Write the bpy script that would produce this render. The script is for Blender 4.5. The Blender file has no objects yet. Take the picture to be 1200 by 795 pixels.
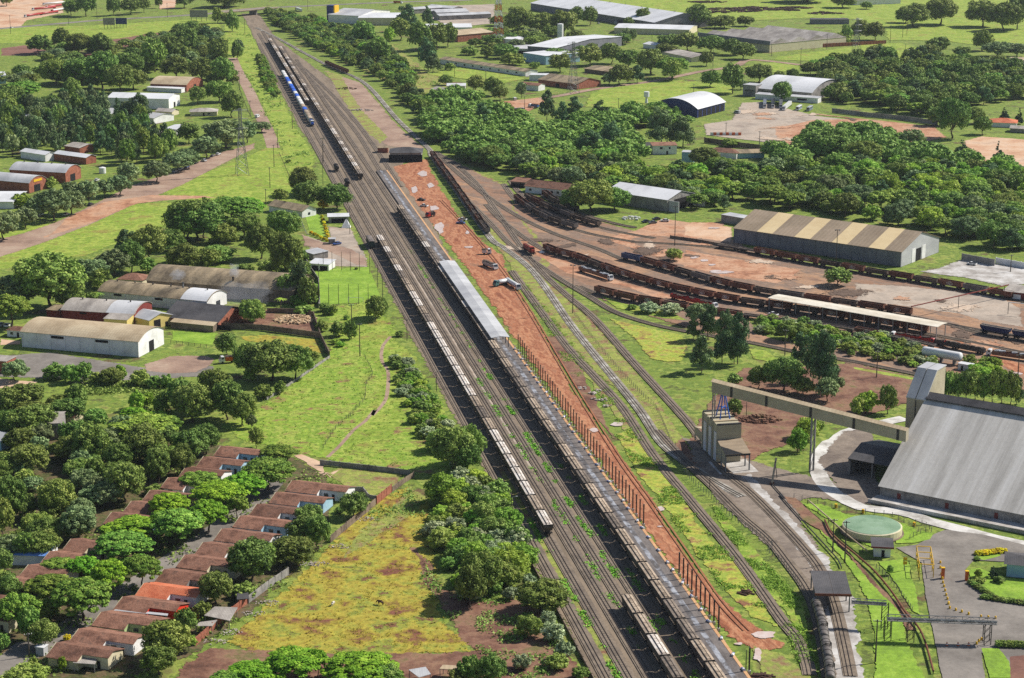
import bpy, bmesh, math, random
import numpy as np
from mathutils import Vector, noise as mnoise
from mathutils.geometry import tessellate_polygon
random.seed(7)
SC = bpy.context.scene
COL = SC.collection
R = math.radians
# ------------------------------------------------------------------ camera
F = 2300.0; HC = 220.0; PIT = math.atan(613 / F)
cam = bpy.data.cameras.new('camera'); camo = bpy.data.objects.new('camera', cam); COL.objects.link(camo)
camo.location = (0, 0, HC); camo.rotation_euler = (math.pi / 2 - PIT, 0, 0)
cam.sensor_width = 36; cam.lens = 36 * F / 1200.0; cam.clip_start = 1; cam.clip_end = 30000
SC.camera = camo
# ------------------------------------------------------------------ light
SUNV = Vector((1.0, 0.40, 0.98)).normalized()
w = bpy.data.worlds.new('World'); SC.world = w; w.use_nodes = True
nt = w.node_tree; bg = nt.nodes['Background']
sky = nt.nodes.new('ShaderNodeTexSky'); sky.sky_type = 'NISHITA'; sky.sun_disc = False
sky.sun_elevation = math.asin(SUNV.z); sky.sun_rotation = math.atan2(SUNV.x, SUNV.y)
sky.altitude = 500
nt.links.new(sky.outputs[0], bg.inputs[0]); bg.inputs[1].default_value = 0.075
sun = bpy.data.lights.new('sun', 'SUN'); sun.energy = 5.0; sun.angle = R(0.5); sun.color = (1, 0.95, 0.86)
suno = bpy.data.objects.new('sun', sun); COL.objects.link(suno)
suno.rotation_euler = SUNV.to_track_quat('Z', 'Y').to_euler(); suno.location = (0, 0, 400)
SC.view_settings.view_transform = 'Standard'; SC.view_settings.look = 'None'
SC.view_settings.exposure = 0.33; SC.view_settings.gamma = 1; SC.view_settings.use_curve_mapping = False
SC.cycles.max_bounces = 4; SC.cycles.diffuse_bounces = 2; SC.cycles.glossy_bounces = 1
SC.cycles.transparent_max_bounces = 8; SC.cycles.transmission_bounces = 2; SC.cycles.use_denoising = False; SC.cycles.volume_bounces = 0; SC.cycles.volume_step_rate = 4
# ------------------------------------------------------------------ survey: photo sighting -> point on the land
SHEET = {'A':(0,0,3.973),'B':(250,0,3.973),'C':(500,0,3.973),'D':(750,0,3.976),'E':(950,0,3.976),'F':(0,180,3.976),'G':(200,180,3.976),'H':(400,180,3.976),'I':(600,180,3.976),'J':(800,180,4.97),'K':(1000,180,4.97),'L':(800,320,4.97),'M':(1000,320,4.97),'N':(0,330,4.97),'O':(200,330,4.97),'P':(380,330,4.968),'Q':(0,470,4.97),'R':(180,470,4.97),'S':(0,630,4.82),'T':(180,630,4.82),'U':(360,480,4.97),'V':(360,635,4.97),'W':(540,480,4.97),'X':(540,635,4.97),'Y':(600,320,4.97),'Z':(720,480,4.97),'a':(720,635,4.97),'b':(800,430,4.97),'c':(1000,430,4.97),'d':(880,580,4.97),'e':(1040,580,6.11),'f':(900,670,4.0)}
def px(k, x, y):
    a, b, s = SHEET[k]; return (a + x / s, b + y / s)
def at(p, z=0.0):
    x = (p[0] - 600) / F; y = -(p[1] - 397.5) / F
    d = Vector((x, math.cos(PIT) + y * math.sin(PIT), -math.sin(PIT) + y * math.cos(PIT)))
    t = (z - HC) / d.z
    return Vector((d.x * t, d.y * t, z))
def T(k, x, y, z=0.0): return at(px(k, x, y), z)
def Ps(k, *pts): return [px(k, *p) for p in pts]
def scale_at(v): return F / math.sqrt(v.x ** 2 + v.y ** 2 + HC ** 2)      # px per metre
def dep_at(v): return math.atan2(HC, math.hypot(v.x, v.y))
AZ = -math.atan(443 / math.hypot(F, 613))
def UV(u, v, z=0.0):                                                        # yard coordinates: u along the tracks, v across
    return Vector((u * math.sin(AZ) + v * math.cos(AZ), u * math.cos(AZ) - v * math.sin(AZ), z))
YAW_U = math.pi / 2 - AZ                                                    # heading of the tracks
# ------------------------------------------------------------------ materials
def S(r, g, b, k=0.86):
    f = lambda v: ((v / 255 + 0.055) / 1.055) ** 2.4 if v > 10 else v / 255 / 12.92
    return (f(r) * k, f(g) * k, f(b) * k, 1)
MATS = {}
def mat(name, cols, scale=0.2, rough=0.9, scale2=None, var=0.25, obj_rand=0.0, local=False, stripes=None, bump=0.0, metal=0.0, transl=0.0, stretch=None, spec=0.25):
    if name in MATS: return MATS[name]
    m = bpy.data.materials.new(name); m.use_nodes = True; MATS[name] = m
    n = m.node_tree.nodes; l = m.node_tree.links; b = n['Principled BSDF']
    b.inputs['Roughness'].default_value = rough; b.inputs['Metallic'].default_value = metal
    b.inputs['Specular IOR Level'].default_value = spec
    if local:
        tc = n.new('ShaderNodeTexCoord'); pos = tc.outputs['Object']
    else:
        g = n.new('ShaderNodeNewGeometry'); pos = g.outputs['Position']
    if stretch:
        mp = n.new('ShaderNodeMapping'); mp.vector_type = 'TEXTURE'; mp.inputs['Scale'].default_value = [1 / q for q in stretch[:3]]
        if len(stretch) > 3: mp.inputs['Rotation'].default_value = (0, 0, stretch[3])
        l.new(pos, mp.inputs[0]); pos_s = mp.outputs[0]
    else: pos_s = pos
    t = n.new('ShaderNodeTexNoise'); t.inputs['Scale'].default_value = scale; t.inputs['Detail'].default_value = 8; t.inputs['Roughness'].default_value = 0.68
    l.new(pos_s, t.inputs['Vector'])
    r = n.new('ShaderNodeValToRGB'); cr = r.color_ramp
    k = len(cols)
    lo, hi = 0.36, 0.64
    while len(cr.elements) < max(k, 2): cr.elements.new(0.5)
    for i in range(max(k, 2)):
        cr.elements[i].position = lo + (hi - lo) * (i / max(1, k - 1)) if k > 1 else i
        cr.elements[i].color = cols[min(i, k - 1)]
    l.new(t.outputs['Fac'], r.inputs[0]); out = r.outputs[0]
    def mul(out, fac_socket, lo, hi):
        mr = n.new('ShaderNodeMapRange'); mr.inputs['From Min'].default_value = 0.3; mr.inputs['From Max'].default_value = 0.7
        mr.inputs['To Min'].default_value = lo; mr.inputs['To Max'].default_value = hi
        l.new(fac_socket, mr.inputs['Value'])
        mx = n.new('ShaderNodeMix'); mx.data_type = 'RGBA'; mx.blend_type = 'MULTIPLY'; mx.inputs['Factor'].default_value = 1
        l.new(out, mx.inputs['A']); l.new(mr.outputs[0], mx.inputs['B']); return mx.outputs['Result']
    if scale2:
        t2 = n.new('ShaderNodeTexNoise'); t2.inputs['Scale'].default_value = scale2; t2.inputs['Detail'].default_value = 5; t2.inputs['Roughness'].default_value = 0.75
        l.new(pos, t2.inputs['Vector']); out = mul(out, t2.outputs['Fac'], 1 - var, 1 + var)
    if stripes:                                     # (axis scale vector, lines per metre, strength)
        wv = n.new('ShaderNodeTexWave'); wv.wave_type = 'BANDS'; wv.bands_direction = stripes[0]
        wv.inputs['Scale'].default_value = stripes[1]; wv.inputs['Distortion'].default_value = stripes[3] if len(stripes) > 3 else 0.0
        l.new(pos, wv.inputs['Vector']); out = mul(out, wv.outputs['Fac'], 1 - stripes[2], 1 + stripes[2])
    if obj_rand:
        oi = n.new('ShaderNodeObjectInfo')
        mr = n.new('ShaderNodeMapRange'); mr.inputs['To Min'].default_value = 1 - obj_rand; mr.inputs['To Max'].default_value = 1 + obj_rand
        l.new(oi.outputs['Random'], mr.inputs['Value'])
        mx = n.new('ShaderNodeMix'); mx.data_type = 'RGBA'; mx.blend_type = 'MULTIPLY'; mx.inputs['Factor'].default_value = 1
        l.new(out, mx.inputs['A']); l.new(mr.outputs[0], mx.inputs['B']); out = mx.outputs['Result']
    l.new(out, b.inputs['Base Color'])
    if bump:
        bp = n.new('ShaderNodeBump'); bp.inputs['Strength'].default_value = bump; bp.inputs['Distance'].default_value = 0.5
        src = t2.outputs['Fac'] if scale2 else t.outputs['Fac']
        l.new(src, bp.inputs['Height']); l.new(bp.outputs[0], b.inputs['Normal'])
    if transl:
        tr = n.new('ShaderNodeBsdfTranslucent'); ms = n.new('ShaderNodeMixShader'); ms.inputs[0].default_value = transl
        l.new(out, tr.inputs[0]); l.new(b.outputs[0], ms.inputs[1]); l.new(tr.outputs[0], ms.inputs[2])
        l.new(ms.outputs[0], n['Material Output'].inputs[0])
    return m
def flat(name, rgb, rough=0.7, var=0.12, metal=0.0): return mat(name, [S(*[c * (1 - var) for c in rgb]), S(*[min(255, c * (1 + var)) for c in rgb])], scale=0.5, rough=rough, metal=metal)
M = {}
M['base'] = mat('scrub_grass', [S(114, 94, 64), S(100, 116, 52), S(134, 150, 62), S(100, 124, 48), S(146, 158, 72), S(114, 112, 62)], 0.05, 0.95, 0.4, 0.42, bump=0.6)
M['grass_bright'] = mat('bright_grass', [S(126, 122, 64), S(146, 164, 62), S(124, 150, 50), S(164, 178, 76), S(138, 152, 60), S(150, 142, 70)], 0.06, 0.95, 0.4, 0.4, bump=0.5)
M['grass_green'] = mat('pasture_grass', [S(146, 112, 80), S(142, 150, 68), S(148, 170, 62), S(118, 150, 48), S(164, 178, 78), S(140, 154, 64), S(138, 112, 74)], 0.08, 0.95, 0.45, 0.4, bump=0.6)
M['grass_yellow'] = mat('dry_yellow_grass', [S(126, 80, 64), S(140, 112, 58), S(160, 144, 54), S(172, 158, 64), S(160, 156, 62), S(136, 146, 60), S(120, 84, 60)], 0.1, 0.95, 0.45, 0.42, bump=0.6)
M['grass_mixed'] = mat('mixed_verge_grass', [S(140, 96, 72), S(160, 150, 70), S(176, 176, 74), S(142, 164, 60), S(178, 180, 84), S(150, 118, 74)], 0.13, 0.95, 0.5, 0.4, bump=0.6)
M['lawn'] = mat('mown_lawn', [S(118, 148, 52), S(134, 168, 54), S(154, 182, 70)], 0.12, 0.95, 0.7, 0.26, bump=0.4)
M['grass_weedy'] = mat('weedy_grass', [S(136, 96, 74), S(150, 134, 88), S(138, 148, 70), S(160, 166, 80), S(152, 130, 92)], 0.12, 0.95, 0.7, 0.3, bump=0.6)
M['ballast'] = mat('dark_gravel', [S(118, 104, 88), S(131, 116, 99), S(147, 130, 111), S(124, 109, 93)], 0.12, 0.95, 1.3, 0.24, stretch=(1, 0.15, 1, -AZ))
M['trackbed'] = mat('track_ballast', [S(110, 98, 86), S(124, 111, 98), S(140, 125, 109), S(117, 105, 93)], 0.12, 0.95, 1.1, 0.25)
M['trackbed_pale'] = mat('dusty_ballast', [S(124, 114, 102), S(152, 144, 132), S(200, 195, 186)], 0.15, 0.95, 1.1, 0.2)
M['red_dirt'] = mat('red_earth', [S(138, 84, 60), S(168, 107, 76), S(192, 138, 103), S(150, 93, 67), S(180, 121, 88), S(156, 112, 87)], 0.16, 0.95, 0.5, 0.26, bump=0.4, stretch=(1, 0.25, 1, -AZ))
M['red_plain'] = mat('red_plain_earth', [S(158, 110, 84), S(182, 132, 102), S(198, 156, 126), S(166, 130, 108)], 0.05, 0.95, 0.4, 0.22, bump=0.3)
M['dark_dirt'] = mat('dark_red_earth', [S(98, 68, 56), S(126, 90, 74), S(146, 112, 90), S(114, 108, 66)], 0.09, 0.95, 0.5, 0.25, bump=0.4)
M['tan_dirt'] = mat('tan_earth', [S(190, 142, 112), S(206, 166, 134), S(216, 184, 156), S(190, 160, 136)], 0.03, 0.95, 0.4, 0.14)
M['grey_lot'] = mat('grey_gravel_lot', [S(150, 134, 122), S(170, 156, 142), S(188, 172, 156), S(164, 144, 126)], 0.04, 0.95, 0.5, 0.14)
M['asphalt'] = mat('worn_asphalt', [S(116, 109, 103), S(134, 127, 120), S(150, 142, 134)], 0.07, 0.9, 0.6, 0.12)
M['brown_road'] = mat('dusty_brown_road', [S(142, 116, 102), S(166, 138, 120), S(180, 156, 136)], 0.05, 0.95, 0.5, 0.14)
M['pale_road'] = mat('white_dust_road', [S(160, 154, 146), S(212, 208, 202), S(230, 227, 222)], 0.08, 0.9, 0.6, 0.08)
M['concrete'] = mat('stained_concrete', [S(150, 143, 136), S(184, 178, 172), S(214, 211, 208)], 0.12, 0.9, 0.8, 0.14)
M['platform'] = mat('dirty_platform_concrete', [S(84, 78, 76), S(108, 101, 98), S(128, 120, 116), S(100, 94, 92)], 0.15, 0.9, 0.9, 0.2, stretch=(1, 0.3, 1, -AZ))
M['wet'] = mat('wet_platform_marks', [S(92, 88, 88), S(100, 96, 96), S(150, 152, 160), S(176, 179, 186)], 0.35, 0.8, 0.9, 0.15, stretch=(1, 0.5, 1, -AZ))
M['trackbed_plain'] = M['trackbed']
M['puddle'] = mat('pale_puddle_water', [S(206, 176, 160), S(224, 208, 200)], 0.3, 0.25, spec=0.5)
M['kerb_orange'] = mat('orange_concrete_edge', [S(200, 150, 108), S(222, 178, 132)], 0.4, 0.9)
M['garden'] = mat('shaded_garden_earth', [S(76, 60, 48), S(84, 92, 46), S(112, 92, 70), S(92, 106, 52)], 0.15, 0.95, 0.6, 0.35, bump=0.5)  # earth darkened so the colour carries the shade under the trees
M['yard_earth'] = mat('stained_yard_earth', [S(120, 98, 84), S(156, 120, 96), S(134, 114, 100), S(176, 138, 108), S(138, 108, 90)], 0.035, 0.95, 0.35, 0.26, stretch=(1, 0.4, 1, .7))
M['rut'] = mat('dark_wheel_ruts', [S(150, 94, 68), S(172, 114, 82)], 0.3, 0.95, 1, 0.2)
M['stain_dark'] = mat('dark_ground_stain', [S(92, 76, 66), S(116, 96, 82)], 0.3, 0.95, 1, 0.25)
M['stain_light'] = mat('pale_ground_patch', [S(196, 172, 150), S(210, 190, 170)], 0.3, 0.95, 1, 0.2)
M['works_earth'] = mat('works_grey_earth', [S(112, 100, 92), S(130, 117, 106), S(148, 134, 121), S(122, 107, 96)], 0.05, 0.95, 0.5, 0.2)
M['soil'] = mat('ploughed_soil', [S(120, 84, 74), S(146, 106, 90)], 0.05, 0.95, 0.5, 0.2)
M['rail'] = mat('rusty_steel', [S(56, 48, 46), S(76, 66, 62)], 0.3, 0.6, metal=0.2)
M['rail_dusty'] = mat('dusty_rail', [S(74, 68, 66), S(108, 100, 96)], 0.3, 0.6, metal=0.2)
M['sleeper'] = mat('weathered_sleepers', [S(100, 91, 84), S(114, 104, 95)], 0.4, 0.9)
# ------------------------------------------------------------------ mesh builder
class MB:
    def __init__(s): s.v = []; s.f = []
    def add(s, vs, fs):
        o = len(s.v); s.v += [tuple(p) for p in vs]; s.f += [tuple(i + o for i in f) for f in fs]; return s
    def box(s, c, d, rz=0.0):
        hx, hy, hz = d[0] / 2, d[1] / 2, d[2] / 2; ca, sa = math.cos(rz), math.sin(rz)
        vs = []
        for z in (-hz, hz):
            for x, y in ((-hx, -hy), (hx, -hy), (hx, hy), (-hx, hy)):
                vs.append((c[0] + x * ca - y * sa, c[1] + x * sa + y * ca, c[2] + z))
        return s.add(vs, [(3, 2, 1, 0), (4, 5, 6, 7), (0, 1, 5, 4), (1, 2, 6, 5), (2, 3, 7, 6), (3, 0, 4, 7)])
    def prism(s, poly, z0, z1):
        n = len(poly); a = sum(poly[i][0] * poly[(i + 1) % n][1] - poly[(i + 1) % n][0] * poly[i][1] for i in range(n))
        if a < 0: poly = poly[::-1]
        vs = [(p[0], p[1], z0) for p in poly] + [(p[0], p[1], z1) for p in poly]
        fs = [tuple(range(n))[::-1], tuple(range(n, 2 * n))] + [(i, (i + 1) % n, n + (i + 1) % n, n + i) for i in range(n)]
        return s.add(vs, fs)
    def ext(s, prof, axis, a0, a1):                      # profile of (h, z) pairs swept along 'x' (h=y) or 'y' (h=x)
        n = len(prof); vs = []
        for a in (a0, a1):
            for h, z in prof: vs.append((a, h, z) if axis == 'x' else (h, a, z))
        fs = [tuple(range(n)), tuple(range(n, 2 * n))[::-1]] + [(i + n, (i + 1) % n + n, (i + 1) % n, i) for i in range(n)]
        return s.add(vs, fs)
    def tube(s, p0, p1, r0, r1=None, n=6, cap=True):
        p0, p1 = Vector(p0), Vector(p1); r1 = r0 if r1 is None else r1
        q = (p1 - p0).to_track_quat('Z', 'Y'); vs = []
        for p, r in ((p0, r0), (p1, r1)):
            for i in range(n):
                a = 2 * math.pi * i / n; vs.append(p + q @ Vector((r * math.cos(a), r * math.sin(a), 0)))
        fs = [(i, (i + 1) % n, n + (i + 1) % n, n + i) for i in range(n)]
        if cap: fs += [tuple(range(n))[::-1], tuple(range(n, 2 * n))]
        return s.add(vs, fs)
    def lathe(s, prof, n=20, c=(0, 0, 0)):
        vs = []; m = len(prof)
        for i in range(n):
            a = 2 * math.pi * i / n
            for r, z in prof: vs.append((c[0] + r * math.cos(a), c[1] + r * math.sin(a), c[2] + z))
        fs = [(i * m + j, ((i + 1) % n) * m + j, ((i + 1) % n) * m + j + 1, i * m + j + 1) for i in range(n) for j in range(m - 1)]
        return s.add(vs, fs)
    def sheet(s, pts, th):                               # thin slab through 4 corner points (any orientation)
        p = [Vector(q) for q in pts]; nn = (p[1] - p[0]).cross(p[3] - p[0]).normalized()
        if nn.z < 0: nn = -nn
        vs = [q for q in p] + [q - nn * th for q in p]
        n = len(p); return s.add(vs, [tuple(range(n)), tuple(range(n, 2 * n))[::-1]] + [(i, n + i, n + (i + 1) % n, (i + 1) % n) for i in range(n)])
    def build(s, name, m, parent=None, loc=None, smooth=False, fixn=True):
        me = bpy.data.meshes.new(name); me.from_pydata(s.v, [], s.f)
        if fixn:
            bm = bmesh.new(); bm.from_mesh(me); bmesh.ops.recalc_face_normals(bm, faces=bm.faces); bm.to_mesh(me); bm.free()
        me.materials.append(m)
        if smooth: me.polygons.foreach_set('use_smooth', [True] * len(me.polygons))
        o = bpy.data.objects.new(name, me); COL.objects.link(o)
        if parent: o.parent = parent
        if loc is not None: o.location = loc
        return o
def thing(name, label, cat, loc=(0, 0, 0), rz=0.0, group=None):
    o = bpy.data.objects.new(name, None); COL.objects.link(o); o.empty_display_size = 0.5
    o.location = loc; o.rotation_euler = (0, 0, rz); o['label'] = label; o['category'] = cat
    if group: o['group'] = group
    return o
def tag(o, label, cat, group=None, kind=None):
    o['label'] = label; o['category'] = cat
    if group: o['group'] = group
    if kind: o['kind'] = kind
    return o
def struct(o, label, cat): o['kind'] = 'structure'; o['label'] = label; o['category'] = cat; return o
def dup(root, loc, rz, label, group=None, scale=None):
    r = root.copy(); COL.objects.link(r); r.location = loc; r.rotation_euler = (0, 0, rz); r['label'] = label
    if group: r['group'] = group
    if scale: r.scale = scale
    for ch in root.children:
        c = ch.copy(); COL.objects.link(c); c.parent = r
        for g in ch.children:
            d = g.copy(); COL.objects.link(d); d.parent = c
    return r
ONES = ['', 'first', 'second', 'third', 'fourth', 'fifth', 'sixth', 'seventh', 'eighth', 'ninth', 'tenth', 'eleventh', 'twelfth', 'thirteenth', 'fourteenth', 'fifteenth', 'sixteenth', 'seventeenth', 'eighteenth', 'nineteenth']
TENS = {2: ('twentieth', 'twenty'), 3: ('thirtieth', 'thirty'), 4: ('fortieth', 'forty'), 5: ('fiftieth', 'fifty'), 6: ('sixtieth', 'sixty'), 7: ('seventieth', 'seventy'), 8: ('eightieth', 'eighty'), 9: ('ninetieth', 'ninety')}
def ordw(n):
    if n < 20: return ONES[n]
    if n >= 100: return 'hundredth' if n == 100 else 'hundred-' + ordw(n - 100)
    return TENS[n // 10][0] if n % 10 == 0 else TENS[n // 10][1] + '-' + ONES[n % 10]
# ------------------------------------------------------------------ ground sheets
def fringe(m):
    n, l = m.node_tree.nodes, m.node_tree.links
    if 'Fringe' in n: return
    at_ = n.new('ShaderNodeAttribute'); at_.attribute_name = 'fringe'; at_.name = 'Fringe'
    g = n.new('ShaderNodeNewGeometry'); t = n.new('ShaderNodeTexNoise'); t.inputs['Scale'].default_value = 0.45; t.inputs['Detail'].default_value = 7; t.inputs['Roughness'].default_value = .75
    l.new(g.outputs['Position'], t.inputs['Vector']); mr = n.new('ShaderNodeMapRange'); mr.inputs['From Min'].default_value = .3; mr.inputs['From Max'].default_value = .7; l.new(t.outputs['Fac'], mr.inputs['Value'])
    gt = n.new('ShaderNodeMath'); gt.operation = 'GREATER_THAN'; l.new(at_.outputs['Fac'], gt.inputs[0]); l.new(mr.outputs[0], gt.inputs[1])
    gz_ = n.new('ShaderNodeMath'); gz_.operation = 'GREATER_THAN'; gz_.inputs[1].default_value = 0.02; l.new(at_.outputs['Fac'], gz_.inputs[0])
    mu = n.new('ShaderNodeMath'); mu.operation = 'MULTIPLY'; l.new(gt.outputs[0], mu.inputs[0]); l.new(gz_.outputs[0], mu.inputs[1])
    tp = n.new('ShaderNodeBsdfTransparent'); ms = n.new('ShaderNodeMixShader'); out = n['Material Output']; l.new(mu.outputs[0], ms.inputs[0]); l.new(n['Principled BSDF'].outputs[0], ms.inputs[1]); l.new(tp.outputs[0], ms.inputs[2]); l.new(ms.outputs[0], out.inputs[0])
LEVEL = [0]
def patch(name, pts, m, label, cat='ground', jit=1.0, world=False, z=None, step=3.0, soft=False):
    W = [Vector(p) if world else at(p) for p in pts]
    LEVEL[0] += 1; zz = 0.003 * LEVEL[0] - 0.1 if z is None else z
    out = []
    n = len(W)
    for i in range(n):
        a, b = W[i], W[(i + 1) % n]; d = (b - a).length; st = min(step, max(1.0, (a.length) / 500))
        k = max(1, int(d / st)) if jit else 1
        for j in range(k):
            p = a.lerp(b, j / k)
            if jit:
                q = mnoise.noise_vector(Vector((p.x * 0.09, p.y * 0.09, 3.1 * LEVEL[0]))) * 1.6 + mnoise.noise_vector(Vector((p.x * 0.35, p.y * 0.35, 7.7))) * 0.9 + mnoise.noise_vector(Vector((p.x * 1.1, p.y * 1.1, 1.7))) * 0.6
                p = p + Vector((q.x, q.y, 0)) * jit
            out.append((p.x, p.y, zz))
    N = len(out); ar = sum(out[i][0] * out[(i + 1) % N][1] - out[(i + 1) % N][0] * out[i][1] for i in range(N)) / 2
    pe = sum(math.hypot(out[i][0] - out[i - 1][0], out[i][1] - out[i - 1][1]) for i in range(N))
    wf = min(2.6, 0.3 * abs(ar) / pe) if jit >= 0.3 else 0
    inn = []
    for i in range(N):                                       # a ragged fringe that thins out towards the border
        a, b = out[i - 3], out[(i + 3) % N]; dx, dy = b[0] - a[0], b[1] - a[1]; q = math.hypot(dx, dy) or 1
        s_ = wf / q * (1 if ar > 0 else -1); inn.append((out[i][0] - dy * s_, out[i][1] + dx * s_, zz + 0.0015))
    if soft:
        cx, cy = sum(p[0] for p in out) / N, sum(p[1] for p in out) / N; wf = 1; inn = [(cx + (p[0] - cx) * .12, cy + (p[1] - cy) * .12, zz + 0.0015) for p in out]
    src = inn if wf else out
    tri = [tuple(t) for t in tessellate_polygon([[Vector(p) for p in src]])]
    me = bpy.data.meshes.new(name)
    if wf: me.from_pydata(inn + out, [], tri + [(i, (i + 1) % N, N + (i + 1) % N, N + i) for i in range(N)])
    else: me.from_pydata(out, [], tri)
    at_ = me.attributes.new('fringe', 'FLOAT', 'POINT')
    if wf: at_.data.foreach_set('value', [0.0] * N + [1.0] * N); fringe(m)
    bm = bmesh.new(); bm.from_mesh(me)
    for f in bm.faces:
        f.normal_update()
        if f.normal.z < 0: f.normal_flip()
    bm.to_mesh(me); bm.free()
    me.materials.append(m); o = bpy.data.objects.new(name, me); COL.objects.link(o)
    return struct(o, label, cat)
def resample(poly, step):
    P = [Vector(p) for p in poly]
    # Catmull-Rom through the points, then even steps
    fine = []
    for i in range(len(P) - 1):
        p0 = P[max(i - 1, 0)]; p1 = P[i]; p2 = P[i + 1]; p3 = P[min(i + 2, len(P) - 1)]
        for k in range(12):
            t = k / 12; fine.append(0.5 * ((2 * p1) + (p2 - p0) * t + (2 * p0 - 5 * p1 + 4 * p2 - p3) * t * t + (3 * p1 - p0 - 3 * p2 + p3) * t ** 3))
    fine.append(P[-1]); out = [fine[0]]; acc = 0
    for a, b in zip(fine, fine[1:]):
        d = (b - a).length
        if d == 0: continue
        t = step - acc
        while t <= d: out.append(a.lerp(b, t / d)); t += step
        acc = (acc + d) % step
    return out
def ribbon(mb, pts, off, wd, z, h=0.0):
    L = []; n = len(pts)
    for i in range(n):
        d = (pts[min(i + 1, n - 1)] - pts[max(i - 1, 0)]); d.z = 0; d.normalize(); nn = Vector((-d.y, d.x, 0))
        L.append((pts[i] + nn * (off - wd / 2), pts[i] + nn * (off + wd / 2)))
    o = len(mb.v)
    for a, b in L: mb.v += [(a.x, a.y, z), (b.x, b.y, z)]
    for i in range(n - 1): mb.f.append((o + 2 * i, o + 2 * i + 2, o + 2 * i + 3, o + 2 * i + 1))
    if h:
        for side in (0, 1):
            o2 = len(mb.v)
            for a, b in L:
                q = (a, b)[side]; mb.v += [(q.x, q.y, z), (q.x, q.y, z - h)]
            for i in range(n - 1): mb.f.append((o2 + 2 * i, o2 + 2 * i + 2, o2 + 2 * i + 3, o2 + 2 * i + 1))
def strip(name, pts, wd, m, label, cat='road', z=None, step=6):
    LEVEL[0] += 1
    mb = MB(); ribbon(mb, resample([at(p) if len(p) == 2 else p for p in pts], step), 0, wd, 0.003 * LEVEL[0] - 0.1 if z is None else z)
    return struct(mb.build(name, m), label, cat)
def track(pts, label, bed='trackbed', railm='rail', bedw=3.0, z=0.0, step=5):
    P = resample(pts, step)
    LEVEL[0] += 1; zz = 0.30 + 0.012 * (LEVEL[0] % 9)
    mb = MB(); n0 = len(P); ribbon(mb, P, 0, bedw, zz); ribbon(mb, P, 0, bedw + 0.9, zz - 0.14)
    o = struct(mb.build('railway_track', M[bed], fixn=False), label, 'railway track')
    r = MB()
    for s_ in (-0.55, 0.55): ribbon(r, P, s_, 0.16, zz + 0.14, 0.13)
    r.build('rail', M[railm], o, fixn=False)
    sl = MB()
    if bed not in ('trackbed_pale', 'trackbed_plain'):
        Q = resample(pts, 0.75 if P[0].length < 900 and P[-1].length < 900 else 1.5); nq = len(Q)
        for i in range(0, nq):
            if Q[i].length > 950: continue
            d = Q[min(i + 1, nq - 1)] - Q[max(i - 1, 0)]; d.normalize(); nn = Vector((-d.y, d.x, 0))
            a = Q[i]; hw = 0.95; t = 0.13
            k = len(sl.v); 
            for p in (a - nn * hw - d * t, a - nn * hw + d * t, a + nn * hw + d * t, a + nn * hw - d * t): sl.v.append((p.x, p.y, zz + 0.03))
            sl.f.append((k, k + 1, k + 2, k + 3))
    if sl.f: sl.build('sleepers', M['sleeper'], o, fixn=False)
    return o
# ================================================================== GROUND
base = MB(); gx = [-6000, -3500] + [-2000 + 80 * i for i in range(51)] + [3500, 6000]; gy = [100, 250] + [330 + 80 * i for i in range(38)] + [4500, 8000, 14000]
base.v = [(x, y, -0.12) for y in gy for x in gx]; nx_ = len(gx); base.f = [(j * nx_ + i, j * nx_ + i + 1, (j + 1) * nx_ + i + 1, (j + 1) * nx_ + i) for j in range(len(gy) - 1) for i in range(nx_ - 1)]
struct(base.build('ground', M['base'], fixn=False), 'green scrubby land around the railway yard', 'ground')
# --- left side
patch('lawn', [(-20, 268), (60, 262), (130, 240), (215, 236), (205, 262), (165, 275), (140, 285), (100, 300), (60, 305), (-20, 320)], M['grass_bright'], 'bright green lawn wedge below the brown road', 'lawn', 1)
patch('lawn', [(188, 226), (230, 205), (285, 185), (325, 165), (340, 190), (345, 235), (300, 245), (240, 240)], M['grass_bright'], 'bright green lawn under the lattice pylon', 'lawn', 1)
patch('grass_bank', [(262, 20), (292, 30), (325, 100), (349, 151), (371, 182), (368, 215), (345, 225), (330, 180), (318, 150), (300, 110), (282, 80), (262, 60)], M['grass_bright'], 'bright green bank along the left of the tracks', 'bank', 1)
patch('field', [(-20, 32), (100, 30), (240, 22), (262, 30), (235, 50), (150, 45), (60, 48), (-20, 60)], M['grass_bright'], 'green verge along the main road', 'field', 2)
patch('field', [(-20, 50), (130, 52), (130, 62), (40, 62), (40, 95), (-20, 95)], M['base'], 'crop field beyond the left trees', 'field', 2)
patch('ploughed_field', Ps('A', (520, 185), (700, 155), (830, 145), (850, 160), (700, 200), (560, 225)), M['soil'], 'strip of bare ploughed soil by the road', 'field', 1)
patch('ploughed_field', Ps('A', (0, 225), (120, 210), (240, 240), (200, 260), (0, 260)), M['soil'], 'bare soil patch beside the far left trees', 'field', 1)
patch('depot_yard', Ps('A', (-100, -60), (300, -60), (300, 60), (130, 95), (100, 125), (-100, 145)), M['tan_dirt'], 'tan earth yard of the tanker depot', 'yard', 1)
patch('depot_yard', Ps('A', (730, -20), (830, -20), (820, 40), (740, 45)), M['tan_dirt'], 'bare earth lot beside the main road', 'yard', 1)
strip('main_road', Ps('A', (-300, 150), (0, 133), (250, 112), (500, 92), (800, 76), (1040, 58), (1200, 40), (1500, 25), (1800, 12), (2200, 0)), 13, M['asphalt'], 'grey main road crossing the far top of the view', 'road')
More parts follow.
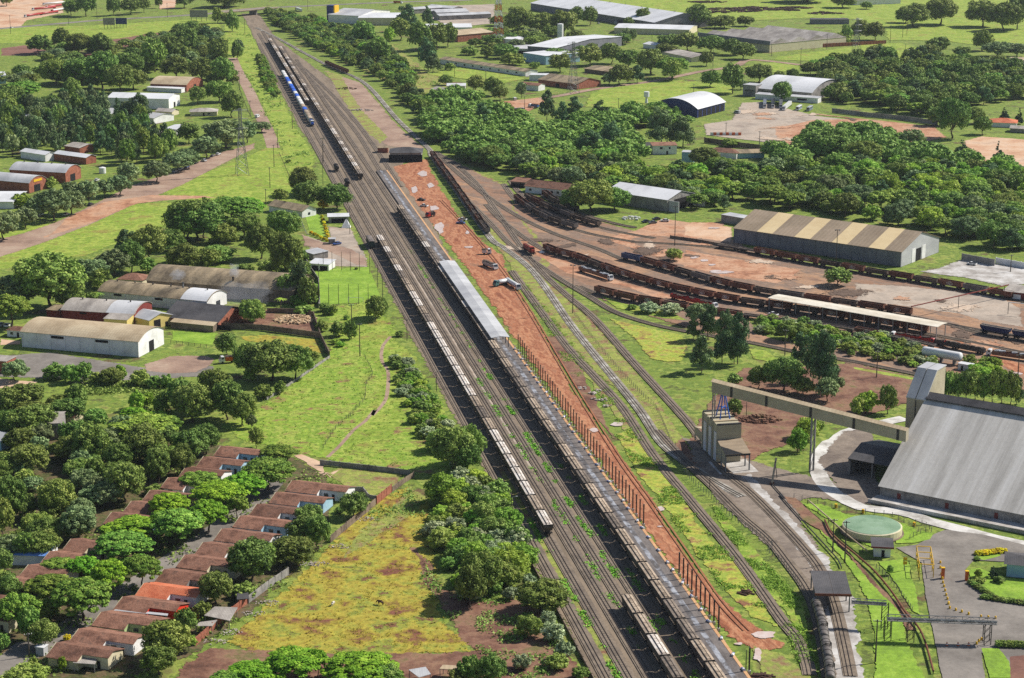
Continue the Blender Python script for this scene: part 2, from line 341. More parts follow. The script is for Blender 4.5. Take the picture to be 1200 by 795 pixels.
patch('street', Ps('F', (-60, 400), (0, 395), (100, 370), (250, 320), (450, 225), (600, 150), (800, 85), (1000, 0)) + Ps('A', (1190, 665), (1192, 690)) + Ps('F', (994, 75), (850, 150), (740, 195), (660, 225), (520, 290), (420, 335), (200, 420), (0, 485), (-60, 500)), M['brown_road'], 'wide dusty grey brown street with parked cars at left', 'road', 0.3)
patch('dirt_shoulder', Ps('F', (320, 290), (480, 225), (700, 192), (960, 195), (1010, 205), (760, 220), (640, 235), (420, 330), (300, 365), (200, 395)), M['red_plain'], 'reddish dirt shoulder along the street', 'dirt', 0.5)
strip('dirt_road', Ps('B', (90, 270), (115, 330), (165, 420), (200, 500), (245, 590), (265, 640), (280, 690)), 9, M['brown_road'], 'pinkish dirt road along the top of the bank', 'road')
patch('factory_yard', [(-20, 418), (60, 412), (110, 420), (170, 430), (250, 428), (260, 440), (150, 447), (-20, 442)], M['asphalt'], 'grey lane in front of the white warehouse', 'yard', 0.4)
patch('factory_yard', Ps('N', (0, 335), (120, 345), (120, 365), (0, 370)), M['tan_dirt'], 'tan path beside the gatehouse', 'path', 0.3)
patch('dirt_court', Ps('N', (830, 480), (960, 440), (990, 430), (1200, 430), (1260, 445), (1230, 490), (1150, 530), (990, 540), (830, 520)), M['brown_road'], 'grey brown turning court beside the tipper truck', 'yard', 0.5)
patch('lawn', Ps('O', (0, 285), (100, 290), (290, 300), (250, 370), (150, 365), (0, 345)), M['lawn'], 'green lawn strip below the dark shed', 'lawn', 0.5)
patch('dry_grass', Ps('O', (400, 320), (560, 310), (860, 335), (890, 420), (830, 410), (560, 360), (420, 345)), M['grass_yellow'], 'dry yellow grass outside the timber yard wall', 'grass', 0.5)
patch('timber_yard', Ps('O', (285, 170), (560, 160), (830, 190), (870, 325), (530, 265), (285, 250)), M['dark_dirt'], 'dark ground of the timber yard', 'yard', 0.3)
patch('courtyard', Ps('N', (-40, 560), (120, 575), (230, 580), (200, 610), (80, 615), (-40, 625)), M['tan_dirt'], 'pale tan yard at the left edge', 'yard', 0.4)
patch('station_yard', Ps('G', (725, 335), (850, 350), (870, 395), (920, 480), (925, 530), (680, 525), (610, 380), (640, 385), (740, 415)), M['grey_lot'], 'grey station yard beside the tracks', 'yard', 0.4)
patch('dirt_path', Ps('G', (610, 375), (700, 410), (850, 445), (915, 490), (920, 525), (860, 520), (720, 450), (620, 430)), M['brown_road'], 'earth drive into the station yard', 'path', 0.4)
patch('lawn', Ps('G', (615, 255), (660, 260), (705, 300), (715, 390), (650, 370)), M['lawn'], 'steep mown lawn beside the hedge', 'lawn', 0)
patch('football_pitch', Ps('G', (672, 545), (925, 528), (985, 690), (695, 705)), M['lawn'], 'mown green football pitch inside tall fence posts', 'pitch', 0.2)
patch('field', [(372, 362), (446, 350), (470, 400), (500, 440), (530, 500), (540, 560), (470, 555), (385, 540), (290, 520), (255, 500), (300, 480), (370, 430), (395, 395)], M['grass_green'], 'green pasture left of the tracks', 'field', 1.5)
patch('field', [(405, 362), (440, 345), (462, 395), (490, 420), (485, 470), (470, 500), (440, 540), (400, 530), (425, 480), (445, 440), (415, 400)], M['grass_bright'], 'bright green grass around the red footpath', 'field', 1.5)
strip('footpath', Ps('P', (385, 320), (340, 380), (335, 460), (370, 520), (370, 620), (350, 700), (280, 780)) + Ps('U', (395, 0), (340, 65), (270, 120), (190, 210), (110, 285)), 1.5, M['brown_road'], 'thin winding brown footpath across the pasture', 'path', step=2)
patch('field', [(262, 752), (300, 715), (370, 655), (400, 610), (440, 585), (480, 568), (505, 590), (510, 640), (515, 690), (525, 730), (560, 765), (420, 772), (300, 768)], M['grass_yellow'], 'dry yellowish pasture with bare patches', 'field', 1.2)
patch('dirt_strip', [(240, 758), (330, 762), (470, 764), (560, 762), (640, 740), (700, 800), (560, 830), (200, 830), (200, 790)], M['dark_dirt'], 'dark red earth strip behind the near trees', 'dirt', 1)
patch('dirt_bank', [(478, 640), (500, 650), (520, 690), (560, 705), (600, 700), (640, 715), (655, 750), (700, 800), (600, 800), (540, 750), (505, 700)], M['dark_dirt'], 'eroded red brown bank beside the thicket', 'bank', 1)
patch('dirt_patch', [(455, 600), (480, 568), (505, 585), (480, 605), (430, 640), (400, 655), (420, 620)], M['grass_weedy'], 'weedy worn ground beside the boundary wall', 'ground', 0.8)
patch('back_yard', [(378, 555), (405, 545), (478, 552), (460, 575), (430, 585), (410, 580), (395, 565)], M['grass_weedy'], 'weedy back yard behind the last houses', 'yard', 0.6)
patch('dirt_lot', Ps('R', (815, 320), (870, 310), (994, 360), (994, 460), (820, 450), (800, 400)) + Ps('U', (130, 370), (190, 350), (130, 400)), M['tan_dirt'], 'bare pinkish lot at the end of the house row', 'lot', 0.6)
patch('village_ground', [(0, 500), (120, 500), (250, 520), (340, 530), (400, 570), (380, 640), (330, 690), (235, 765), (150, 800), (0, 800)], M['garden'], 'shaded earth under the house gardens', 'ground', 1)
patch('street', Ps('S', (-40, 690), (90, 590), (160, 585), (240, 640), (180, 700), (60, 770), (-40, 800)), M['asphalt'], 'grey street corner at the bottom left', 'road', 0.3)
strip('street', [at(px('S', 60, 720)), at(px('S', 300, 560)), at(px('S', 600, 380)), at(px('R', 500, 660)), at(px('R', 700, 450))], 9, M['asphalt'], 'shaded street running under the bright green trees', 'road')
# --- the yard
patch('yard_ground', [UV(u, v) for u, v in ((430, 107.5), (600, 108), (800, 107.6), (1000, 108.5), (1130, 111), (1310, 110), (1425, 107), (1660, 107), (2140, 110), (2300, 110), (2300, 132), (2050, 133), (1900, 142), (1700, 158), (1500, 172), (1350, 175), (1230, 160), (1000, 152), (430, 149.5))], M['ballast'], 'dark gravel floor of the railway yard', 'yard', 0.8, world=True)
patch('worn_strip', [UV(u, v) for u, v in ((445, 113.8), (560, 114), (640, 113.2), (640, 116), (560, 116.3), (445, 116))], M['grass_weedy'], 'weedy strip between the two left tracks', 'ground', 0.3, world=True)
patch('worn_strip', [UV(u, v) for u, v in ((640, 124.5), (760, 123.8), (900, 123.6), (1010, 124), (1010, 126), (900, 126.4), (760, 126.2), (640, 126.2))], M['grey_lot'], 'tan strip of spilled grain between tracks', 'ground', 0.4, world=True)
patch('dirt_ground', Ps('B', (690, 385), (560, 345), (520, 330), (560, 400), (640, 500), (720, 600), (800, 680), (960, 700), (990, 690), (880, 600), (800, 510), (750, 450)), M['brown_road'], 'brown earth clearing between the upper tracks', 'dirt', 0.8)
patch('weedy_ground', Ps('B', (520, 330), (600, 350), (640, 430), (700, 520), (760, 580), (820, 640), (780, 670), (700, 610), (620, 500), (560, 400)), M['grass_weedy'], 'weedy earth mound in the upper yard', 'ground', 0.8)
patch('cutting_bank', Ps('B', (330, 130), (540, 250), (700, 330), (840, 400), (990, 520), (1060, 640), (1150, 760), (1300, 800), (1300, 500), (1000, 330), (830, 200), (500, 80), (330, 60)), M['grass_weedy'], 'scrubby bank on the right of the cutting', 'bank', 1.5)
patch('red_earth_road', [(458, 196), (480, 190), (500, 186), (515, 215), (540, 255), (570, 285), (592, 300), (600, 330), (625, 365), (645, 400), (665, 440), (690, 480), (722, 520), (748, 560), (775, 600), (800, 640), (830, 680), (862, 712), (900, 742), (925, 752), (915, 762), (895, 765), (910, 785), (890, 780), (868, 756), (850, 745), (800, 690), (745, 608), (676, 507), (613, 414), (540, 308), (500, 258)], M['red_dirt'], 'bright red earth works road beside the platform', 'road', 1)
patch('weedy_ground', [(640, 395), (665, 440), (690, 480), (720, 515), (700, 470), (680, 430), (655, 390)], M['dark_dirt'], 'brown worn verge of the red road', 'ground', 0.7)
patch('weedy_ground', Ps('H', (730, 440), (790, 470), (994, 740), (994, 795), (950, 720), (850, 600)) + [(690, 430), (730, 480), (760, 520), (735, 510), (680, 430)], M['grass_weedy'], 'weedy green verge along the red road', 'ground', 0.8)
patch('grass_verge', [(720, 508), (745, 500), (760, 525), (790, 555), (800, 585), (840, 640), (870, 665), (890, 700), (910, 735), (880, 722), (850, 695), (815, 650), (785, 605), (750, 560)], M['grass_mixed'], 'yellow green verge between red road and tracks', 'grass', 0.8)
patch('grass_verge', [(880, 755), (915, 765), (945, 790), (950, 800), (890, 800)], M['grass_weedy'], 'weedy green corner at the lower edge', 'grass', 0.8)
patch('grass_verge', [(835, 590), (850, 605), (880, 640), (905, 665), (935, 700), (950, 740), (960, 800), (945, 800), (935, 745), (905, 700), (870, 655), (840, 610)], M['grass_green'], 'grassy bank between the fenced tracks', 'grass', 0.6)
patch('brown_verge', [(675, 375), (690, 368), (730, 420), (770, 470), (800, 510), (828, 550), (800, 545), (770, 510), (720, 440)], M['dark_dirt'], 'brown strip between the junction tracks', 'ground', 0.7)
patch('rail_lands', [(585, 225), (640, 242), (700, 258), (760, 275), (790, 268), (860, 280), (900, 300), (1000, 318), (1080, 330), (1210, 356), (1210, 460), (1090, 440), (1000, 428), (900, 405), (830, 392), (760, 372), (700, 350), (640, 320), (600, 292), (570, 262), (560, 235)], M['yard_earth'], 'grey brown earth around the curved sidings', 'yard', 1)
patch('junction_ground', [(503, 178), (530, 185), (560, 200), (602, 220), (606, 246), (650, 300), (640, 322), (690, 372), (735, 420), (770, 465), (805, 515), (785, 530), (745, 480), (700, 440), (655, 395), (612, 330), (575, 285), (540, 240), (515, 200)], M['grass_weedy'], 'weedy brown ground between the junction tracks', 'ground', 0.8)
patch('junction_ground', [(505, 178), (530, 186), (560, 202), (600, 222), (604, 246), (640, 296), (632, 318), (600, 300), (570, 262), (540, 225), (518, 198)], M['yard_earth'], 'brown gravelly ground where the sidings fan out', 'ground', 0.8)
patch('red_ground', Ps('I', (20, 420), (180, 440), (330, 540), (520, 600), (740, 660), (994, 730), (994, 790), (740, 700), (520, 620), (380, 590), (250, 560), (120, 480)), M['red_plain'], 'orange earth lane between the ore wagons', 'lane', 0.5)
patch('red_ground', Ps('I', (440, 390), (560, 360), (700, 300), (830, 320), (994, 320), (994, 380), (860, 400), (740, 390), (640, 385), (560, 400), (600, 430), (700, 440), (994, 500), (994, 580), (740, 510), (590, 455), (450, 410)), M['red_plain'], 'tan orange yard beyond the curved sidings', 'yard', 0.7)
patch('red_ground', Ps('J', (0, 420), (100, 400), (300, 430), (290, 520), (180, 510), (0, 480)), M['tan_dirt'], 'tan loading apron left of the brown warehouse', 'yard', 0.6)
patch('red_ground', Ps('J', (0, 560), (300, 610), (560, 650), (700, 680), (640, 720), (560, 760), (300, 730), (0, 660)), M['red_plain'], 'reddish wet earth yard with puddles', 'yard', 0.7)
patch('asphalt_yard', Ps('M', (0, 60), (300, 75), (620, 110), (850, 130), (994, 210), (994, 320), (740, 280), (600, 240), (420, 215), (250, 190), (0, 165)), M['grey_lot'], 'grey hard standing in front of the brown warehouse', 'yard', 0.6)
patch('concrete_apron', Ps('K', (372, 688), (480, 668), (640, 612), (760, 632), (994, 660), (1100, 680), (1100, 760), (870, 775), (780, 755), (640, 725), (480, 705)), M['concrete'], 'pale concrete apron beside the warehouse gable', 'yard', 0.3)
patch('truck_lane', Ps('M', (550, 370), (760, 460), (900, 560), (994, 600), (1010, 540), (800, 470), (650, 420)), M['red_dirt'], 'orange earth truck lane at the right edge', 'lane', 0.5)
patch('grass_island', Ps('Y', (560, 265), (720, 300), (900, 340), (994, 360), (1040, 420), (994, 520), (890, 520), (800, 500), (700, 380)), M['grass_mixed'], 'yellow green grass island between the tracks', 'grass', 0.8)
patch('soil_ground', [(800, 520), (830, 470), (870, 430), (920, 430), (1000, 425), (1090, 445), (1120, 470), (1060, 475), (1010, 490), (960, 480), (930, 520), (870, 545), (830, 540)], M['dark_dirt'], 'dark red soil behind the conveyor', 'ground', 1)
patch('grass_strip', Ps('L', (380, 440), (480, 450), (560, 500), (500, 520), (400, 500)), M['grass_bright'], 'small bright grass patch between trees', 'grass', 0.7)
patch('grass_strip', Ps('M', (0, 548), (200, 580), (460, 628), (450, 640), (200, 600), (0, 560)), M['grass_bright'], 'thin bright grass line beside the single track', 'grass', 0.3)
patch('weedy_ground', Ps('I', (380, 640), (520, 700), (700, 720), (830, 780), (700, 770), (480, 720)) , M['grass_bright'], 'green weeds in front of the ore wagons', 'grass', 0.6)
patch('weedy_ground', Ps('L', (380, 270), (640, 270), (840, 310), (994, 380), (1100, 420), (1100, 480), (900, 440), (560, 400), (400, 350)), M['base'], 'green scrub behind the truck lane', 'grass', 0.8)
# --- lower right works
patch('works_yard', [(800, 512), (830, 520), (900, 545), (960, 560), (1035, 575), (1080, 600), (950, 585), (935, 590), (960, 640), (985, 680), (1000, 720), (1012, 800), (962, 800), (955, 735), (930, 680), (895, 640), (850, 600), (815, 555)], M['works_earth'], 'grey brown works yard around the loading tower', 'yard', 0.6)
patch('concrete_strip', [(868, 560), (880, 555), (908, 588), (945, 625), (982, 670), (1000, 700), (1014, 800), (978, 800), (966, 700), (944, 655), (908, 610)], M['concrete'], 'white dusted concrete strip along the loading track', 'pavement', 1.0)
strip('ring_road', Ps('c', (300, 300), (160, 330), (-30, 380), (-110, 440)) + Ps('b', (860, 440), (800, 520), (790, 610), (840, 700), (940, 770)) + [(1010, 595), (1060, 601)] + Ps('e', (300, 190), (500, 240), (760, 310), (1000, 360), (1160, 395)), 6.0, M['pale_road'], 'white dusted ring road around the big store', 'road')
patch('works_yard', [(955, 540), (985, 505), (1025, 500), (1030, 560), (1045, 592), (985, 580)], M['works_earth'], 'grey yard inside the bend of the white road', 'yard', 0.3)
patch('asphalt_court', Ps('e', (60, 380), (220, 360), (340, 280), (420, 250), (700, 290), (1000, 365), (1000, 480), (820, 480), (620, 470), (560, 540), (600, 640), (720, 740), (1000, 800)) + [(1210, 740), (1210, 800), (1150, 765), (1155, 800), (1105, 800), (1085, 700), (1080, 660)], M['asphalt'], 'curving grey asphalt entrance court', 'road', 0.2)
patch('lawn', Ps('d', (270, 45), (420, 50), (560, 110), (880, 160), (960, 190), (994, 230), (900, 285), (840, 270), (700, 310), (600, 270), (520, 200), (380, 110)), M['lawn'], 'bright lawn around the round water tank', 'lawn', 0.3)
patch('lawn', Ps('e', (60, 330), (250, 260), (330, 280), (300, 320), (200, 345), (60, 350)), M['lawn'], 'small lawn tongue beside the fence corner', 'lawn', 0.2)
patch('lawn', Ps('d', (740, 390), (900, 370), (940, 420), (930, 470), (970, 560), (994, 700), (940, 680), (860, 560), (780, 440)), M['lawn'], 'mown green slope beside the pump house', 'lawn', 0.3)
patch('lawn', Ps('e', (580, 540), (660, 525), (730, 560), (730, 590), (840, 600), (1000, 610), (1000, 790), (880, 770), (700, 720), (610, 640)), M['lawn'], 'rounded green lawn with hedge by the gatehouse', 'lawn', 0.2)
patch('lawn', Ps('e', (620, 450), (700, 415), (810, 405), (810, 440), (690, 470)), M['lawn'], 'narrow lawn under the yellow hedge', 'lawn', 0.1)
patch('grass_bank', [(952, 612), (966, 622), (990, 646), (1012, 668), (1040, 700), (1056, 716), (1064, 745), (1086, 800), (1024, 800), (1022, 745), (1012, 702), (1000, 674), (985, 652), (968, 634)], M['lawn'], 'long bright grass slope beside the loading tracks', 'bank', 0.5)
patch('lawn', Ps('f', (1000, 360), (1080, 360), (1130, 420), (1140, 500), (1040, 500)), M['lawn'], 'small green lawn at the lower right corner', 'lawn', 0.2)
patch('soil_bed', Ps('f', (1135, 400), (1200, 395), (1260, 520), (1140, 520)), M['soil'], 'dark soil bed behind the hedge at lower right', 'bed', 0.2)
patch('brown_strip', Ps('d', (190, 10), (260, 20), (420, 160), (560, 320), (700, 480), (860, 640), (930, 700), (960, 790), (900, 790), (860, 690), (700, 520), (560, 350), (400, 210), (300, 150)), M['dark_dirt'], 'dark earth strip under the pipeline', 'ground', 0.4)
# --- far right and top right
patch('truck_yard', Ps('D', (290, 580), (420, 560), (470, 480), (570, 475), (820, 540), (994, 560), (994, 640), (740, 690), (640, 670), (450, 650), (300, 630)), M['grey_lot'], 'grey gravel yard where the white trucks park', 'yard', 0.6)
patch('earth_yard', Ps('D', (620, 600), (800, 560), (994, 555)) + Ps('E', (0, 530), (300, 560), (580, 590), (640, 640), (560, 660), (380, 680), (250, 640), (0, 620)) + Ps('D', (760, 680), (640, 680)), M['red_plain'], 'reddish earth end of the truck yard', 'yard', 0.6)
patch('sand_pit', Ps('E', (700, 660), (800, 635), (994, 650), (1050, 660), (1050, 800), (900, 790), (780, 740)), M['tan_dirt'], 'pale sandy quarry ground at the right edge', 'ground', 1)
patch('field', Ps('D', (-120, 390), (60, 380), (260, 380), (440, 400), (440, 440), (300, 440), (60, 480), (0, 500), (-260, 500), (-240, 440)), M['grass_bright'], 'bright grass lot beyond the blue gabled shed', 'field', 1)
patch('field', Ps('D', (470, 310), (620, 290), (760, 310), (740, 330), (600, 340), (500, 330)), M['grass_bright'], 'green wedge beside the far street', 'field', 1)
patch('field', Ps('E', (0, 245), (120, 230), (260, 205), (420, 200), (560, 240), (640, 260), (440, 280), (260, 290), (100, 290), (-180, 280), (-160, 265)), M['grass_bright'], 'bright green field in front of the far factory', 'field', 1)
patch('field', Ps('C', (700, 0), (780, -40), (2000, -60)) + Ps('E', (1050, -60), (1050, 220), (760, 210), (600, 190), (360, 190), (340, 130), (200, 90), (0, 85), (-300, 100), (-600, 60)), M['grass_bright'], 'wide bright green fields at the top right', 'field', 2)
patch('playing_field', Ps('C', (0, 345), (150, 315), (470, 355), (460, 370), (360, 390), (0, 350)), M['grass_bright'], 'flat green playing field below the long shed', 'field', 0.5)
patch('field', Ps('C', (740, 460), (880, 430), (1200, 370), (1200, 450), (1040, 480), (900, 510), (820, 490)), M['grass_bright'], 'green grass slope by the blue tank', 'field', 1)
strip('side_road', Ps('C', (440, 470), (600, 450), (760, 420), (900, 400), (1050, 380), (1200, 350)) + Ps('D', (280, 335), (440, 310), (520, 280), (760, 305)), 8, M['brown_road'], 'brown street between the far sheds', 'road')
patch('dirt_lot', Ps('C', (340, 475), (520, 455), (560, 470), (520, 500), (440, 540), (370, 520)), M['red_plain'], 'reddish yard with a blue truck', 'yard', 0.6)
patch('scrap_yard', Ps('C', (0, 30), (320, 20), (320, 110), (120, 130), (0, 80)), M['grey_lot'], 'grey yard full of low sheds at the top', 'yard', 1)
# --- puddles
PUD = [('H', 340, 170, 20, 18), ('H', 415, 150, 16, 14), ('H', 380, 95, 22, 14), ('H', 430, 255, 26, 12), ('H', 460, 350, 26, 28), ('H', 600, 438, 22, 5), ('H', 590, 370, 12, 10), ('H', 940, 460, 12, 8), ('W', 780, 122, 30, 14), ('W', 910, 86, 45, 12), ('a', 870, 545, 70, 26), ('a', 840, 660, 26, 50), ('Z', 270, 580, 30, 14), ('Z', 262, 683, 20, 5), ('a', 720, 595, 26, 8), ('I', 640, 445, 30, 10), ('I', 850, 485, 22, 6), ('I', 900, 500, 18, 6), ('I', 950, 550, 30, 8), ('J', 70, 606, 22, 6), ('J', 120, 625, 20, 6), ('J', 170, 650, 30, 6), ('J', 230, 695, 70, 9), ('M', 930, 590, 60, 9), ('J', 180, 436, 40, 6), ('J', 190, 205, 0, 0), ('I', 140, 460, 14, 8)]
for k, x, y, rx, ry in PUD:
    if rx: patch('puddle', Ps(k, *[(x + rx * math.cos(a * 0.63) * random.uniform(.7, 1.2), y + ry * math.sin(a * 0.63) * random.uniform(.7, 1.2)) for a in range(10)]), M['puddle'], 'pale muddy puddle on the bare earth', 'puddle', 0.4, step=0.8)
# --- wheel ruts and ground stains
for off in (5,):
    pts = [at((x + off, y)) for x, y in [(512, 235), (545, 270), (585, 318), (620, 372), (648, 420), (684, 480), (722, 540), (758, 590), (800, 650), (838, 705), (872, 742)]]
    for w_ in (-.8, .8): strip('wheel_rut', [p + Vector((w_, 0, 0)) for p in pts], .55, M['rut'], 'darker wheel rut along the red earth road', 'rut', step=3)
rs = random.Random(77)
def stains(poly, n, r0, r1, ms, lab, cat='ground'):
    xs, ys = [p[0] for p in poly], [p[1] for p in poly]; k = 0
    while k < n:
        c = (rs.uniform(min(xs), max(xs)), rs.uniform(min(ys), max(ys)))
        ins = False; m_ = len(poly)
        for i in range(m_):
            a, b = poly[i], poly[(i + 1) % m_]
            if (a[1] > c[1]) != (b[1] > c[1]) and c[0] < (b[0] - a[0]) * (c[1] - a[1]) / (b[1] - a[1]) + a[0]: ins = not ins
        if not ins: continue
        k += 1; q = at(c); r = rs.uniform(r0, r1); r *= 1.5; e = rs.uniform(.35, .8); th = rs.uniform(0, 3.14)
        P_ = [(q.x + r * rs.uniform(.6, 1.2) * (math.cos(t_) * math.cos(th) - e * math.sin(t_) * math.sin(th)), q.y + r * rs.uniform(.6, 1.2) * (math.cos(t_) * math.sin(th) + e * math.sin(t_) * math.cos(th)), 0) for t_ in [i * .57 for i in range(11)]]
        patch('bare_patch' if cat == 'ground' else cat, P_, rs.choice(ms), lab, cat, .5, world=True, step=1.5, soft=True)
stains([(600, 292), (640, 260), (760, 280), (860, 285), (1000, 320), (1195, 350), (1195, 440), (1000, 395), (830, 370), (700, 335)], 40, 4, 13, [M['stain_dark'], M['stain_dark'], M['stain_light'], M['red_plain']], 'irregular stain on the bare yard earth')
stains([(850, 130), (960, 130), (1080, 160), (900, 165)], 14, 5, 14, [M['stain_dark'], M['stain_light'], M['red_plain']], 'stain on the far truck yard ground')
# ================================================================== TRACKS
def uvline(v, u0, u1, n=14): return [UV(u0 + (u1 - u0) * i / n, v) for i in range(n + 1)]
track(uvline(112.0, 430, 1990), 'far left straight track of the yard, clear of wagons', bed='trackbed_plain')
track(uvline(117.8, 430, 2080), 'straight track under the long left grain train')
track(uvline(123.2, 430, 2100), 'straight empty track right of the left grain train')
track(uvline(128.3, 430, 2060), 'straight track under the short near grain train')
track(uvline(133.4, 500, 1960), 'weedy empty track between the two long trains', bed='trackbed_plain')
track(uvline(139.0, 430, 1850), 'straight track under the long right grain train')
track([UV(u, v) for u, v in ((1110, 145), (1250, 145), (1400, 147), (1600, 143), (1800, 136), (1960, 128))], 'outer curving track of the upper yard')
track([UV(u, v) for u, v in ((1180, 150), (1300, 152), (1450, 152), (1620, 148), (1780, 140))], 'outermost curving track beside the brown clearing')
white = Ps('B', (200, 130), (320, 190), (520, 300), (700, 385), (860, 560), (1000, 690)) + [(506, 183), (531, 218), (573, 277), (591, 291), (626, 320), (670, 382), (710, 432), (749, 480), (780, 524), (833, 562), (870, 583)]
track([at(p) for p in white], 'white dusted track curving down from the cutting', 'trackbed_pale', 'rail_dusty')
track([at(p) for p in [(600, 318), (632, 362), (666, 408), (700, 445), (731, 480), (766, 534), (810, 588), (853, 640), (881, 677), (919, 731), (932, 745), (945, 775), (950, 800)]], 'grassy track along the green verge', bed='trackbed_plain')
track([at(p) for p in [(509, 178), (534, 193), (560, 217), (585, 252), (610, 288), (636, 320), (664, 346), (697, 374), (745, 428), (793, 480), (815, 506), (846, 549), (880, 578), (910, 608), (942, 643), (962, 670), (978, 710), (990, 760), (998, 800)]], 'track running under the loading tower', 'trackbed_plain', 'rail')
track([at(p) for p in [(770, 505), (800, 538), (835, 570), (870, 605), (901, 632), (925, 662), (945, 690), (957, 720), (966, 760), (972, 800)]], 'track beside the wire fence where the tank wagons stand', 'trackbed_plain', 'rail')
track([at(p) for p in [(516, 200), (545, 232), (575, 262), (600, 288), (648, 322), (691, 348), (721, 366), (760, 379), (800, 388), (880, 402), (940, 414), (1000, 424), (1095, 443), (1210, 462)]], 'single curved track passing behind the grass island')
tf = [(512, 181), (538, 204), (560, 222), (585, 240), (615, 258), (652, 275), (701, 292), (729, 304), (747, 308), (786, 319), (850, 337), (920, 350), (1000, 361), (1070, 372), (1130, 384), (1210, 398)]
tg = [(570, 240), (592, 262), (639, 294), (678, 306), (721, 322), (750, 331), (787, 341), (850, 354), (897, 361), (950, 369), (1000, 377), (1060, 387), (1110, 396), (1150, 404), (1210, 416)]
th = [(680, 336), (699, 344), (750, 356), (800, 363), (885, 375), (938, 382), (990, 389), (1050, 400), (1100, 411), (1140, 420)]
ti1 = [(590, 216), (606, 236), (640, 258), (683, 272), (715, 279), (745, 284)]
ti2 = [(598, 212), (617, 233), (665, 255), (700, 266), (735, 274), (770, 280)]
ti3 = [(628, 222), (650, 238), (685, 252), (720, 262), (750, 268)]
tj = [(740, 284), (800, 287), (850, 292), (890, 299), (950, 310), (1000, 319), (1060, 329), (1125, 340), (1210, 356)]
for p, l in ((tf, 'upper curved siding holding blue and brown wagons'), (tg, 'middle curved siding that runs under the long canopy'), (th, 'short siding with the low brown wagons'), (ti1, 'front siding of the fan by the big tree'), (ti2, 'middle siding of the fan by the big tree'), (ti3, 'back siding of the fan by the big tree'), (tj, 'siding along the front of the brown warehouse')):
    track([at(q) for q in p], l)
track([at(p) for p in [(1060, 372), (1110, 380), (1150, 391), (1210, 402)]], 'short siding under the dark blue wagon')
# ================================================================== BUILDINGS
B = {}
B['white'] = mat('white_painted_wall', [S(222, 220, 217), S(238, 237, 236), S(248, 247, 246)], 0.25, 0.85, 1.2, 0.06)
B['cream'] = mat('cream_painted_wall', [S(206, 194, 160), S(222, 212, 182)], 0.3, 0.85, 1.2, 0.08)
B['yellow'] = mat('pale_yellow_wall', [S(214, 190, 110), S(226, 204, 130)], 0.3, 0.85, 1.2, 0.08)
B['blue_wall'] = mat('pale_blue_wall', [S(150, 186, 208), S(170, 202, 220)], 0.3, 0.85, 1.2, 0.08)
B['green_wall'] = mat('pale_green_wall', [S(160, 176, 120), S(180, 196, 140)], 0.3, 0.85, 1.2, 0.08)
B['red_wall'] = mat('bright_red_wall', [S(214, 50, 30), S(232, 66, 40)], 0.3, 0.8)
B['brick'] = mat('red_brick_wall', [S(134, 80, 62), S(158, 98, 78), S(174, 112, 90)], 0.5, 0.9, 2.0, 0.15)
B['maroon'] = mat('maroon_wall', [S(112, 50, 46), S(136, 64, 58)], 0.3, 0.9, 1.0, 0.15)
B['tan_metal'] = mat('tan_cladding', [S(172, 162, 138), S(190, 181, 156)], 0.2, 0.6, 1.5, 0.06, local=True, stripes=('X', 0.9, 0.08))
B['grey_wall'] = mat('stained_grey_wall', [S(120, 116, 114), S(148, 144, 140), S(166, 160, 154)], 0.2, 0.9, 0.8, 0.15)
B['blue_grey_wall'] = mat('blue_grey_cladding', [S(112, 112, 122), S(132, 132, 140)], 0.2, 0.7, 1.0, 0.1)
B['brown_wall'] = mat('grimy_brown_wall', [S(96, 84, 74), S(126, 110, 96), S(150, 132, 114)], 0.2, 0.9, 0.9, 0.2)
B['dark'] = mat('dark_opening', [S(26, 25, 27), S(38, 36, 38)], 0.5, 0.9)
B['glass'] = mat('dark_glass', [S(36, 42, 50), S(52, 60, 70)], 0.5, 0.15, spec=0.5)
B['blue_paint'] = mat('dark_blue_gable', [S(44, 56, 110), S(56, 70, 128)], 0.3, 0.6)
B['door_blue'] = mat('blue_door', [S(60, 96, 160), S(70, 110, 176)], 0.3, 0.6)
B['tile_roof'] = mat('weathered_clay_tiles', [S(100, 70, 58), S(126, 90, 74), S(146, 106, 88), S(114, 86, 73)], 0.25, 0.95, 2.2, 0.3, obj_rand=0.24, bump=0.4)
B['tile_new'] = mat('new_orange_clay_tiles', [S(186, 96, 66), S(206, 118, 84), S(214, 132, 98)], 0.2, 0.95, 2.2, 0.18, bump=0.4)
B['roof_tan'] = mat('tan_sheet_roof', [S(170, 150, 122), S(190, 170, 140), S(204, 186, 156)], 0.08, 0.8, 0.9, 0.1, local=True, stripes=('X', 0.25, 0.05), bump=0.15)
B['roof_cream'] = mat('pale_cream_sheet_roof', [S(206, 194, 172), S(222, 212, 194), S(232, 224, 208)], 0.1, 0.7, 0.8, 0.08, local=True)
B['roof_grey'] = mat('grey_fibre_roof', [S(140, 132, 126), S(170, 162, 154), S(192, 184, 176)], 0.12, 0.85, 1.2, 0.15, local=True, stripes=('X', 0.7, 0.12), stretch=(1, 0.35, 1), bump=0.2)
B['roof_brown'] = mat('brown_streaked_roof', [S(104, 92, 76), S(146, 130, 106), S(178, 158, 128)], 0.16, 0.85, 1.2, 0.2, local=True, stripes=('X', 0.5, 0.2), stretch=(1, 0.25, 1), bump=0.2)
B['roof_white'] = mat('pale_metal_roof', [S(206, 206, 208), S(224, 224, 226), S(234, 234, 236)], 0.06, 0.5, 0.8, 0.06, local=True, stripes=('X', 0.8, 0.04), stretch=(1, 0.4, 1))
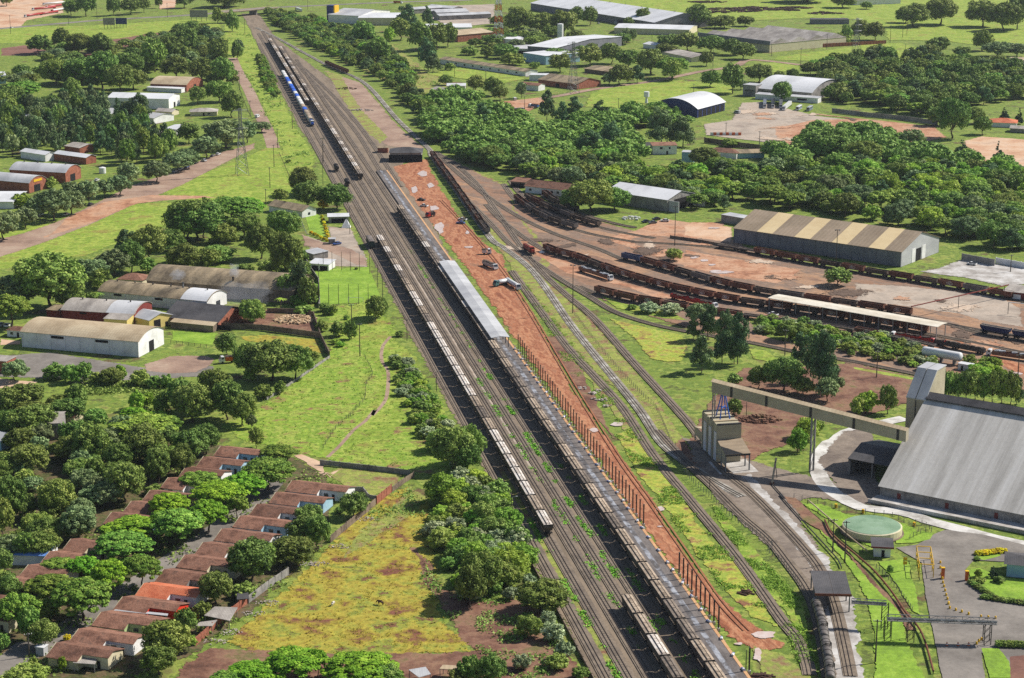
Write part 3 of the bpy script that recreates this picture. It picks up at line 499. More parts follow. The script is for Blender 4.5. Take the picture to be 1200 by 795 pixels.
B['roof_light_grey'] = mat('light_grey_roof', [S(172, 172, 176), S(190, 190, 192), S(206, 206, 208)], 0.08, 0.6, 0.8, 0.08, local=True, stripes=('X', 0.7, 0.06), stretch=(1, 0.4, 1))
B['roof_dark'] = mat('charcoal_sheet_roof', [S(66, 64, 66), S(84, 82, 84), S(96, 93, 94)], 0.1, 0.7, 1.0, 0.12, local=True, stripes=('X', 0.6, 0.1))
B['roof_taupe'] = mat('taupe_sheet_roof', [S(146, 128, 108), S(160, 142, 120), S(172, 152, 130)], 0.06, 0.8, 0.9, 0.06, local=True, stripes=('X', 0.14, 0.05))
B['roof_sand'] = mat('translucent_sand_panel', [S(222, 196, 150), S(236, 212, 166)], 0.1, 0.8, 0.9, 0.05, local=True)
B['roof_blue'] = mat('sky_blue_roof', [S(104, 146, 216), S(130, 168, 228)], 0.2, 0.6)
B['roof_store'] = mat('streaked_pale_roof', [S(178, 172, 164), S(214, 208, 200), S(235, 230, 224)], 0.09, 0.65, 0.7, 0.08, local=True, stretch=(1.6, 0.07, 0.07))
B['steel'] = mat('galvanised_steel', [S(126, 128, 130), S(152, 154, 156)], 0.4, 0.5, metal=0.4)
B['dark_steel'] = mat('dark_steel', [S(62, 60, 60), S(80, 78, 76)], 0.4, 0.6, metal=0.3)
B['wood_pole'] = mat('weathered_pole', [S(74, 66, 60), S(98, 90, 82)], 0.4, 0.9)
B['orange_paint'] = mat('orange_paint', [S(206, 96, 40), S(222, 112, 52)], 0.4, 0.6)
B['blue_steel'] = mat('blue_steel', [S(50, 100, 190), S(64, 118, 206)], 0.4, 0.5)
B['yellow_paint'] = mat('yellow_paint', [S(226, 176, 30), S(240, 194, 44)], 0.4, 0.6)
B['water_green'] = mat('green_tank_roof', [S(116, 146, 116), S(136, 164, 134), S(146, 172, 146)], 0.15, 0.6, 0.8, 0.06)
B['tank_white'] = mat('white_tank_paint', [S(222, 222, 222), S(238, 238, 238)], 0.3, 0.5)
B['rust'] = mat('rusty_plate', [S(104, 62, 46), S(134, 82, 60)], 0.4, 0.8)

def prof(kind, D, h, rise, o):
    if kind == 'gable': return [(-o, h - rise * o / (D / 2)), (D / 2, h + rise), (D + o, h - rise * o / (D / 2))]
    if kind == 'mono': return [(-o, h - rise * o / D), (D + o, h + rise + rise * o / D)]
    if kind == 'monoback': return [(-o, h + rise), (D + o, h)]
    if kind == 'flat': return [(-o, h + .05), (D + o, h + .06)]
    if kind == 'barrel':
        r = (D * D / 4 + rise * rise) / (2 * rise); a = math.asin(min(1, D / 2 / r)); n = 14
        P = [(D / 2 + r * math.sin(-a + 2 * a * i / n), h + rise - r + r * math.cos(-a + 2 * a * i / n)) for i in range(n + 1)]
        return [(-o, P[0][1] - o * 0.4)] + P[1:-1] + [(D + o, P[-1][1] - o * 0.4)]
def shed(name, label, cat, FL, FR, h, D, roof='gable', rise=2.0, wallm='white', roofm='roof_grey', o=0.5, doors=(), windows=(), ribs=0, turn=False, group=None, L=None, panels=(), vents=0, vis=0):
    """FL, FR: where the front eave runs on the land; local x runs FL->FR, y runs away from it."""
    FL = Vector((FL.x, FL.y, 0)); FR = Vector((FR.x, FR.y, 0)); d = FR - FL; L = L or d.length; rz = math.atan2(d.y, d.x)
    t = thing(name, label, cat, FL, rz, group)
    w = MB(); ax = 'y' if turn else 'x'; span = L if turn else D; run = D if turn else L
    pr = prof(roof, span, h, rise, 0.0)
    if roof == 'hip':
        pr = None
        w.prism([(0, 0), (L, 0), (L, D), (0, D)], 0, h); rr = MB(); k = min(L, D) / 2
        p = [(-o, -o, h), (L + o, -o, h), (L + o, D + o, h), (-o, D + o, h), (k, D / 2, h + rise), (L - k, D / 2, h + rise)]
        rr.add(p, [(0, 1, 5, 4), (1, 2, 5), (2, 3, 4, 5), (3, 0, 4), (3, 2, 1, 0)]); rr.build('roof', B[roofm], t)
    else:
        w.ext([(0, 0)] + [(max(0, min(span, a)), b) for a, b in pr] + [(span, 0)], ax, 0.0, run)
        up = prof(roof, span, h, rise, o); rr = MB()
        rr.ext([(a, b + 0.16) for a, b in up] + [(a, b + 0.03) for a, b in up[::-1]], ax, -o, run + o)
        rr.build('roof', B[roofm], t)
    if ribs:
        for i in range(ribs + 1):
            x = L * i / ribs; w.box((min(max(x, 0.12), L - 0.12), -0.1, h / 2 - 0.05), (0.3, 0.25, h - 0.1))
    w.build('wall', B[wallm], t)
    def place(nm, m, face, pos, z0, ww, hh, lab=None):
        b = MB()
        if face == 'front': b.box((L * pos, -0.05, z0 + hh / 2), (ww, 0.16, hh))
        elif face == 'right': b.box((L + 0.05, D * pos, z0 + hh / 2), (0.16, ww, hh))
        elif face == 'left': b.box((-0.05, D * pos, z0 + hh / 2), (0.16, ww, hh))
        q = b.build(nm, B[m], t)
        if lab: q['label'] = lab
    for dd in doors: place(dd[5] if len(dd) > 5 else 'door', dd[4] if len(dd) > 4 else 'dark', dd[0], dd[1], 0, dd[2], dd[3])  # on open sheds these dark panels stand in for the unlit inside
    for ww in windows: place('window', ww[5] if len(ww) > 5 else 'glass', ww[0], ww[1], ww[2], ww[3], ww[4])
    for (x0, x1, m) in panels:                              # sheets of another colour laid over the roof
        pb = MB(); pb.ext([(a, b + 0.22) for a, b in up] + [(a, b + 0.165) for a, b in up[::-1]], ax, x0 * run, x1 * run); q = pb.build('roof_panel', B[m], t)
    for i in range(vents):
        x = run * (i + 0.5) / vents; zt = h + rise + 0.5
        v = MB(); v.lathe([(0.0, 0.75), (0.5, 0.5), (0.32, 0.2), (0.32, -0.6)], 8, (x, span / 2, zt) if not turn else (span / 2, x, zt)); v.build('roof_vent', B['dark_steel'], t)
    return t
E4 = lambda k, a, b, h: (T(k, a[0], a[1], h), T(k, b[0], b[1], h))
# --- left industrial group
a, b = E4('N', (125, 290), (805, 350), 6.9)
shed('warehouse', 'long white warehouse with tan curved roof beside the grey lane', 'warehouse', a, b, 6.9, 22.5, 'barrel', 2.9, 'white', 'roof_tan', 0.5, doors=[('right', 0.5, 4.2, 4.6)], windows=[('front', 0.31, 5.0, 6.0, 1.1, 'dark'), ('front', 0.69, 5.0, 6.0, 1.1, 'dark')], ribs=8)
a, b = E4('N', (40, 282), (130, 288), 3); shed('gatehouse', 'tiny white gatehouse with brown tiled roof left of the white warehouse', 'gatehouse', a, b, 3, 6, 'hip', 1.2, 'white', 'tile_roof', 0.5, windows=[('front', 0.3, 1, 1.2, 1.2)], doors=[('front', 0.7, 1, 2.1)])
a, b = E4('N', (358, 165), (780, 190), 6.0); shed('warehouse', 'maroon walled warehouse with grey curved roof behind the white warehouse', 'warehouse', a, b, 6.0, 20, 'barrel', 2.6, 'maroon', 'roof_grey', 0.4, windows=[('front', 0.3, 4.6, 3.2, .8, 'dark')], ribs=5, vents=3, panels=[(0.62, 0.995, 'roof_light_grey')])
a, b = E4('N', (270, 165), (350, 172), 4.5); shed('annex', 'low maroon annex at the left end of the maroon warehouse', 'annex', a, b, 4.5, 8, 'mono', 0.5, 'maroon', 'roof_brown', 0.3)
a, b = E4('N', (605, 217), (738, 226), 5.0); shed('annex', 'yellow walled lean-to with grey roof in front of the maroon warehouse', 'annex', a, b, 5.0, 9, 'mono', 1.2, 'yellow', 'roof_grey', 0.3)
a, b = E4('N', (772, 202), (868, 226), 4.6); shed('annex', 'yellow gabled block with pale metal roof and dark doorways', 'annex', a, b, 4.6, 13, 'gable', 2.0, 'yellow', 'roof_light_grey', 0.5, doors=[('right', 0.35, 3.6, 4), ('right', 0.75, 1.2, 2.2)])
a, b = E4('F', (458, 640), (965, 690), 5.2); shed('warehouse', 'long grey curved roof warehouse with white gable below the smoking stack', 'warehouse', a, b, 5.2, 18, 'barrel', 2.8, 'white', 'roof_brown', 0.4, ribs=8, doors=[('right', 0.55, 3.6, 3.4)], windows=[('front', 0.18, 3.6, 4.2, 1, 'dark'), ('front', 0.56, 3.6, 4.2, 1, 'dark')], vents=6, panels=[(0.76, 0.999, 'roof_white')])
a, b = E4('F', (685, 590), (1368, 640), 6.2); shed('warehouse', 'big brown streaked barrel roof warehouse, largest of the left factory group', 'warehouse', a, b, 6.2, 24.5, 'barrel', 4.6, 'brown_wall', 'roof_brown', 0.5, windows=[('right', 0.3, 3.0, 2.4, 1.6)], doors=[('right', 0.68, 2.2, 3.2)], ribs=6)
a, b = T('G', 390, 680), T('G', 455, 655); shed('annex', 'small open lean-to at the right end of the barrel roof warehouse', 'annex', a, b, 3.2, 5, 'mono', 0.7, 'brick', 'roof_dark', 0.4, doors=[('front', 0.5, 4.5, 2.2)])
a, b = E4('O', (-40, 205), (275, 237), 3.6); shed('shed', 'long black roofed work shed behind the timber yard', 'shed', a, b, 3.6, 26, 'gable', 4.2, 'brick', 'roof_dark', 0.6, doors=[('front', 0.5, 40, 2.4)])
a, b = E4('O', (15, 216), (262, 240), 3.2); shed('lean_to', 'narrow cream lean-to roof along the black work shed', 'lean-to', a + Vector((-0.5, -4.5, 0)), b + Vector((-0.5, -4.5, 0)), 2.8, 3.5, 'mono', 0.7, 'brown_wall', 'roof_tan', 0.2)
a, b = E4('F', (548, 585), (662, 592), 3.2); shed('house', 'brown hip roofed house beside the barrel roof warehouse', 'house', a, b, 3.2, 11, 'hip', 2.2, 'cream', 'tile_roof', 0.6)
a, b = E4('F', (45, 75), (305, 90), 6.6); shed('hall', 'brick hall with grey curved roof and row of roof vents', 'hall', a, b, 6.6, 19, 'barrel', 3.2, 'brick', 'roof_light_grey', 0.4, vents=4, doors=[('right', 0.45, 6, 4.5)], ribs=6)
a, b = E4('F', (-90, 118), (135, 138), 6.2); t = shed('hall', 'brick hall with grey curved roof and yellow sign on its gable', 'hall', a, b, 6.2, 17, 'barrel', 3.0, 'brick', 'roof_light_grey', 0.4, doors=[('right', 0.45, 6, 4.2)], ribs=6)
mb = MB(); mb.box(((b - a).length + 0.12, 8.5, 6.7), (0.14, 8, 1.4)); mb.build('sign_board', B['yellow_paint'], t)
a, b = E4('F', (-60, 225), (60, 225), 4.2); shed('shed', 'white low metal roofed shed at the left edge', 'shed', a, b, 4.2, 32, 'gable', 1.5, 'white', 'roof_white', 0.6)
# --- station yard
a, b = E4('G', (458, 240), (612, 268), 4.0); shed('house', 'grey roofed station house above the hedge walk', 'house', a, b, 4.0, 11, 'gable', 2.2, 'white', 'roof_brown', 0.8, windows=[('right', 0.5, 1, 1.6, 1.4)])
a, b = E4('G', (735, 296), (830, 294), 3.4); shed('kiosk', 'white roofed open shelter beside the tracks', 'shelter', a, b, 3.4, 7, 'mono', 0.4, 'grey_wall', 'roof_white', 0.6, doors=[('front', 0.5, 8, 2.4)])
mb = MB(); mb.add([(0, 0, 0), (5, 0, 0), (5, 5, 0), (0, 5, 0), (2.2, 2.4, 4.4), (3.0, 2.6, 4.4)], [(0, 1, 5, 4), (1, 2, 5), (2, 3, 4, 5), (3, 0, 4), (0, 3, 2, 1)]); tag(mb.build('canvas_tent', B['tank_white'], None, T('G', 795, 348)), 'small white pointed tent beside the open shelter', 'tent')
a, b = E4('G', (735, 400), (765, 400), 2.6); shed('hut', 'small grey hut at the foot of the yellow hedge', 'hut', a, b, 2.6, 3.5, 'flat', 0.1, 'grey_wall', 'roof_light_grey', 0.3)
a, b = E4('G', (645, 512), (735, 518), 3.2); shed('garage', 'white roofed open garage beside the football pitch', 'garage', a, b, 3.2, 9, 'mono', 0.5, 'white', 'roof_white', 0.5, doors=[('front', 0.3, 3.2, 2.3), ('front', 0.75, 4, 2.3)])
a, b = E4('G', (615, 455), (665, 470), 3.0); shed('shed', 'grey roofed shed against the white garage', 'shed', a, b, 3.0, 9, 'mono', 0.4, 'grey_wall', 'roof_light_grey', 0.3)
a, b = E4('B', (822, 712), (968, 712), 6.2); shed('engine_shed', 'open dark roofed shed at the head of the platform', 'shed', a, b, 6.2, 16, 'hip', 2.6, 'grey_wall', 'roof_dark', 0.8, doors=[('front', 0.5, 22, 4.8)])
a, b = E4('B', (765, 690), (812, 690), 3.4); shed('hut', 'small brown lean-to beside the open dark shed', 'hut', a, b, 3.4, 6, 'mono', 0.4, 'brick', 'roof_brown', 0.3)
# --- upper left buildings in the trees
a, b = E4('A', (500, 455), (785, 462), 8.0); shed('warehouse', 'tall white warehouse among the upper left trees', 'warehouse', a, b, 8.0, 26, 'gable', 2.4, 'white', 'roof_white', 0.5, doors=[('right', 0.5, 4, 4)])
a, b = E4('A', (700, 390), (868, 396), 5.5); shed('warehouse', 'brick gabled warehouse with pale orange roof behind the white one', 'warehouse', a, b, 5.5, 34, 'barrel', 4, 'brick', 'roof_tan', 0.5, doors=[('right', 0.5, 5, 4)])
a, b = E4('A', (690, 402), (850, 410), 3.2); shed('annex', 'low white annex in front of the brick gabled warehouse', 'annex', a + Vector((0, -7, 0)), b + Vector((0, -7, 0)), 3.2, 6, 'mono', .4, 'white', 'roof_white', 0.3)
a, b = E4('A', (725, 518), (800, 522), 3.2); shed('house', 'small cream house in front of the tall white warehouse', 'house', a, b, 3.2, 11, 'gable', 1.6, 'cream', 'roof_grey', 0.6, windows=[('front', 0.7, 1, 2, 1.2)], doors=[('front', 0.3, 1.4, 2.2)])
a, b = E4('A', (885, 522), (1010, 520), 3.2); shed('house', 'cream house with dark grey roof beside the small forecourt', 'house', a, b, 3.2, 13, 'hip', 2.0, 'cream', 'roof_grey', 0.8, windows=[('front', 0.7, 1, 2, 1.2)], doors=[('front', 0.5, 1.4, 2.2)])
a, b = E4('A', (580, 612), (760, 630), 3.6); shed('building', 'long low building with dirty pale roof under the trees', 'building', a, b, 3.6, 14, 'gable', 1.5, 'brown_wall', 'roof_grey', 0.5)
a, b = E4('A', (768, 598), (822, 604), 4.6); shed('shed', 'white gabled shed right of the long low building', 'shed', a, b, 4.6, 22, 'gable', 1.2, 'white', 'roof_white', 0.4)
a, b = E4('A', (415, 520), (715, 552), 4.2); shed('building', 'white walled long building half hidden by trees', 'building', a, b, 4.2, 22, 'gable', 2, 'white', 'roof_light_grey', 0.4)
a, b = E4('A', (30, 548), (130, 560), 4.2); shed('building', 'white building peeping out at the far left', 'building', a, b, 4.2, 22, 'gable', 2, 'white', 'roof_light_grey', 0.4)
a, b = E4('A', (300, 680), (370, 690), 4.0); shed('building', 'brick hut with grey roof between the left trees', 'building', a, b, 4.0, 16, 'gable', 1.5, 'brick', 'roof_grey', 0.4)
a, b = E4('A', (-60, 355), (26, 352), 7.0); shed('building', 'pale blue building cut by the left frame edge', 'building', a, b, 7.0, 26, 'flat', 0.2, 'blue_wall', 'roof_white', 0.4)
a, b = E4('A', (240, 246), (500, 262), 3.0); shed('farm_house', 'low brown farm shed under the far round trees', 'shed', a, b, 3.0, 10, 'gable', 1.4, 'brick', 'tile_roof', 0.5)
# --- right side of the tracks, middle
a, b = E4('I', (62, 150), (262, 172), 4.2); shed('workshop', 'white walled railway workshop with brown tiled roof', 'workshop', a, b, 4.2, 14, 'gable', 2.6, 'white', 'tile_roof', 0.7, windows=[('front', 0.12, 1.4, 1.6, 1.4), ('front', 0.62, 1.4, 1.6, 1.4), ('front', 0.76, 1.4, 1.6, 1.4), ('front', 0.9, 1.4, 1.6, 1.4)], doors=[('front', 0.42, 2, 2.8)])
a, b = E4('I', (-5, 130), (60, 135), 3.6); shed('lean_to', 'open brown roofed lean-to left of the railway workshop', 'lean-to', a, b, 3.6, 9, 'mono', 0.8, 'brown_wall', 'tile_roof', 0.5, doors=[('front', 0.5, 9, 2.6)])
a, b = E4('I', (440, 175), (724, 217), 6.9); t = shed('depot_shed', 'pale metal shed with open gable behind the big tree', 'shed', a, b, 6.9, 27, 'gable', 3.4, 'grey_wall', 'roof_white', 0.5, doors=[('right', 0.6, 19, 6.2)])
mb = MB(); L_ = (b - a).length; mb.box((L_ + 3.6, 1.5, 3.2), (7, 0.4, 6.4)); mb.build('door', B['roof_light_grey'], t)
mb = MB(); mb.box((L_ + 4, 26.5, 3.2), (8, 0.4, 6.4)); mb.build('door', B['roof_white'], t)
a, b = E4('J', (300, 435), (885, 518), 7.9); b = a + (b - a).normalized() * 97.5
pan = [(0.145, 0.24, 'roof_sand'), (0.375, 0.47, 'roof_sand'), (0.60, 0.69, 'roof_sand'), (0.815, 0.905, 'roof_sand')]
t = shed('warehouse', 'huge brown ridged warehouse with pale roof bands and blue grey walls', 'warehouse', a, b, 7.9, 44, 'gable', 6.6, 'blue_grey_wall', 'roof_taupe', 0.6, panels=pan, doors=[('right', 0.45, 6, 6.5)], ribs=14)
mb = MB(); L_ = 97.5
mb.box((L_ + 0.12, 14.2, 3.6), (0.12, 4, 7.2)); mb.box((L_ + 0.12, 25.8, 3.6), (0.12, 4, 7.2)); mb.build('sliding_door', B['white'], t)
mb = MB(); mb.ext([(0.4, 0), (0.4, 7.8), (22, 14.3), (43.6, 7.8), (43.6, 0)], 'x', L_ + 0.01, L_ + 0.05); q = mb.build('sunlit_gable_sheet', B['roof_light_grey'], t); q['label'] = 'gable end coloured paler as the sunlit side'  # paler sheet colours the sunlit gable against the shaded long front
def canopy(name, label, FL, FR, D, h, roofm, postm, n, rise=0.6, cat='canopy', wall=False):
    d = FR - FL; d.z = 0; L = d.length; t = thing(name, label, cat, (FL.x, FL.y, 0), math.atan2(d.y, d.x))
    mb = MB(); p = [(0, h), (D / 2, h + rise), (D, h)]
    mb.ext([(x, z + 0.22) for x, z in p] + [(x, z) for x, z in p[::-1]], 'x', 0, L); mb.build('roof', B[roofm], t)
    for i in range(n):
        x = 0.6 + (L - 1.2) * i / (n - 1)
        for y in (0.5, D - 0.5): mb = MB(); mb.box((x, y, h / 2), (0.35, 0.35, h)); mb.build('post', B[postm], t)
    return t
a, b = E4('L', (495, 148), (1484, 318), 5.6); canopy('loading_canopy', 'long flat cream canopy over the middle siding', a, b, 9.5, 5.6, 'roof_cream', 'grey_wall', 13, 0.35)
a, b = T('H', 540, 515, 6), T('H', 807, 800, 6)
canopy('platform_roof', 'long pale grey new roof over the platform', UV(795, 147.0), UV(946, 147.0), 8.0, 5.2, 'roof_light_grey', 'steel', 24, 0.5)
# --- yard right-hand edge odds
a, b = E4('M', (880, 105), (1100, 130), 3.6); shed('shed', 'maroon hut with flat grey roof at the right edge', 'shed', a, b, 3.6, 12, 'mono', 0.5, 'maroon', 'roof_grey', 0.8, doors=[('front', 0.3, 5, 2.6, 'white')])
a, b = E4('J', (225, 357), (372, 382), 4.2); shed('shed', 'low concrete shed left of the huge brown warehouse', 'shed', a, b, 4.2, 8, 'flat', 0.1, 'grey_wall', 'roof_light_grey', 0.2)
# --- houses (terrace rows)
def house(FLp, label, L, wallm, roofm, gutter='cream', group='terraced houses', h=2.7, D=10.8, rise=1.6, ang=-18.5, front=0.55):
    o = at(FLp, 2.9); t = thing('terrace_house', label, 'house', (o.x, o.y, 0), R(ang), group)
    k = 2.9; x1 = L * front
    w = MB(); w.ext([(0, 0), (0, h), (D / 2, h + rise), (D, h), (D, 0)], 'x', 0.0, x1)
    zk = h + rise * k / (D / 2); w.ext([(k, 0), (k, zk - 0.02), (D / 2, h + rise - 0.01), (D - 0.01, h - 0.01), (D - 0.01, 0)], 'x', x1, L)
    w.build('wall', B[wallm], t)
    r = MB(); o_ = 0.5
    def shell(y0, z0, x0, xx): r.ext([(y0, z0 + .2), (D / 2, h + rise + .2), (D + o_, h - .2 + .2), (D + o_, h - .2 + .06), (D / 2, h + rise + .06), (y0, z0 + .06)], 'x', x0, xx)
    shell(-o_, h - rise * o_ / (D / 2), -o_, x1); shell(k - 0.4, zk - 0.16, x1, L + 0.4)
    r.build('roof', B[roofm], t)
    r = MB(); r.ext([(-o_, h - .1), (D / 2, h + rise + .27), (D / 2, h + rise + .05), (-o_, h - .34)], 'x', -o_ - .16, -o_ - .01); r.build('verge_board', B['cream'], t)
    m = MB(); m.box((x1 + 2, k - 0.04, 1.7), (1.5, 0.14, 1.1)); m.build('window', B['glass'], t)
    m = MB(); m.box((x1 + 4.6, k - 0.04, 1.1), (0.95, 0.14, 2.1)); m.build('door', B['dark'], t)
    m = MB(); m.box((x1 * 0.4, -0.05, 1.7), (1.5, 0.14, 1.1)); m.build('window', B['glass'], t)
    return t
rightrow = [('S', 270, 670, 16.5, 'cream', 'tile_roof', 'nearest house of the right terrace, brown tiles and cream gable at bottom left'), ('S', 398, 590, 17.5, 'white', 'tile_roof', 'second house from the near end of the right terrace, with white lean-to roof'), ('S', 528, 492, 17.5, 'green_wall', 'tile_roof', 'brown tiled terrace house with pale green wall'), ('S', 650, 405, 17.5, 'red_wall', 'tile_roof', 'brown tiled terrace house with bright red wall'), ('S', 772, 326, 17.5, 'white', 'tile_new', 'terrace house with new bright orange tiles'), ('T', 18, 246, 17.5, 'grey_wall', 'tile_roof', 'brown terrace house just above the orange tiled one'), ('T', 138, 163, 17.5, 'cream', 'tile_roof', 'brown terrace house second above the orange tiled one'), ('T', 243, 90, 17, 'white', 'tile_roof', 'brown terrace house beside the two round dark mango trees'), ('T', 350, 12, 17, 'white', 'tile_roof', 'brown terrace house fifth from the far end of the right row'), ('R', 470, 730, 17, 'blue_wall', 'tile_roof', 'brown terrace house with a bush against its wall, fourth from the far end'), ('R', 568, 660, 17, 'white', 'tile_roof', 'brown terrace house with dark window, third from the far end'), ('R', 680, 590, 17.5, 'blue_wall', 'tile_roof', 'brown terrace house with pale blue porch, second from the far end'), ('R', 775, 520, 20, 'white', 'tile_roof', 'farthest house of the right terrace with white gable beside the bare lot')]
for k, x, y, L, wm, rm, lab in rightrow: house(px(k, x, y), lab, L, wm, rm, group='right terrace of tiled houses')
leftrow = [('R', 358, 315, 15, 'blue_wall', 'farthest house of the left terrace with blue porch'), ('R', 258, 377, 15, 'blue_wall', 'left terrace house with blue wall, second from the far end'), ('R', 155, 438, 14, 'white', 'left terrace house third from the far end, half under bright trees'), ('R', 50, 502, 14, 'white', 'left terrace house fourth from the far end beside a round tree'), ('Q', 838, 577, 14, 'cream', 'left terrace house fifth from the far end among dark trees'), ('Q', 728, 642, 14, 'cream', 'left terrace house sixth from the far end with patched tiles'), ('Q', 610, 710, 14, 'blue_wall', 'left terrace house with small blue porch, seventh from the far end'), ('S', 360, 70, 13, 'cream', 'left terrace house right of the blue roof'), ('S', 238, 142, 13, 'white', 'left terrace house below the blue roof'), ('S', 115, 220, 13, 'white', 'left terrace house with white awning'), ('S', -10, 292, 15, 'cream', 'left terrace house third from the bottom left edge'), ('S', -130, 385, 15, 'cream', 'left terrace house second from the bottom left edge'), ('S', -250, 470, 15, 'cream', 'left terrace house nearest the bottom left edge')]
for k, x, y, L, wm, lab in leftrow: house(px(k, x, y), lab, L, wm, 'tile_roof', group='left terrace of tiled houses')
a, b = E4('S', (30, 95), (272, 103), 3.4); shed('house', 'house with sky blue metal roof among dark trees', 'house', a, b, 3.4, 9, 'gable', 1.2, 'white', 'roof_blue', 0.5)
def slab(name, label, cat, k, pts, z, th, m):
    mb = MB(); P = [T(k, *p, z) for p in pts]; mb.prism([(p.x, p.y) for p in P], z - th, z)
    t = mb.build(name, B[m]); tag(t, label, cat); return t
def awning(label, k, pts, z, m, posts=True):
    P = [T(k, *p, z) for p in pts]; c = sum(P, Vector()) / len(P)
    t = thing('awning', label, 'awning', (c.x, c.y, 0)); mb = MB(); mb.prism([(p.x - c.x, p.y - c.y) for p in P], z - 0.15, z); mb.build('roof', B[m], t)
    for p in P: mb = MB(); q = (p - c) * 0.94; mb.box((q.x, q.y, (z - 0.15) / 2), (0.18, 0.18, z - 0.15)); mb.build('post', B['grey_wall'], t)
awning('white flat lean-to roof behind the nearest terrace house', 'S', [(555, 598), (720, 610), (728, 590), (570, 572)], 2.8, 'roof_white')
awning('grey patched lean-to roof in front of the nearest terrace house', 'S', [(412, 708), (535, 716), (552, 682), (440, 670)], 2.6, 'roof_grey')
awning('grey strip roof in front of the red walled house', 'S', [(640, 412), (945, 442), (950, 430), (660, 402)], 2.9, 'roof_light_grey')
awning('white awning beside the left terrace house', 'S', [(100, 246), (178, 250), (182, 232), (110, 226)], 2.8, 'roof_white')
awning('grey yard roof against the near brick wall', 'T', [(285, 440), (430, 470), (475, 395), (345, 390)], 2.7, 'roof_grey')
awning('small grey roof over blue yard by the brick wall', 'T', [(235, 500), (330, 500), (360, 465), (260, 478)], 2.4, 'roof_grey')
awning('low dark roof behind the round mango trees', 'T', [(470, 350), (540, 345), (535, 310), (470, 315)], 2.6, 'roof_dark')
awning('rusty flat roof at the bottom edge of the view', 'V', [(590, 745), (650, 790), (720, 770), (690, 728)], 2.6, 'roof_light_grey')
awning('patched tin roof at the bottom edge of the view', 'V', [(770, 740), (860, 745), (890, 722), (790, 716)], 2.6, 'roof_tan')
a, b = T('Q', 250, 230), T('Q', 362, 226); shed('barn', 'old barn with stained white end wall among dark trees', 'barn', a, b, 6.4, 14, 'gable', 1.6, 'grey_wall', 'roof_grey', 0.4)
a, b = E4('Q', (-100, 215), (5, 235), 3.6); shed('house', 'grey roofed house at the left edge among trees', 'house', a, b, 3.6, 9, 'gable', 1.5, 'blue_wall', 'roof_light_grey', 0.5)
a, b = E4('N', (-120, 455), (34, 468), 5.0); shed('shed', 'brick shed cut by the left edge below the grey lane', 'shed', a, b, 5.0, 8, 'flat', 0.1, 'brick', 'roof_grey', 0.3)
a, b = E4('Q', (-60, 40), (30, 40), 3.2); shed('house', 'pale roofed house at the left edge below the brick shed', 'house', a, b, 3.2, 8, 'gable', 1.3, 'cream', 'roof_tan', 0.5)
a, b = E4('N', (290, 770), (430, 790), 3.0); shed('house', 'brown tiled house hidden beneath the left dark trees', 'house', a, b, 3.0, 7, 'gable', 1.4, 'cream', 'tile_roof', 0.5)
mb = MB(); c = T('S', 238, 660); t = thing('guard_booth', 'grey booth at the corner of the bottom left street', 'booth', (c.x, c.y, 0), R(-18)); mb.box((0, 0, 1.2), (2.4, 2.2, 2.4)); mb.build('wall', B['roof_light_grey'], t); mb = MB(); mb.box((0, 0, 2.5), (2.8, 2.6, 0.2)); mb.build('roof', B['roof_white'], t)
# --- far right
a, b = E4('D', (65, 490), (268, 508), 6.8); shed('truck_shed', 'open truck shed with white curved roof and dark blue gable', 'shed', a, b, 6.8, 45, 'barrel', 6.5, 'blue_paint', 'roof_white', 0.8, turn=True, doors=[('right', 0.1 + 0.16 * i, 5.6, 5.2) for i in range(6)])
a, b = E4('D', (545, 410), (800, 432), 6.5); shed('warehouse', 'pale curved roof warehouse behind the parked white trucks', 'warehouse', a, b, 6.5, 60, 'barrel', 7, 'grey_wall', 'roof_white', 0.8, windows=[('front', 0.5, 3.5, 40, 1.2)])
a, b = E4('D', (525, 432), (815, 452), 4.0); shed('annex', 'low grey annex along the pale curved roof warehouse', 'annex', a + Vector((1, -9, 0)), b + Vector((1, -9, 0)), 4.0, 8, 'mono', 0.5, 'white', 'roof_light_grey', 0.3, windows=[('front', 0.75, 1.5, 8, 1.5, 'dark')])
a, b = E4('D', (480, 395), (540, 400), 9); shed('tower_house', 'narrow grey block at the end of the curved roof warehouse', 'building', a, b, 9, 12, 'flat', 0.1, 'grey_wall', 'roof_light_grey', 0.3, windows=[('front', 0.5, 4, 8, 1.2)])
a, b = E4('D', (275, 165), (605, 207), 8.0)
t = shed('factory', 'far factory with long blue front and grey sawtooth roofs', 'factory', a, b, 8.0, 105, 'flat', 0.2, 'cream', 'roof_grey', 0.3, ribs=8)
for i in range(4):
    mb = MB(); y0 = 4 + i * 25.5; L_ = (b - a).length
    mb.ext([(y0, 8.3), (y0 + 12, 12.5), (y0 + 24, 8.3)], 'x', 3, L_ - 2); mb.build('roof_bay', B['roof_grey'], t)
mb = MB(); mb.box(((b - a).length / 2, -0.6, 9), ((b - a).length + 2, 1.0, 4)); mb.build('parapet', B['roof_blue'] if False else B['blue_grey_wall'], t)
a, b = E4('D', (-120, 130), (230, 140), 6); shed('warehouse', 'white flat roofed warehouse among far trees', 'warehouse', a, b, 6, 45, 'gable', 2.0, 'cream', 'roof_white', 0.5, ribs=7)
a, b = E4('C', (850, 72), (1060, 105), 8); t = shed('warehouse', 'vast pale roofed warehouse at the top of the view', 'warehouse', Vector((20, 2300, 0)) if False else a - (b - a).normalized() * 170, b, 8, 75, 'gable', 8, 'blue_grey_wall', 'roof_white', 0.8, vents=8, doors=[('front', 0.75, 14, 5), ('right', 0.4, 14, 5)])
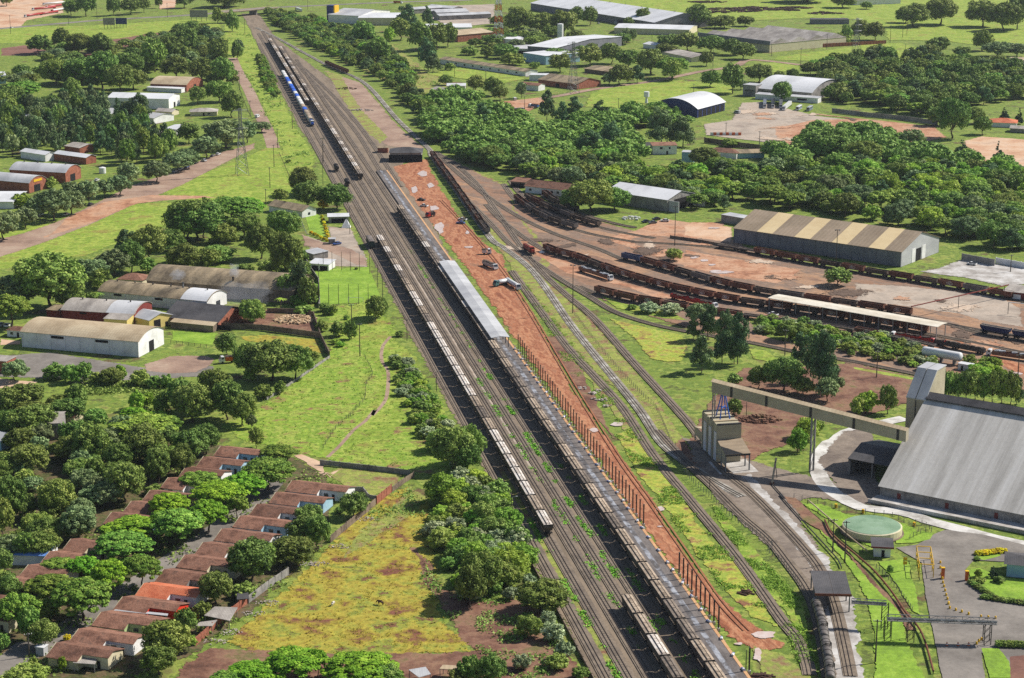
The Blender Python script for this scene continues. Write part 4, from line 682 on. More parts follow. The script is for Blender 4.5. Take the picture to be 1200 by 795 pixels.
a, b = E4('D', (95, 240), (240, 270), 4); shed('building', 'low cream building beside the far street', 'building', a, b, 4, 24, 'gable', 2, 'cream', 'roof_grey', 0.5, windows=[('front', 0.8, 1.2, 4, 1.4)])
a, b = E4('D', (-60, 690), (80, 690), 3.5); a2, b2 = E4('D', (60, 680), (172, 678), 6.0)
shed('house', 'white two storey house with brown roof above the wood', 'house', a2, b2, 6.0, 9, 'mono', 0.8, 'white', 'tile_roof', 0.5, windows=[('front', 0.35, 3.6, 1.8, 1.3, 'dark'), ('front', 0.7, 3.6, 1.2, 1.3, 'dark')], doors=[('front', 0.6, 1.2, 2.2)])
shed('shed', 'dark sloping roof shed left of the white two storey house', 'shed', a, b, 3.5, 10, 'mono', 2.0, 'brown_wall', 'roof_dark', 0.4)
a, b = E4('D', (305, 705), (450, 715), 4); shed('house', 'house with brown red tiled roof behind the dark trees', 'house', a, b, 4, 12, 'hip', 2, 'white', 'tile_roof', 0.6)
a, b = E4('D', (450, 715), (580, 712), 3.6); shed('house', 'low dark brown roofed house right of the tiled house', 'house', a, b, 3.6, 12, 'gable', 1.5, 'blue_wall', 'roof_brown', 0.6)
a, b = E4('D', (195, 710), (250, 712), 7); shed('building', 'pale blue blank sided block above the wood', 'building', a, b, 7, 8, 'flat', 0.1, 'blue_wall', 'roof_light_grey', 0.2)
a, b = E4('E', (400, 710), (490, 712), 3.4); shed('house', 'grey roofed hut below the bare earth yard', 'house', a, b, 3.4, 10, 'gable', 1.2, 'cream', 'roof_grey', 0.5)
a, b = E4('E', (830, 570), (960, 575), 3.4); shed('house', 'orange tiled house near the sandy quarry', 'house', a, b, 3.4, 16, 'hip', 2.4, 'white', 'tile_new', 0.6)
a, b = E4('E', (930, 598), (1060, 605), 3.0); shed('house', 'low grey roofed house at the right edge', 'house', a, b, 3.0, 12, 'gable', 1.2, 'grey_wall', 'roof_grey', 0.6)
a, b = E4('E', (930, 280), (1060, 282), 4.0); shed('house', 'pale house at the far right beyond the trees', 'house', a, b, 4.0, 16, 'gable', 1.5, 'cream', 'roof_tan', 0.6)
a, b = E4('E', (645, 298), (745, 285), 4.5); shed('house', 'tan roofed building in the far trees', 'house', a, b, 4.5, 20, 'gable', 2, 'cream', 'roof_tan', 0.6)
a, b = E4('E', (860, 300), (930, 302), 3.5); shed('house', 'white roofed house behind the far trees', 'house', a, b, 3.5, 16, 'gable', 1.5, 'white', 'roof_white', 0.6)
a, b = E4('E', (400, 280), (450, 290), 5); shed('house', 'white house beside the tall white silo', 'house', a, b, 5, 16, 'gable', 1.5, 'white', 'roof_tan', 0.6)
a, b = E4('E', (480, 385), (690, 405), 3.5); shed('shed', 'long white shed roof glimpsed among trees', 'shed', a, b, 3.5, 8, 'gable', 1.0, 'white', 'roof_white', 0.4)
# --- top centre
a, b = E4('C', (60, 275), (460, 335), 4.2); shed('long_shed', 'long brown roofed white shed beside the playing field', 'shed', a, b, 4.2, 14, 'gable', 1.6, 'white', 'roof_brown', 0.5, windows=[('front', 0.1 + 0.1 * i, 1.6, 2.4, 1.2, 'dark') for i in range(9)])
a, b = E4('C', (450, 246), (555, 262), 8); shed('factory_block', 'pale blue factory block below the white flue', 'factory', a, b, 8, 40, 'flat', 0.2, 'blue_wall', 'roof_white', 0.4)
a, b = E4('C', (470, 215), (600, 225), 9); t = shed('factory', 'long factory hall with pale metal roof below the white flue', 'factory', a, b, 9, 120, 'gable', 3, 'blue_grey_wall', 'roof_white', 0.6)
a, b = E4('C', (330, 225), (470, 228), 5); shed('shed', 'blue and white open shed left of the blue factory block', 'shed', a, b, 5, 24, 'mono', 1, 'white', 'roof_light_grey', 0.6, doors=[('front', 0.5, 30, 3)])
a, b = E4('C', (520, 370), (700, 392), 4.6); shed('warehouse', 'brick walled warehouse with dark roof behind the pylon', 'warehouse', a, b, 4.6, 30, 'gable', 3.6, 'brick', 'roof_brown', 0.6, doors=[('front', 0.5, 4, 3)])
a, b = E4('C', (478, 350), (572, 352), 5); shed('shed', 'white box shed left of the brick walled warehouse', 'shed', a, b, 5, 12, 'flat', 0.1, 'white', 'roof_white', 0.3)
a, b = E4('C', (735, 320), (880, 338), 3.4); shed('shed', 'low grey roofed open shed among far trees', 'shed', a, b, 3.4, 26, 'gable', 1.5, 'brown_wall', 'roof_brown', 0.8)
a, b = E4('C', (20, 415), (105, 428), 4); shed('house', 'brick building with grey roof below the playing field', 'house', a, b, 4, 14, 'gable', 1.5, 'brick', 'roof_grey', 0.6)
a, b = E4('C', (95, 400), (180, 400), 3.6); shed('house', 'white roofed house right of the brick building', 'house', a, b, 3.6, 10, 'gable', 1.4, 'white', 'roof_white', 0.5)
a, b = E4('C', (430, 392), (520, 400), 4.5); shed('house', 'white house with tiled roof beside the reddish yard', 'house', a, b, 4.5, 10, 'gable', 1.4, 'white', 'tile_roof', 0.5)
a, b = E4('C', (145, 165), (310, 150), 7); shed('warehouse', 'orange walled warehouse with grey roof by the red mast', 'warehouse', a, b, 7, 40, 'gable', 2.5, 'brick', 'roof_tan', 0.6)
a, b = E4('C', (280, 180), (430, 185), 7); shed('warehouse', 'white warehouse right of the red mast', 'warehouse', a, b, 7, 30, 'flat', 0.3, 'white', 'roof_white', 0.4)
a, b = E4('C', (0, 130), (210, 128), 5); shed('warehouse', 'white roofed low warehouse beyond the playing field', 'warehouse', a, b, 5, 30, 'gable', 2.5, 'white', 'roof_white', 0.5)
a, b = E4('B', (535, 68), (675, 75), 9); t = shed('warehouse', 'white gabled warehouse with a blue and yellow tower beside the bridge', 'warehouse', a, b, 9, 70, 'gable', 4, 'white', 'roof_light_grey', 0.6)
mb = MB(); mb.box((-2, 12, 9), (9, 9, 18)); q = mb.build('tower', B['blue_paint'], t); mb = MB(); mb.box((3.0, 12, 9), (1.6, 9.2, 18.4)); mb.build('tower_face', B['yellow_paint'], t)
a, b = E4('B', (675, 84), (866, 84), 8); shed('warehouse', 'tan fronted flat shed right of the white gabled warehouse', 'warehouse', a, b, 8, 36, 'mono', 2, 'cream', 'roof_white', 0.5)
for i, (k, x0, y0, x1, y1) in enumerate([('C', 0, 30, 120, 40), ('C', 10, 55, 190, 50), ('C', 60, 75, 300, 65), ('B', 930, 45, 1080, 35), ('B', 1040, 60, 1190, 55)]):
    a, b = E4(k, (x0, y0), (x1, y1), 5); shed('shed', 'long low grey shed in the yard at the top, %s from the left' % ordw(i + 1), 'shed', a, b, 5, 18, 'gable', 1.6, 'grey_wall', 'roof_light_grey', 0.5, group='low sheds at the top')
a, b = E4('E', (5, 92), (180, 92), 5); shed('long_shed', 'low dark grey shed in the far fields', 'shed', a, b, 5, 14, 'flat', 0.2, 'blue_grey_wall', 'roof_dark', 0.4)
a, b = E4('E', (210, 2), (420, -5), 6); shed('farm', 'pale farm buildings at the top right', 'shed', a, b, 6, 30, 'gable', 2, 'white', 'roof_grey', 0.4)
a, b = E4('C', (1092, 240), (1190, 252), 4); shed('house', 'low brown roofed house beyond the far street', 'house', a, b, 4, 16, 'gable', 1.6, 'cream', 'roof_brown', 0.6)
a, b = E4('D', (15, 205), (70, 212), 4); shed('house', 'pale roofed house among the trees left of the factory', 'house', a, b, 4, 16, 'gable', 1.6, 'white', 'roof_white', 0.6)
a, b = E4('A', (95, 705), (210, 722), 4.5); shed('building', 'pale long roof just above the nearest brick hall', 'building', a, b, 4.5, 9, 'gable', 1.4, 'white', 'roof_white', 0.5)
a, b = E4('A', (250, 715), (400, 735), 4.5); shed('building', 'grey white roof right above the brick hall among tall trees', 'building', a, b, 4.5, 9, 'gable', 1.4, 'brick', 'roof_white', 0.5)
# ------------------------------------------------------------------ the grain store and loading works
a, b = E4('c', (160, 690), (690, 795), 4.0); dirn = (b - a).normalized()
t = shed('grain_store', 'enormous grain store with steep pale streaked roof at lower right', 'store', a, a + dirn * 120, 4.0, 78, 'gable', 22, 'grey_wall', 'roof_store', 0.7, ribs=14, doors=[('front', 0.055 + 0.14 * i, 1.2, 2.4, 'maroon') for i in range(6)])
mb = MB()
for s_ in (-1, 1): mb.ext([(39 + s_ * 0.1, 26.5), (39 + s_ * 3.0, 24.9), (39 + s_ * 3.0, 25.3), (39 + s_ * 0.1, 26.95)], 'x', -0.4, 120)
mb.build('ridge_cap', B['roof_dark'], t)
mb = MB(); mb.box((60, -7.6, 0.65), (122, 0.5, 1.3)); mb.box((60, -3.8, 0.25), (122, 7.2, 0.5)); mb.build('loading_dock', B['concrete'] if 'concrete' in B else M['concrete'], t)
fr = t.matrix_basis.to_3x3() if False else None
ang = math.atan2(dirn.y, dirn.x); nrm = Vector((-dirn.y, dirn.x, 0))
c = a - dirn * 19 + nrm * 15; c.z = 0
t2 = thing('open_shed', 'dark open sided shed on the left flank of the grain store', 'shed', c, ang)
mb = MB(); p = [(0, 5.6), (11, 8.4), (26, 5.4)]; mb.ext([(x, z + .2) for x, z in p] + [(x, z) for x, z in p[::-1]], 'x', 0, 18.4); mb.build('roof', B['roof_dark'], t2)
mb = MB(); mb.box((0.3, 13, 2.8), (0.3, 25.4, 5.4)); mb.build('wall', B['grey_wall'], t2)
for y in (0.6, 25.2):
    for x in (0.7, 9, 17.6): mb = MB(); mb.box((x, y, 2.6), (0.35, 0.35, 5.2)); mb.build('post', B['grey_wall'], t2)
# elevator tower on the store
c = a + nrm * 36 - dirn * 7.2; c.z = 0
t3 = thing('elevator_tower', 'tan elevator tower with pale cap against the grain store ridge', 'tower', c, ang)
mb = MB(); mb.ext([(0, 0), (0, 24.5), (9, 33), (17, 33), (17, 0)], 'x', 0, 7); mb.build('wall', B['tan_metal'], t3)
for x0, x1 in ((-0.15, 3.2), (3.55, 7.15)):
    mb = MB(); mb.ext([(-0.2, 24.4), (8.9, 33.05), (17.3, 33.05), (17.3, 33.4), (8.7, 33.4), (-0.2, 24.8)], 'x', x0, x1); mb.build('roof', B['roof_light_grey'], t3)
mb = MB(); mb.box((3.38, -0.06, 12), (0.3, 0.2, 24)); mb.build('downpipe', B['dark_steel'], t3)
# conveyor gallery
g0 = T('b', 168, 520); g1 = at((1060, 569.5)); gd = g1 - g0; Lg = gd.length; ga = math.atan2(gd.y, gd.x)
t4 = thing('conveyor_gallery', 'tan covered conveyor gallery sloping from loading tower to grain store', 'conveyor', g0, ga)
def gz(x): return 24.0 + (16.0 - 24.0) * x / Lg
mb = MB(); hw = 1.6
mb.add([(0, -hw, gz(0)), (Lg, -hw, gz(Lg)), (Lg, hw, gz(Lg)), (0, hw, gz(0)), (0, -hw, gz(0) + 4), (Lg, -hw, gz(Lg) + 4), (Lg, hw, gz(Lg) + 4), (0, hw, gz(0) + 4)], [(0, 1, 2, 3), (4, 5, 6, 7), (0, 1, 5, 4), (2, 3, 7, 6), (1, 2, 6, 5), (3, 0, 4, 7)]); mb.build('cladding', B['tan_metal'], t4)
mb = MB(); mb.add([(-.3, -hw - .25, gz(0) + 4), (Lg, -hw - .25, gz(Lg) + 4), (Lg, 0, gz(Lg) + 4.7), (-.3, 0, gz(0) + 4.7), (Lg, hw + .25, gz(Lg) + 4), (-.3, hw + .25, gz(0) + 4)], [(0, 1, 2, 3), (3, 2, 4, 5), (0, 3, 5), (1, 4, 2)]); mb.build('roof', B['roof_tan'], t4)
for f_ in (0.105, 0.29, 0.52, 0.74, 0.96):
    x = Lg * f_; mb = MB(); mb.box((x, 0, gz(x) + 1.98), (0.9, 2 * hw + 0.16, 4.06)); mb.build('frame_band', B['dark_steel'], t4)
x = Lg * 0.525
for y in (-1.2, 1.2):
    mb = MB(); mb.box((x + 0.3 + y * .2, y, gz(x) / 2), (0.6, 0.4, gz(x) - .1)); mb.build('support_leg', B['grey_wall'], t4)
mb = MB()
for k in range(5): mb.tube((x + .3, -1.2, 2 + k * 3.4), (x + .3, 1.2, 5.2 + k * 3.4), 0.1)
mb.build('bracing', B['steel'], t4)
for y in (-1.2, 0.9):
    mb = MB(); mb.box((0.4, y, 12.0), (0.4, 0.4, 23.8)); mb.build('support_leg', B['grey_wall'], t4)
# loading tower
q0 = T('b', 200, 562); q1 = T('b', 130, 490); dd = q1 - q0; Lw = 17.8; qa = math.atan2(dd.y, dd.x)
t5 = thing('loading_tower', 'tall tan clad loading tower beside the white dusted tracks', 'tower', q0, qa)      # local x: away along tracks, y: to the left -> body lies at negative y
mb = MB(); mb.box((Lw / 2, -4.3, 6.9), (Lw, 8.6, 13.8)); mb.build('wall', B['tan_metal'], t5)
for i in range(5): mb = MB(); mb.box((0.6 + i * (Lw - 1.2) / 4, -4.3, 14.0), (1.0, 8.8, 0.4)); mb.build('roof_beam', B['dark_steel'] if i in (0, 2, 4) else B['roof_tan'], t5)
for x in (2.4, 8.6, 14.6): mb = MB(); mb.box((x, 0.08, 5.4), (2.9, 0.2, 10.8)); mb.build('wall_panel', B['roof_white'], t5)
for x in (0.2, 5.6, 11.6, 17.5): mb = MB(); mb.box((x, 0.14, 6.9), (0.5, 0.4, 13.8)); mb.build('pilaster', B['tan_metal'], t5)
mb = MB(); mb.add([(0, .3, 8.6), (-10, .3, 6.2), (-10, -8.9, 6.2), (0, -8.9, 8.6), (0, .3, 8.8), (-10, .3, 6.4), (-10, -8.9, 6.4), (0, -8.9, 8.8)], [(0, 1, 2, 3), (4, 5, 6, 7), (0, 1, 5, 4), (2, 3, 7, 6), (1, 2, 6, 5), (0, 4, 7, 3)]); mb.build('canopy_roof', B['roof_taupe'], t5)
mb = MB(); mb.add([(0, .1, 2.6), (-9.8, .1, 2.0), (-9.8, .1, 6.2), (0, .1, 8.6), (0, -.1, 2.6), (-9.8, -.1, 2.0), (-9.8, -.1, 6.2), (0, -.1, 8.6)], [(0, 1, 2, 3), (4, 5, 6, 7), (0, 1, 5, 4), (2, 3, 7, 6), (1, 2, 6, 5)]); mb.build('side_cladding', B['tan_metal'], t5)
mb = MB(); mb.box((-9.8, -4.3, 5.9), (0.2, 9, 0.6)); mb.build('fascia', B['dark_steel'], t5)
for x, y in ((-9.6, 0), (-5, 0), (-9.6, -8.6), (-5, -8.6)): mb = MB(); mb.box((x, y, 3), (0.4, 0.4, 6)); mb.build('post', B['steel'], t5)
mb = MB(); mb.add([(Lw, .3, 7), (Lw + 9, .3, 5), (Lw + 9, -6.9, 5), (Lw, -6.9, 7), (Lw, .3, 7.2), (Lw + 9, .3, 5.2), (Lw + 9, -6.9, 5.2), (Lw, -6.9, 7.2)], [(0, 1, 2, 3), (4, 5, 6, 7), (0, 1, 5, 4), (2, 3, 7, 6), (1, 2, 6, 5), (0, 4, 7, 3)]); mb.build('canopy_roof', B['roof_tan'], t5)
mb = MB(); mb.box((Lw + 4.5, 0.1, 4), (9, 0.2, 3)); mb.build('side_cladding', B['tan_metal'], t5)
for x in (Lw + 8.6,): mb = MB(); mb.box((x, 0, 2.5), (0.35, 0.35, 5)); mb.build('post', B['steel'], t5)
mb = MB()
for s_ in (-1, 1):
    for s2 in (-1, 1): mb.tube((8 + s_ * 2.4, -4.3 + s2 * 1.8, 14.2), (8 + s_ * 0.5, -4.3 + s2 * 0.4, 23.2), 0.22)
mb.tube((6.6, -5.4, 18), (9.4, -3.2, 18), 0.16); mb.tube((6.6, -3.2, 18), (9.4, -5.4, 18), 0.16)
mb.build('spout_frame', B['blue_steel'], t5)
mb = MB(); mb.box((-5, -4.3, 0.06), (14, 14, 0.1)); mb.build('apron', M['concrete'], t5)
# canopy over the near tracks
cc = [T('d', 375, 578, 5.5), T('d', 585, 583, 5.5)]
t6 = thing('track_canopy', 'flat dark roofed canopy above the tank wagons', 'canopy', (cc[0].x, cc[0].y, 0), math.atan2(cc[1].y - cc[0].y, cc[1].x - cc[0].x))
Lc = (cc[1] - cc[0]).length
for x0, x1 in ((0, Lc * .5 - .05), (Lc * .5 + .05, Lc)): mb = MB(); mb.prism([(x0, 0), (x1, 0), (x1, 17.5), (x0, 17.5)], 5.5, 5.75); mb.build('roof', B['roof_dark'], t6)
mb = MB(); mb.box((Lc / 2, -0.1, 5.35), (Lc + .3, 0.2, 0.7)); mb.box((Lc / 2, 17.6, 5.35), (Lc + .3, 0.2, 0.7)); mb.build('fascia', B['rust'], t6)
for x in (0.4, Lc - 0.4):
    for y in (0.5, 8.7, 17): mb = MB(); mb.box((x, y, 2.75), (0.35, 0.35, 5.5)); mb.build('post', B['steel'], t6)
# round tank, pump house, gatehouse
c = (T('d', 535, 160, 2.5) + T('d', 880, 190, 2.5)) / 2; c.z = 0
t7 = thing('round_tank', 'broad round water tank with pale green cover on the lawn', 'tank', c)
mb = MB(); mb.lathe([(9.4, 0), (9.4, 2.3), (9.0, 2.5)], 40); mb.build('wall', B['cream'], t7, smooth=False)
mb = MB(); mb.lathe([(9.2, 2.35), (8.8, 2.6), (4, 2.85), (0, 2.9)], 40); mb.build('cover', B['water_green'], t7)
mb = MB(); mb.lathe([(10.0, 0), (10.0, 0.3), (9.45, 0.35)], 40); mb.build('footing', B['brown_wall'], t7)
a, b = T('d', 715, 360), T('d', 812, 365); t = shed('pump_house', 'small white pump house with grey red-edged roof by the round tank', 'pump house', a, b, 3.4, 6.5, 'flat', .1, 'white', 'roof_dark', 0.9, doors=[('front', 0.55, 0.9, 2.2)])
mb = MB(); mb.box(((b - a).length / 2, -0.95, 3.35), ((b - a).length + 1.9, 0.12, 0.5)); mb.build('fascia', B['maroon'], t)
a, b = T('e', 850, 585), T('e', 1010, 600); shed('gatehouse', 'pale blue gatehouse with dark hipped roof on the round lawn', 'gatehouse', a, b, 4.2, 9, 'hip', 1.2, 'blue_wall', 'roof_dark', 0.9, doors=[('front', 0.45, 1.0, 2.2)], windows=[('front', 0.8, 1, 1.6, 1.4)], L=16)
# ================================================================== PLATFORM
mb = MB(); P_ = [UV(430 + 10 * i, 0) for i in range(82)]
def slabuv(u0, u1, v0, v1, z0, z1):
    m_ = MB(); m_.prism([(q.x, q.y) for q in (UV(u0, v0), UV(u1, v0), UV(u1, v1), UV(u0, v1))], z0, z1); return m_
pf = struct(slabuv(428, 1236, 141.6, 148.0, 0, 0.9).build('platform', M['platform']), 'long dirty grey concrete platform beside the right grain train', 'platform')
slabuv(428, 1236, 148.01, 148.9, 0, 0.96).build('edge', M['kerb_orange'], pf)
slabuv(428, 1236, 143.8, 145.4, 0.9, 0.912).build('wet_strip', M['wet'], pf)
random.seed(3)
sackm = [flat('white_sack', (214, 214, 216)), flat('blue_sack', (96, 122, 190))]
uu = 452; i = 0
sk = None
while uu < 800:
    c = UV(uu, 148.4 + random.uniform(-.15, .15), 0.96); i += 1
    if sk is None:
        sk = thing('material_bundle', '', 'bundle', c, YAW_U, 'bundles on the platform edge')
        mb = MB(); mb.ext([(-.4, 0), (-.45, .35), (-.2, .55), (.25, .5), (.45, .2), (.4, 0)], 'x', -.7, .5); mb.build('wrap', sackm[0], sk)
        mb = MB(); mb.ext([(-.36, 0), (-.4, .3), (0, .5), (.4, .3), (.36, 0)], 'x', .5, 1.1); mb.build('end_wrap', sackm[1], sk)
        o = sk
    else: o = dup(sk, c, YAW_U + random.uniform(-.5, .5), '')
    o['label'] = 'small white and blue bundle on the orange platform edge, %s from the near end' % ordw(i)
    uu += random.uniform(6, 12)
# steel posts
us = [461] + [489.7 + 4.64 * k for k in range(10)] + [574.6 + 4.8 * k for k in range(46)]
pp = None
for i, u in enumerate(us):
    c = UV(u, 149.8, 0)
    if pp is None:
        pp = thing('steel_post', '', 'post', c, YAW_U, 'row of steel posts beside the platform')
        mb = MB(); mb.box((0, 0, 3.7), (0.36, 0.08, 7.2)); mb.box((0, .16, 3.7), (.34, .05, 7.2)); mb.box((0, -.16, 3.7), (.34, .05, 7.2)); mb.build('column', B['dark_steel'], pp)
        mb = MB(); mb.box((0, 0, 0.45), (.8, .8, .9)); mb.build('footing', B['concrete'] if 'concrete' in B else M['concrete'], pp)
        mb = MB(); mb.box((0, 0, 7.38), (.6, .5, .14)); mb.build('cap_plate', B['dark_steel'], pp); o = pp
    else: o = dup(pp, c, YAW_U, '')
    o['label'] = 'bare steel post of the platform row, %s from the near end' % ordw(i + 1)
# ================================================================== RAIL VEHICLES
RV = {}
RV['pale'] = mat('pale_wagon_roof', [S(176, 160, 146), S(218, 206, 194), S(236, 228, 220)], 0.35, 0.7, 1.5, 0.12, obj_rand=0.12)
RV['tanroof'] = mat('tan_wagon_roof', [S(134, 118, 102), S(172, 153, 133), S(196, 178, 158)], 0.35, 0.8, 1.5, 0.15, obj_rand=0.2)
RV['brownroof'] = mat('grimy_brown_wagon_roof', [S(96, 86, 78), S(130, 117, 105), S(154, 139, 125)], 0.35, 0.8, 1.5, 0.15, obj_rand=0.22)
RV['side'] = mat('grimy_grey_wagon_side', [S(74, 66, 62), S(104, 94, 88), S(128, 116, 108)], 0.4, 0.8, 1.2, 0.15, obj_rand=0.2)
RV['dark'] = mat('black_underframe', [S(36, 33, 32), S(54, 49, 46)], 0.5, 0.8)
RV['rustbrown'] = mat('rust_brown_gondola', [S(88, 56, 46), S(118, 76, 60), S(140, 96, 78)], 0.3, 0.85, 1.2, 0.18, obj_rand=0.2)
RV['cargo'] = mat('dark_bulk_cargo', [S(58, 50, 46), S(92, 80, 72), S(124, 106, 92)], 0.5, 0.95, obj_rand=0.25)
RV['bluegond'] = mat('faded_blue_gondola', [S(64, 76, 108), S(86, 98, 130)], 0.3, 0.8)
RV['greygond'] = mat('dusty_grey_gondola', [S(104, 96, 92), S(136, 126, 120)], 0.3, 0.85, obj_rand=0.2)
RV['emblem'] = flat('white_emblem_paint', (226, 222, 216))
RV['black'] = mat('black_tank_steel', [S(46, 42, 42), S(70, 64, 62)], 0.4, 0.5, 1.2, 0.15)
RV['tanker'] = mat('grey_tank_wagon_steel', [S(96, 90, 86), S(124, 116, 110)], 0.4, 0.45, 1.2, 0.15)
RV['locored'] = mat('faded_red_locomotive', [S(150, 56, 44), S(176, 74, 60)], 0.4, 0.6)
RV['locoblue'] = mat('bright_blue_paint', [S(46, 96, 210), S(66, 118, 224)], 0.4, 0.5)
RV['locowhite'] = mat('white_paint', [S(220, 218, 214), S(236, 234, 230)], 0.4, 0.6)
RV['navy'] = mat('navy_wagon_paint', [S(38, 44, 84), S(52, 58, 102)], 0.4, 0.6)
RV['green'] = mat('dark_green_wagon', [S(50, 66, 58), S(66, 84, 74)], 0.4, 0.7)
def bogie(x, parent, n=2, g=0.55):
    mb = MB(); mb.box((x, 0, .62), (2.3, 1.7, .28))
    for dx in (-.85, .85):
        for y in (-g, g): mb.tube((x + dx, y - .07, .45), (x + dx, y + .07, .45), .43, n=10)
        mb.tube((x + dx, -g, .45), (x + dx, g, .45), .08)
    mb.build('bogie', RV['dark'], parent)
def couple(L, parent):
    mb = MB()
    for s_ in (-1, 1): mb.box((s_ * (L / 2 + .22), 0, .95), (.5, .26, .3))
    mb.build('coupler', RV['dark'], parent)
def hopper(roofm, sidem='side', L=13.9):
    t = thing('hopper_wagon', '', 'wagon', (0, 0, -50)); h = L / 2
    mb = MB()
    mb.ext([(-1.42, 3.75), (-1.45, 1.9), (-.5, 1.05), (.5, 1.05), (1.45, 1.9), (1.42, 3.75)], 'x', -h + 1.3, h - 1.3)
    for s_ in (-1, 1):                                            # sloped end sheets
        vs = [(s_ * (h - 1.3), -1.42, 3.75), (s_ * (h - 1.3), 1.42, 3.75), (s_ * (h - 1.3), 1.45, 1.6), (s_ * (h - 1.3), -1.45, 1.6), (s_ * h, -1.42, 3.75), (s_ * h, 1.42, 3.75), (s_ * h, 1.42, 3.0), (s_ * h, -1.42, 3.0)]
        mb.add(vs, [(0, 1, 2, 3), (4, 5, 6, 7), (0, 1, 5, 4), (2, 3, 7, 6), (1, 2, 6, 5), (0, 4, 7, 3)])
    n = 9
    for i in range(n + 1):
        x = -h + 1.3 + (L - 2.6) * i / n
        for s_ in (-1, 1): mb.box((x, s_ * 1.48, 2.8), (.12, .1, 1.85))
    mb.build('body', RV[sidem], t)
    mb = MB(); mb.ext([(-1.46, 3.74), (-1.46, 3.86), (-.5, 4.02), (.5, 4.02), (1.46, 3.86), (1.46, 3.74)], 'x', -h + .15, h - .15); mb.build('roof', RV[roofm], t)
    mb = MB()
    for y in (-.56, .56): mb.box((0, y, 4.09), (L - .6, .13, .1))
    for x in (-h + .12, h - .12): mb.box((x, 0, 3.85), (.24, 2.9, .3))
    mb.build('running_board', RV['dark'], t)
    mb = MB()
    for i in range(4): mb.box((-h + 2.2 + i * (L - 4.4) / 3, 0, 4.1), ((L - 4.4) / 3 - .25, .8, .14))
    mb.build('hatch', RV[roofm], t)
    for x in (-h + 1.9, h - 1.9): bogie(x, t)
    mb = MB(); mb.box((0, 0, .98), (L, .5, .24))
    for s_ in (-1, 1): mb.box((s_ * (h - .7), 0, 1.1), (1.4, 2.7, .12)); mb.tube((s_ * (h - .35), -1.1, 1.1), (s_ * (h - .35), -1.1, 3.7), .06); mb.tube((s_ * (h - .35), 1.1, 1.1), (s_ * (h - .35), 1.1, 3.7), .06)
    mb.build('underframe', RV['dark'], t); couple(L, t)
    return t
def text_mesh(s, size):
    cu = bpy.data.curves.new('emblem', 'FONT'); cu.body = s; cu.size = size; cu.align_x = 'CENTER'; cu.align_y = 'CENTER'; cu.extrude = 0.012; cu.offset = 0.02
    o = bpy.data.objects.new('tmp_text', cu); COL.objects.link(o); dg = bpy.context.evaluated_depsgraph_get()
    me = bpy.data.meshes.new_from_object(o.evaluated_get(dg)); bpy.data.objects.remove(o); return me
ALLM = text_mesh('ALL', 1.15); ALLM.materials.clear(); ALLM.materials.append(RV['emblem'])
def gondola(bodym, emblem=True, L=12.6, hgt=2.3, cargo=True):
    t = thing('gondola_wagon', '', 'wagon', (0, 0, -50)); h = L / 2
    mb = MB(); zb = 1.05
    for s_ in (-1, 1):
        mb.box((0, s_ * 1.38, zb + hgt / 2), (L, .1, hgt)); mb.box((s_ * (h - .05), 0, zb + hgt / 2), (.1, 2.66, hgt))
        mb.box((0, s_ * 1.42, zb + hgt), (L + .1, .2, .14))
        for i in range(10): mb.box((-h + .1 + i * (L - .2) / 9, s_ * 1.47, zb + hgt / 2 - .1), (.14, .1, hgt - .25))
    mb.box((0, 0, zb + .06), (L, 2.66, .12)); mb.build('body', RV[bodym], t)
    if cargo:
        mb = MB(); n = 8; rng = random.Random(5)
        for i in range(n):
            x0 = -h + .12 + i * (L - .24) / n; x1 = x0 + (L - .24) / n; z0 = zb + hgt * (.62 + .2 * rng.random())
            mb.add([(x0, -1.31, zb + hgt * .55), (x1, -1.31, zb + hgt * .55), (x1, 0, z0 + .3), (x0, 0, z0 + .2), (x1, 1.31, zb + hgt * .55), (x0, 1.31, zb + hgt * .55)], [(0, 1, 2, 3), (3, 2, 4, 5)])
        mb.build('cargo', RV['cargo'], t)
    if emblem:
        for s_ in (-1, 1):
            mb = MB(); n = 28; ro, ri = (1.75, .86), (1.6, .72); z = zb + hgt / 2; y = s_ * 1.53
            vs = [(a[0] * math.cos(2 * math.pi * k / n), y, z + a[1] * math.sin(2 * math.pi * k / n)) for a in (ro, ri) for k in range(n)]
            mb.add(vs, [(k, (k + 1) % n, n + (k + 1) % n, n + k) for k in range(n)]); e = mb.build('emblem', RV['emblem'], t, fixn=False)
            o = bpy.data.objects.new('lettering', ALLM); COL.objects.link(o); o.parent = e; o.location = (0, s_ * 1.54, z); o.rotation_euler = (math.pi / 2, 0, 0 if s_ < 0 else math.pi)
    for x in (-h + 1.8, h - 1.8): bogie(x, t)
    mb = MB(); mb.box((0, 0, .93), (L, .6, .22)); mb.build('underframe', RV['dark'], t); couple(L, t)
    return t
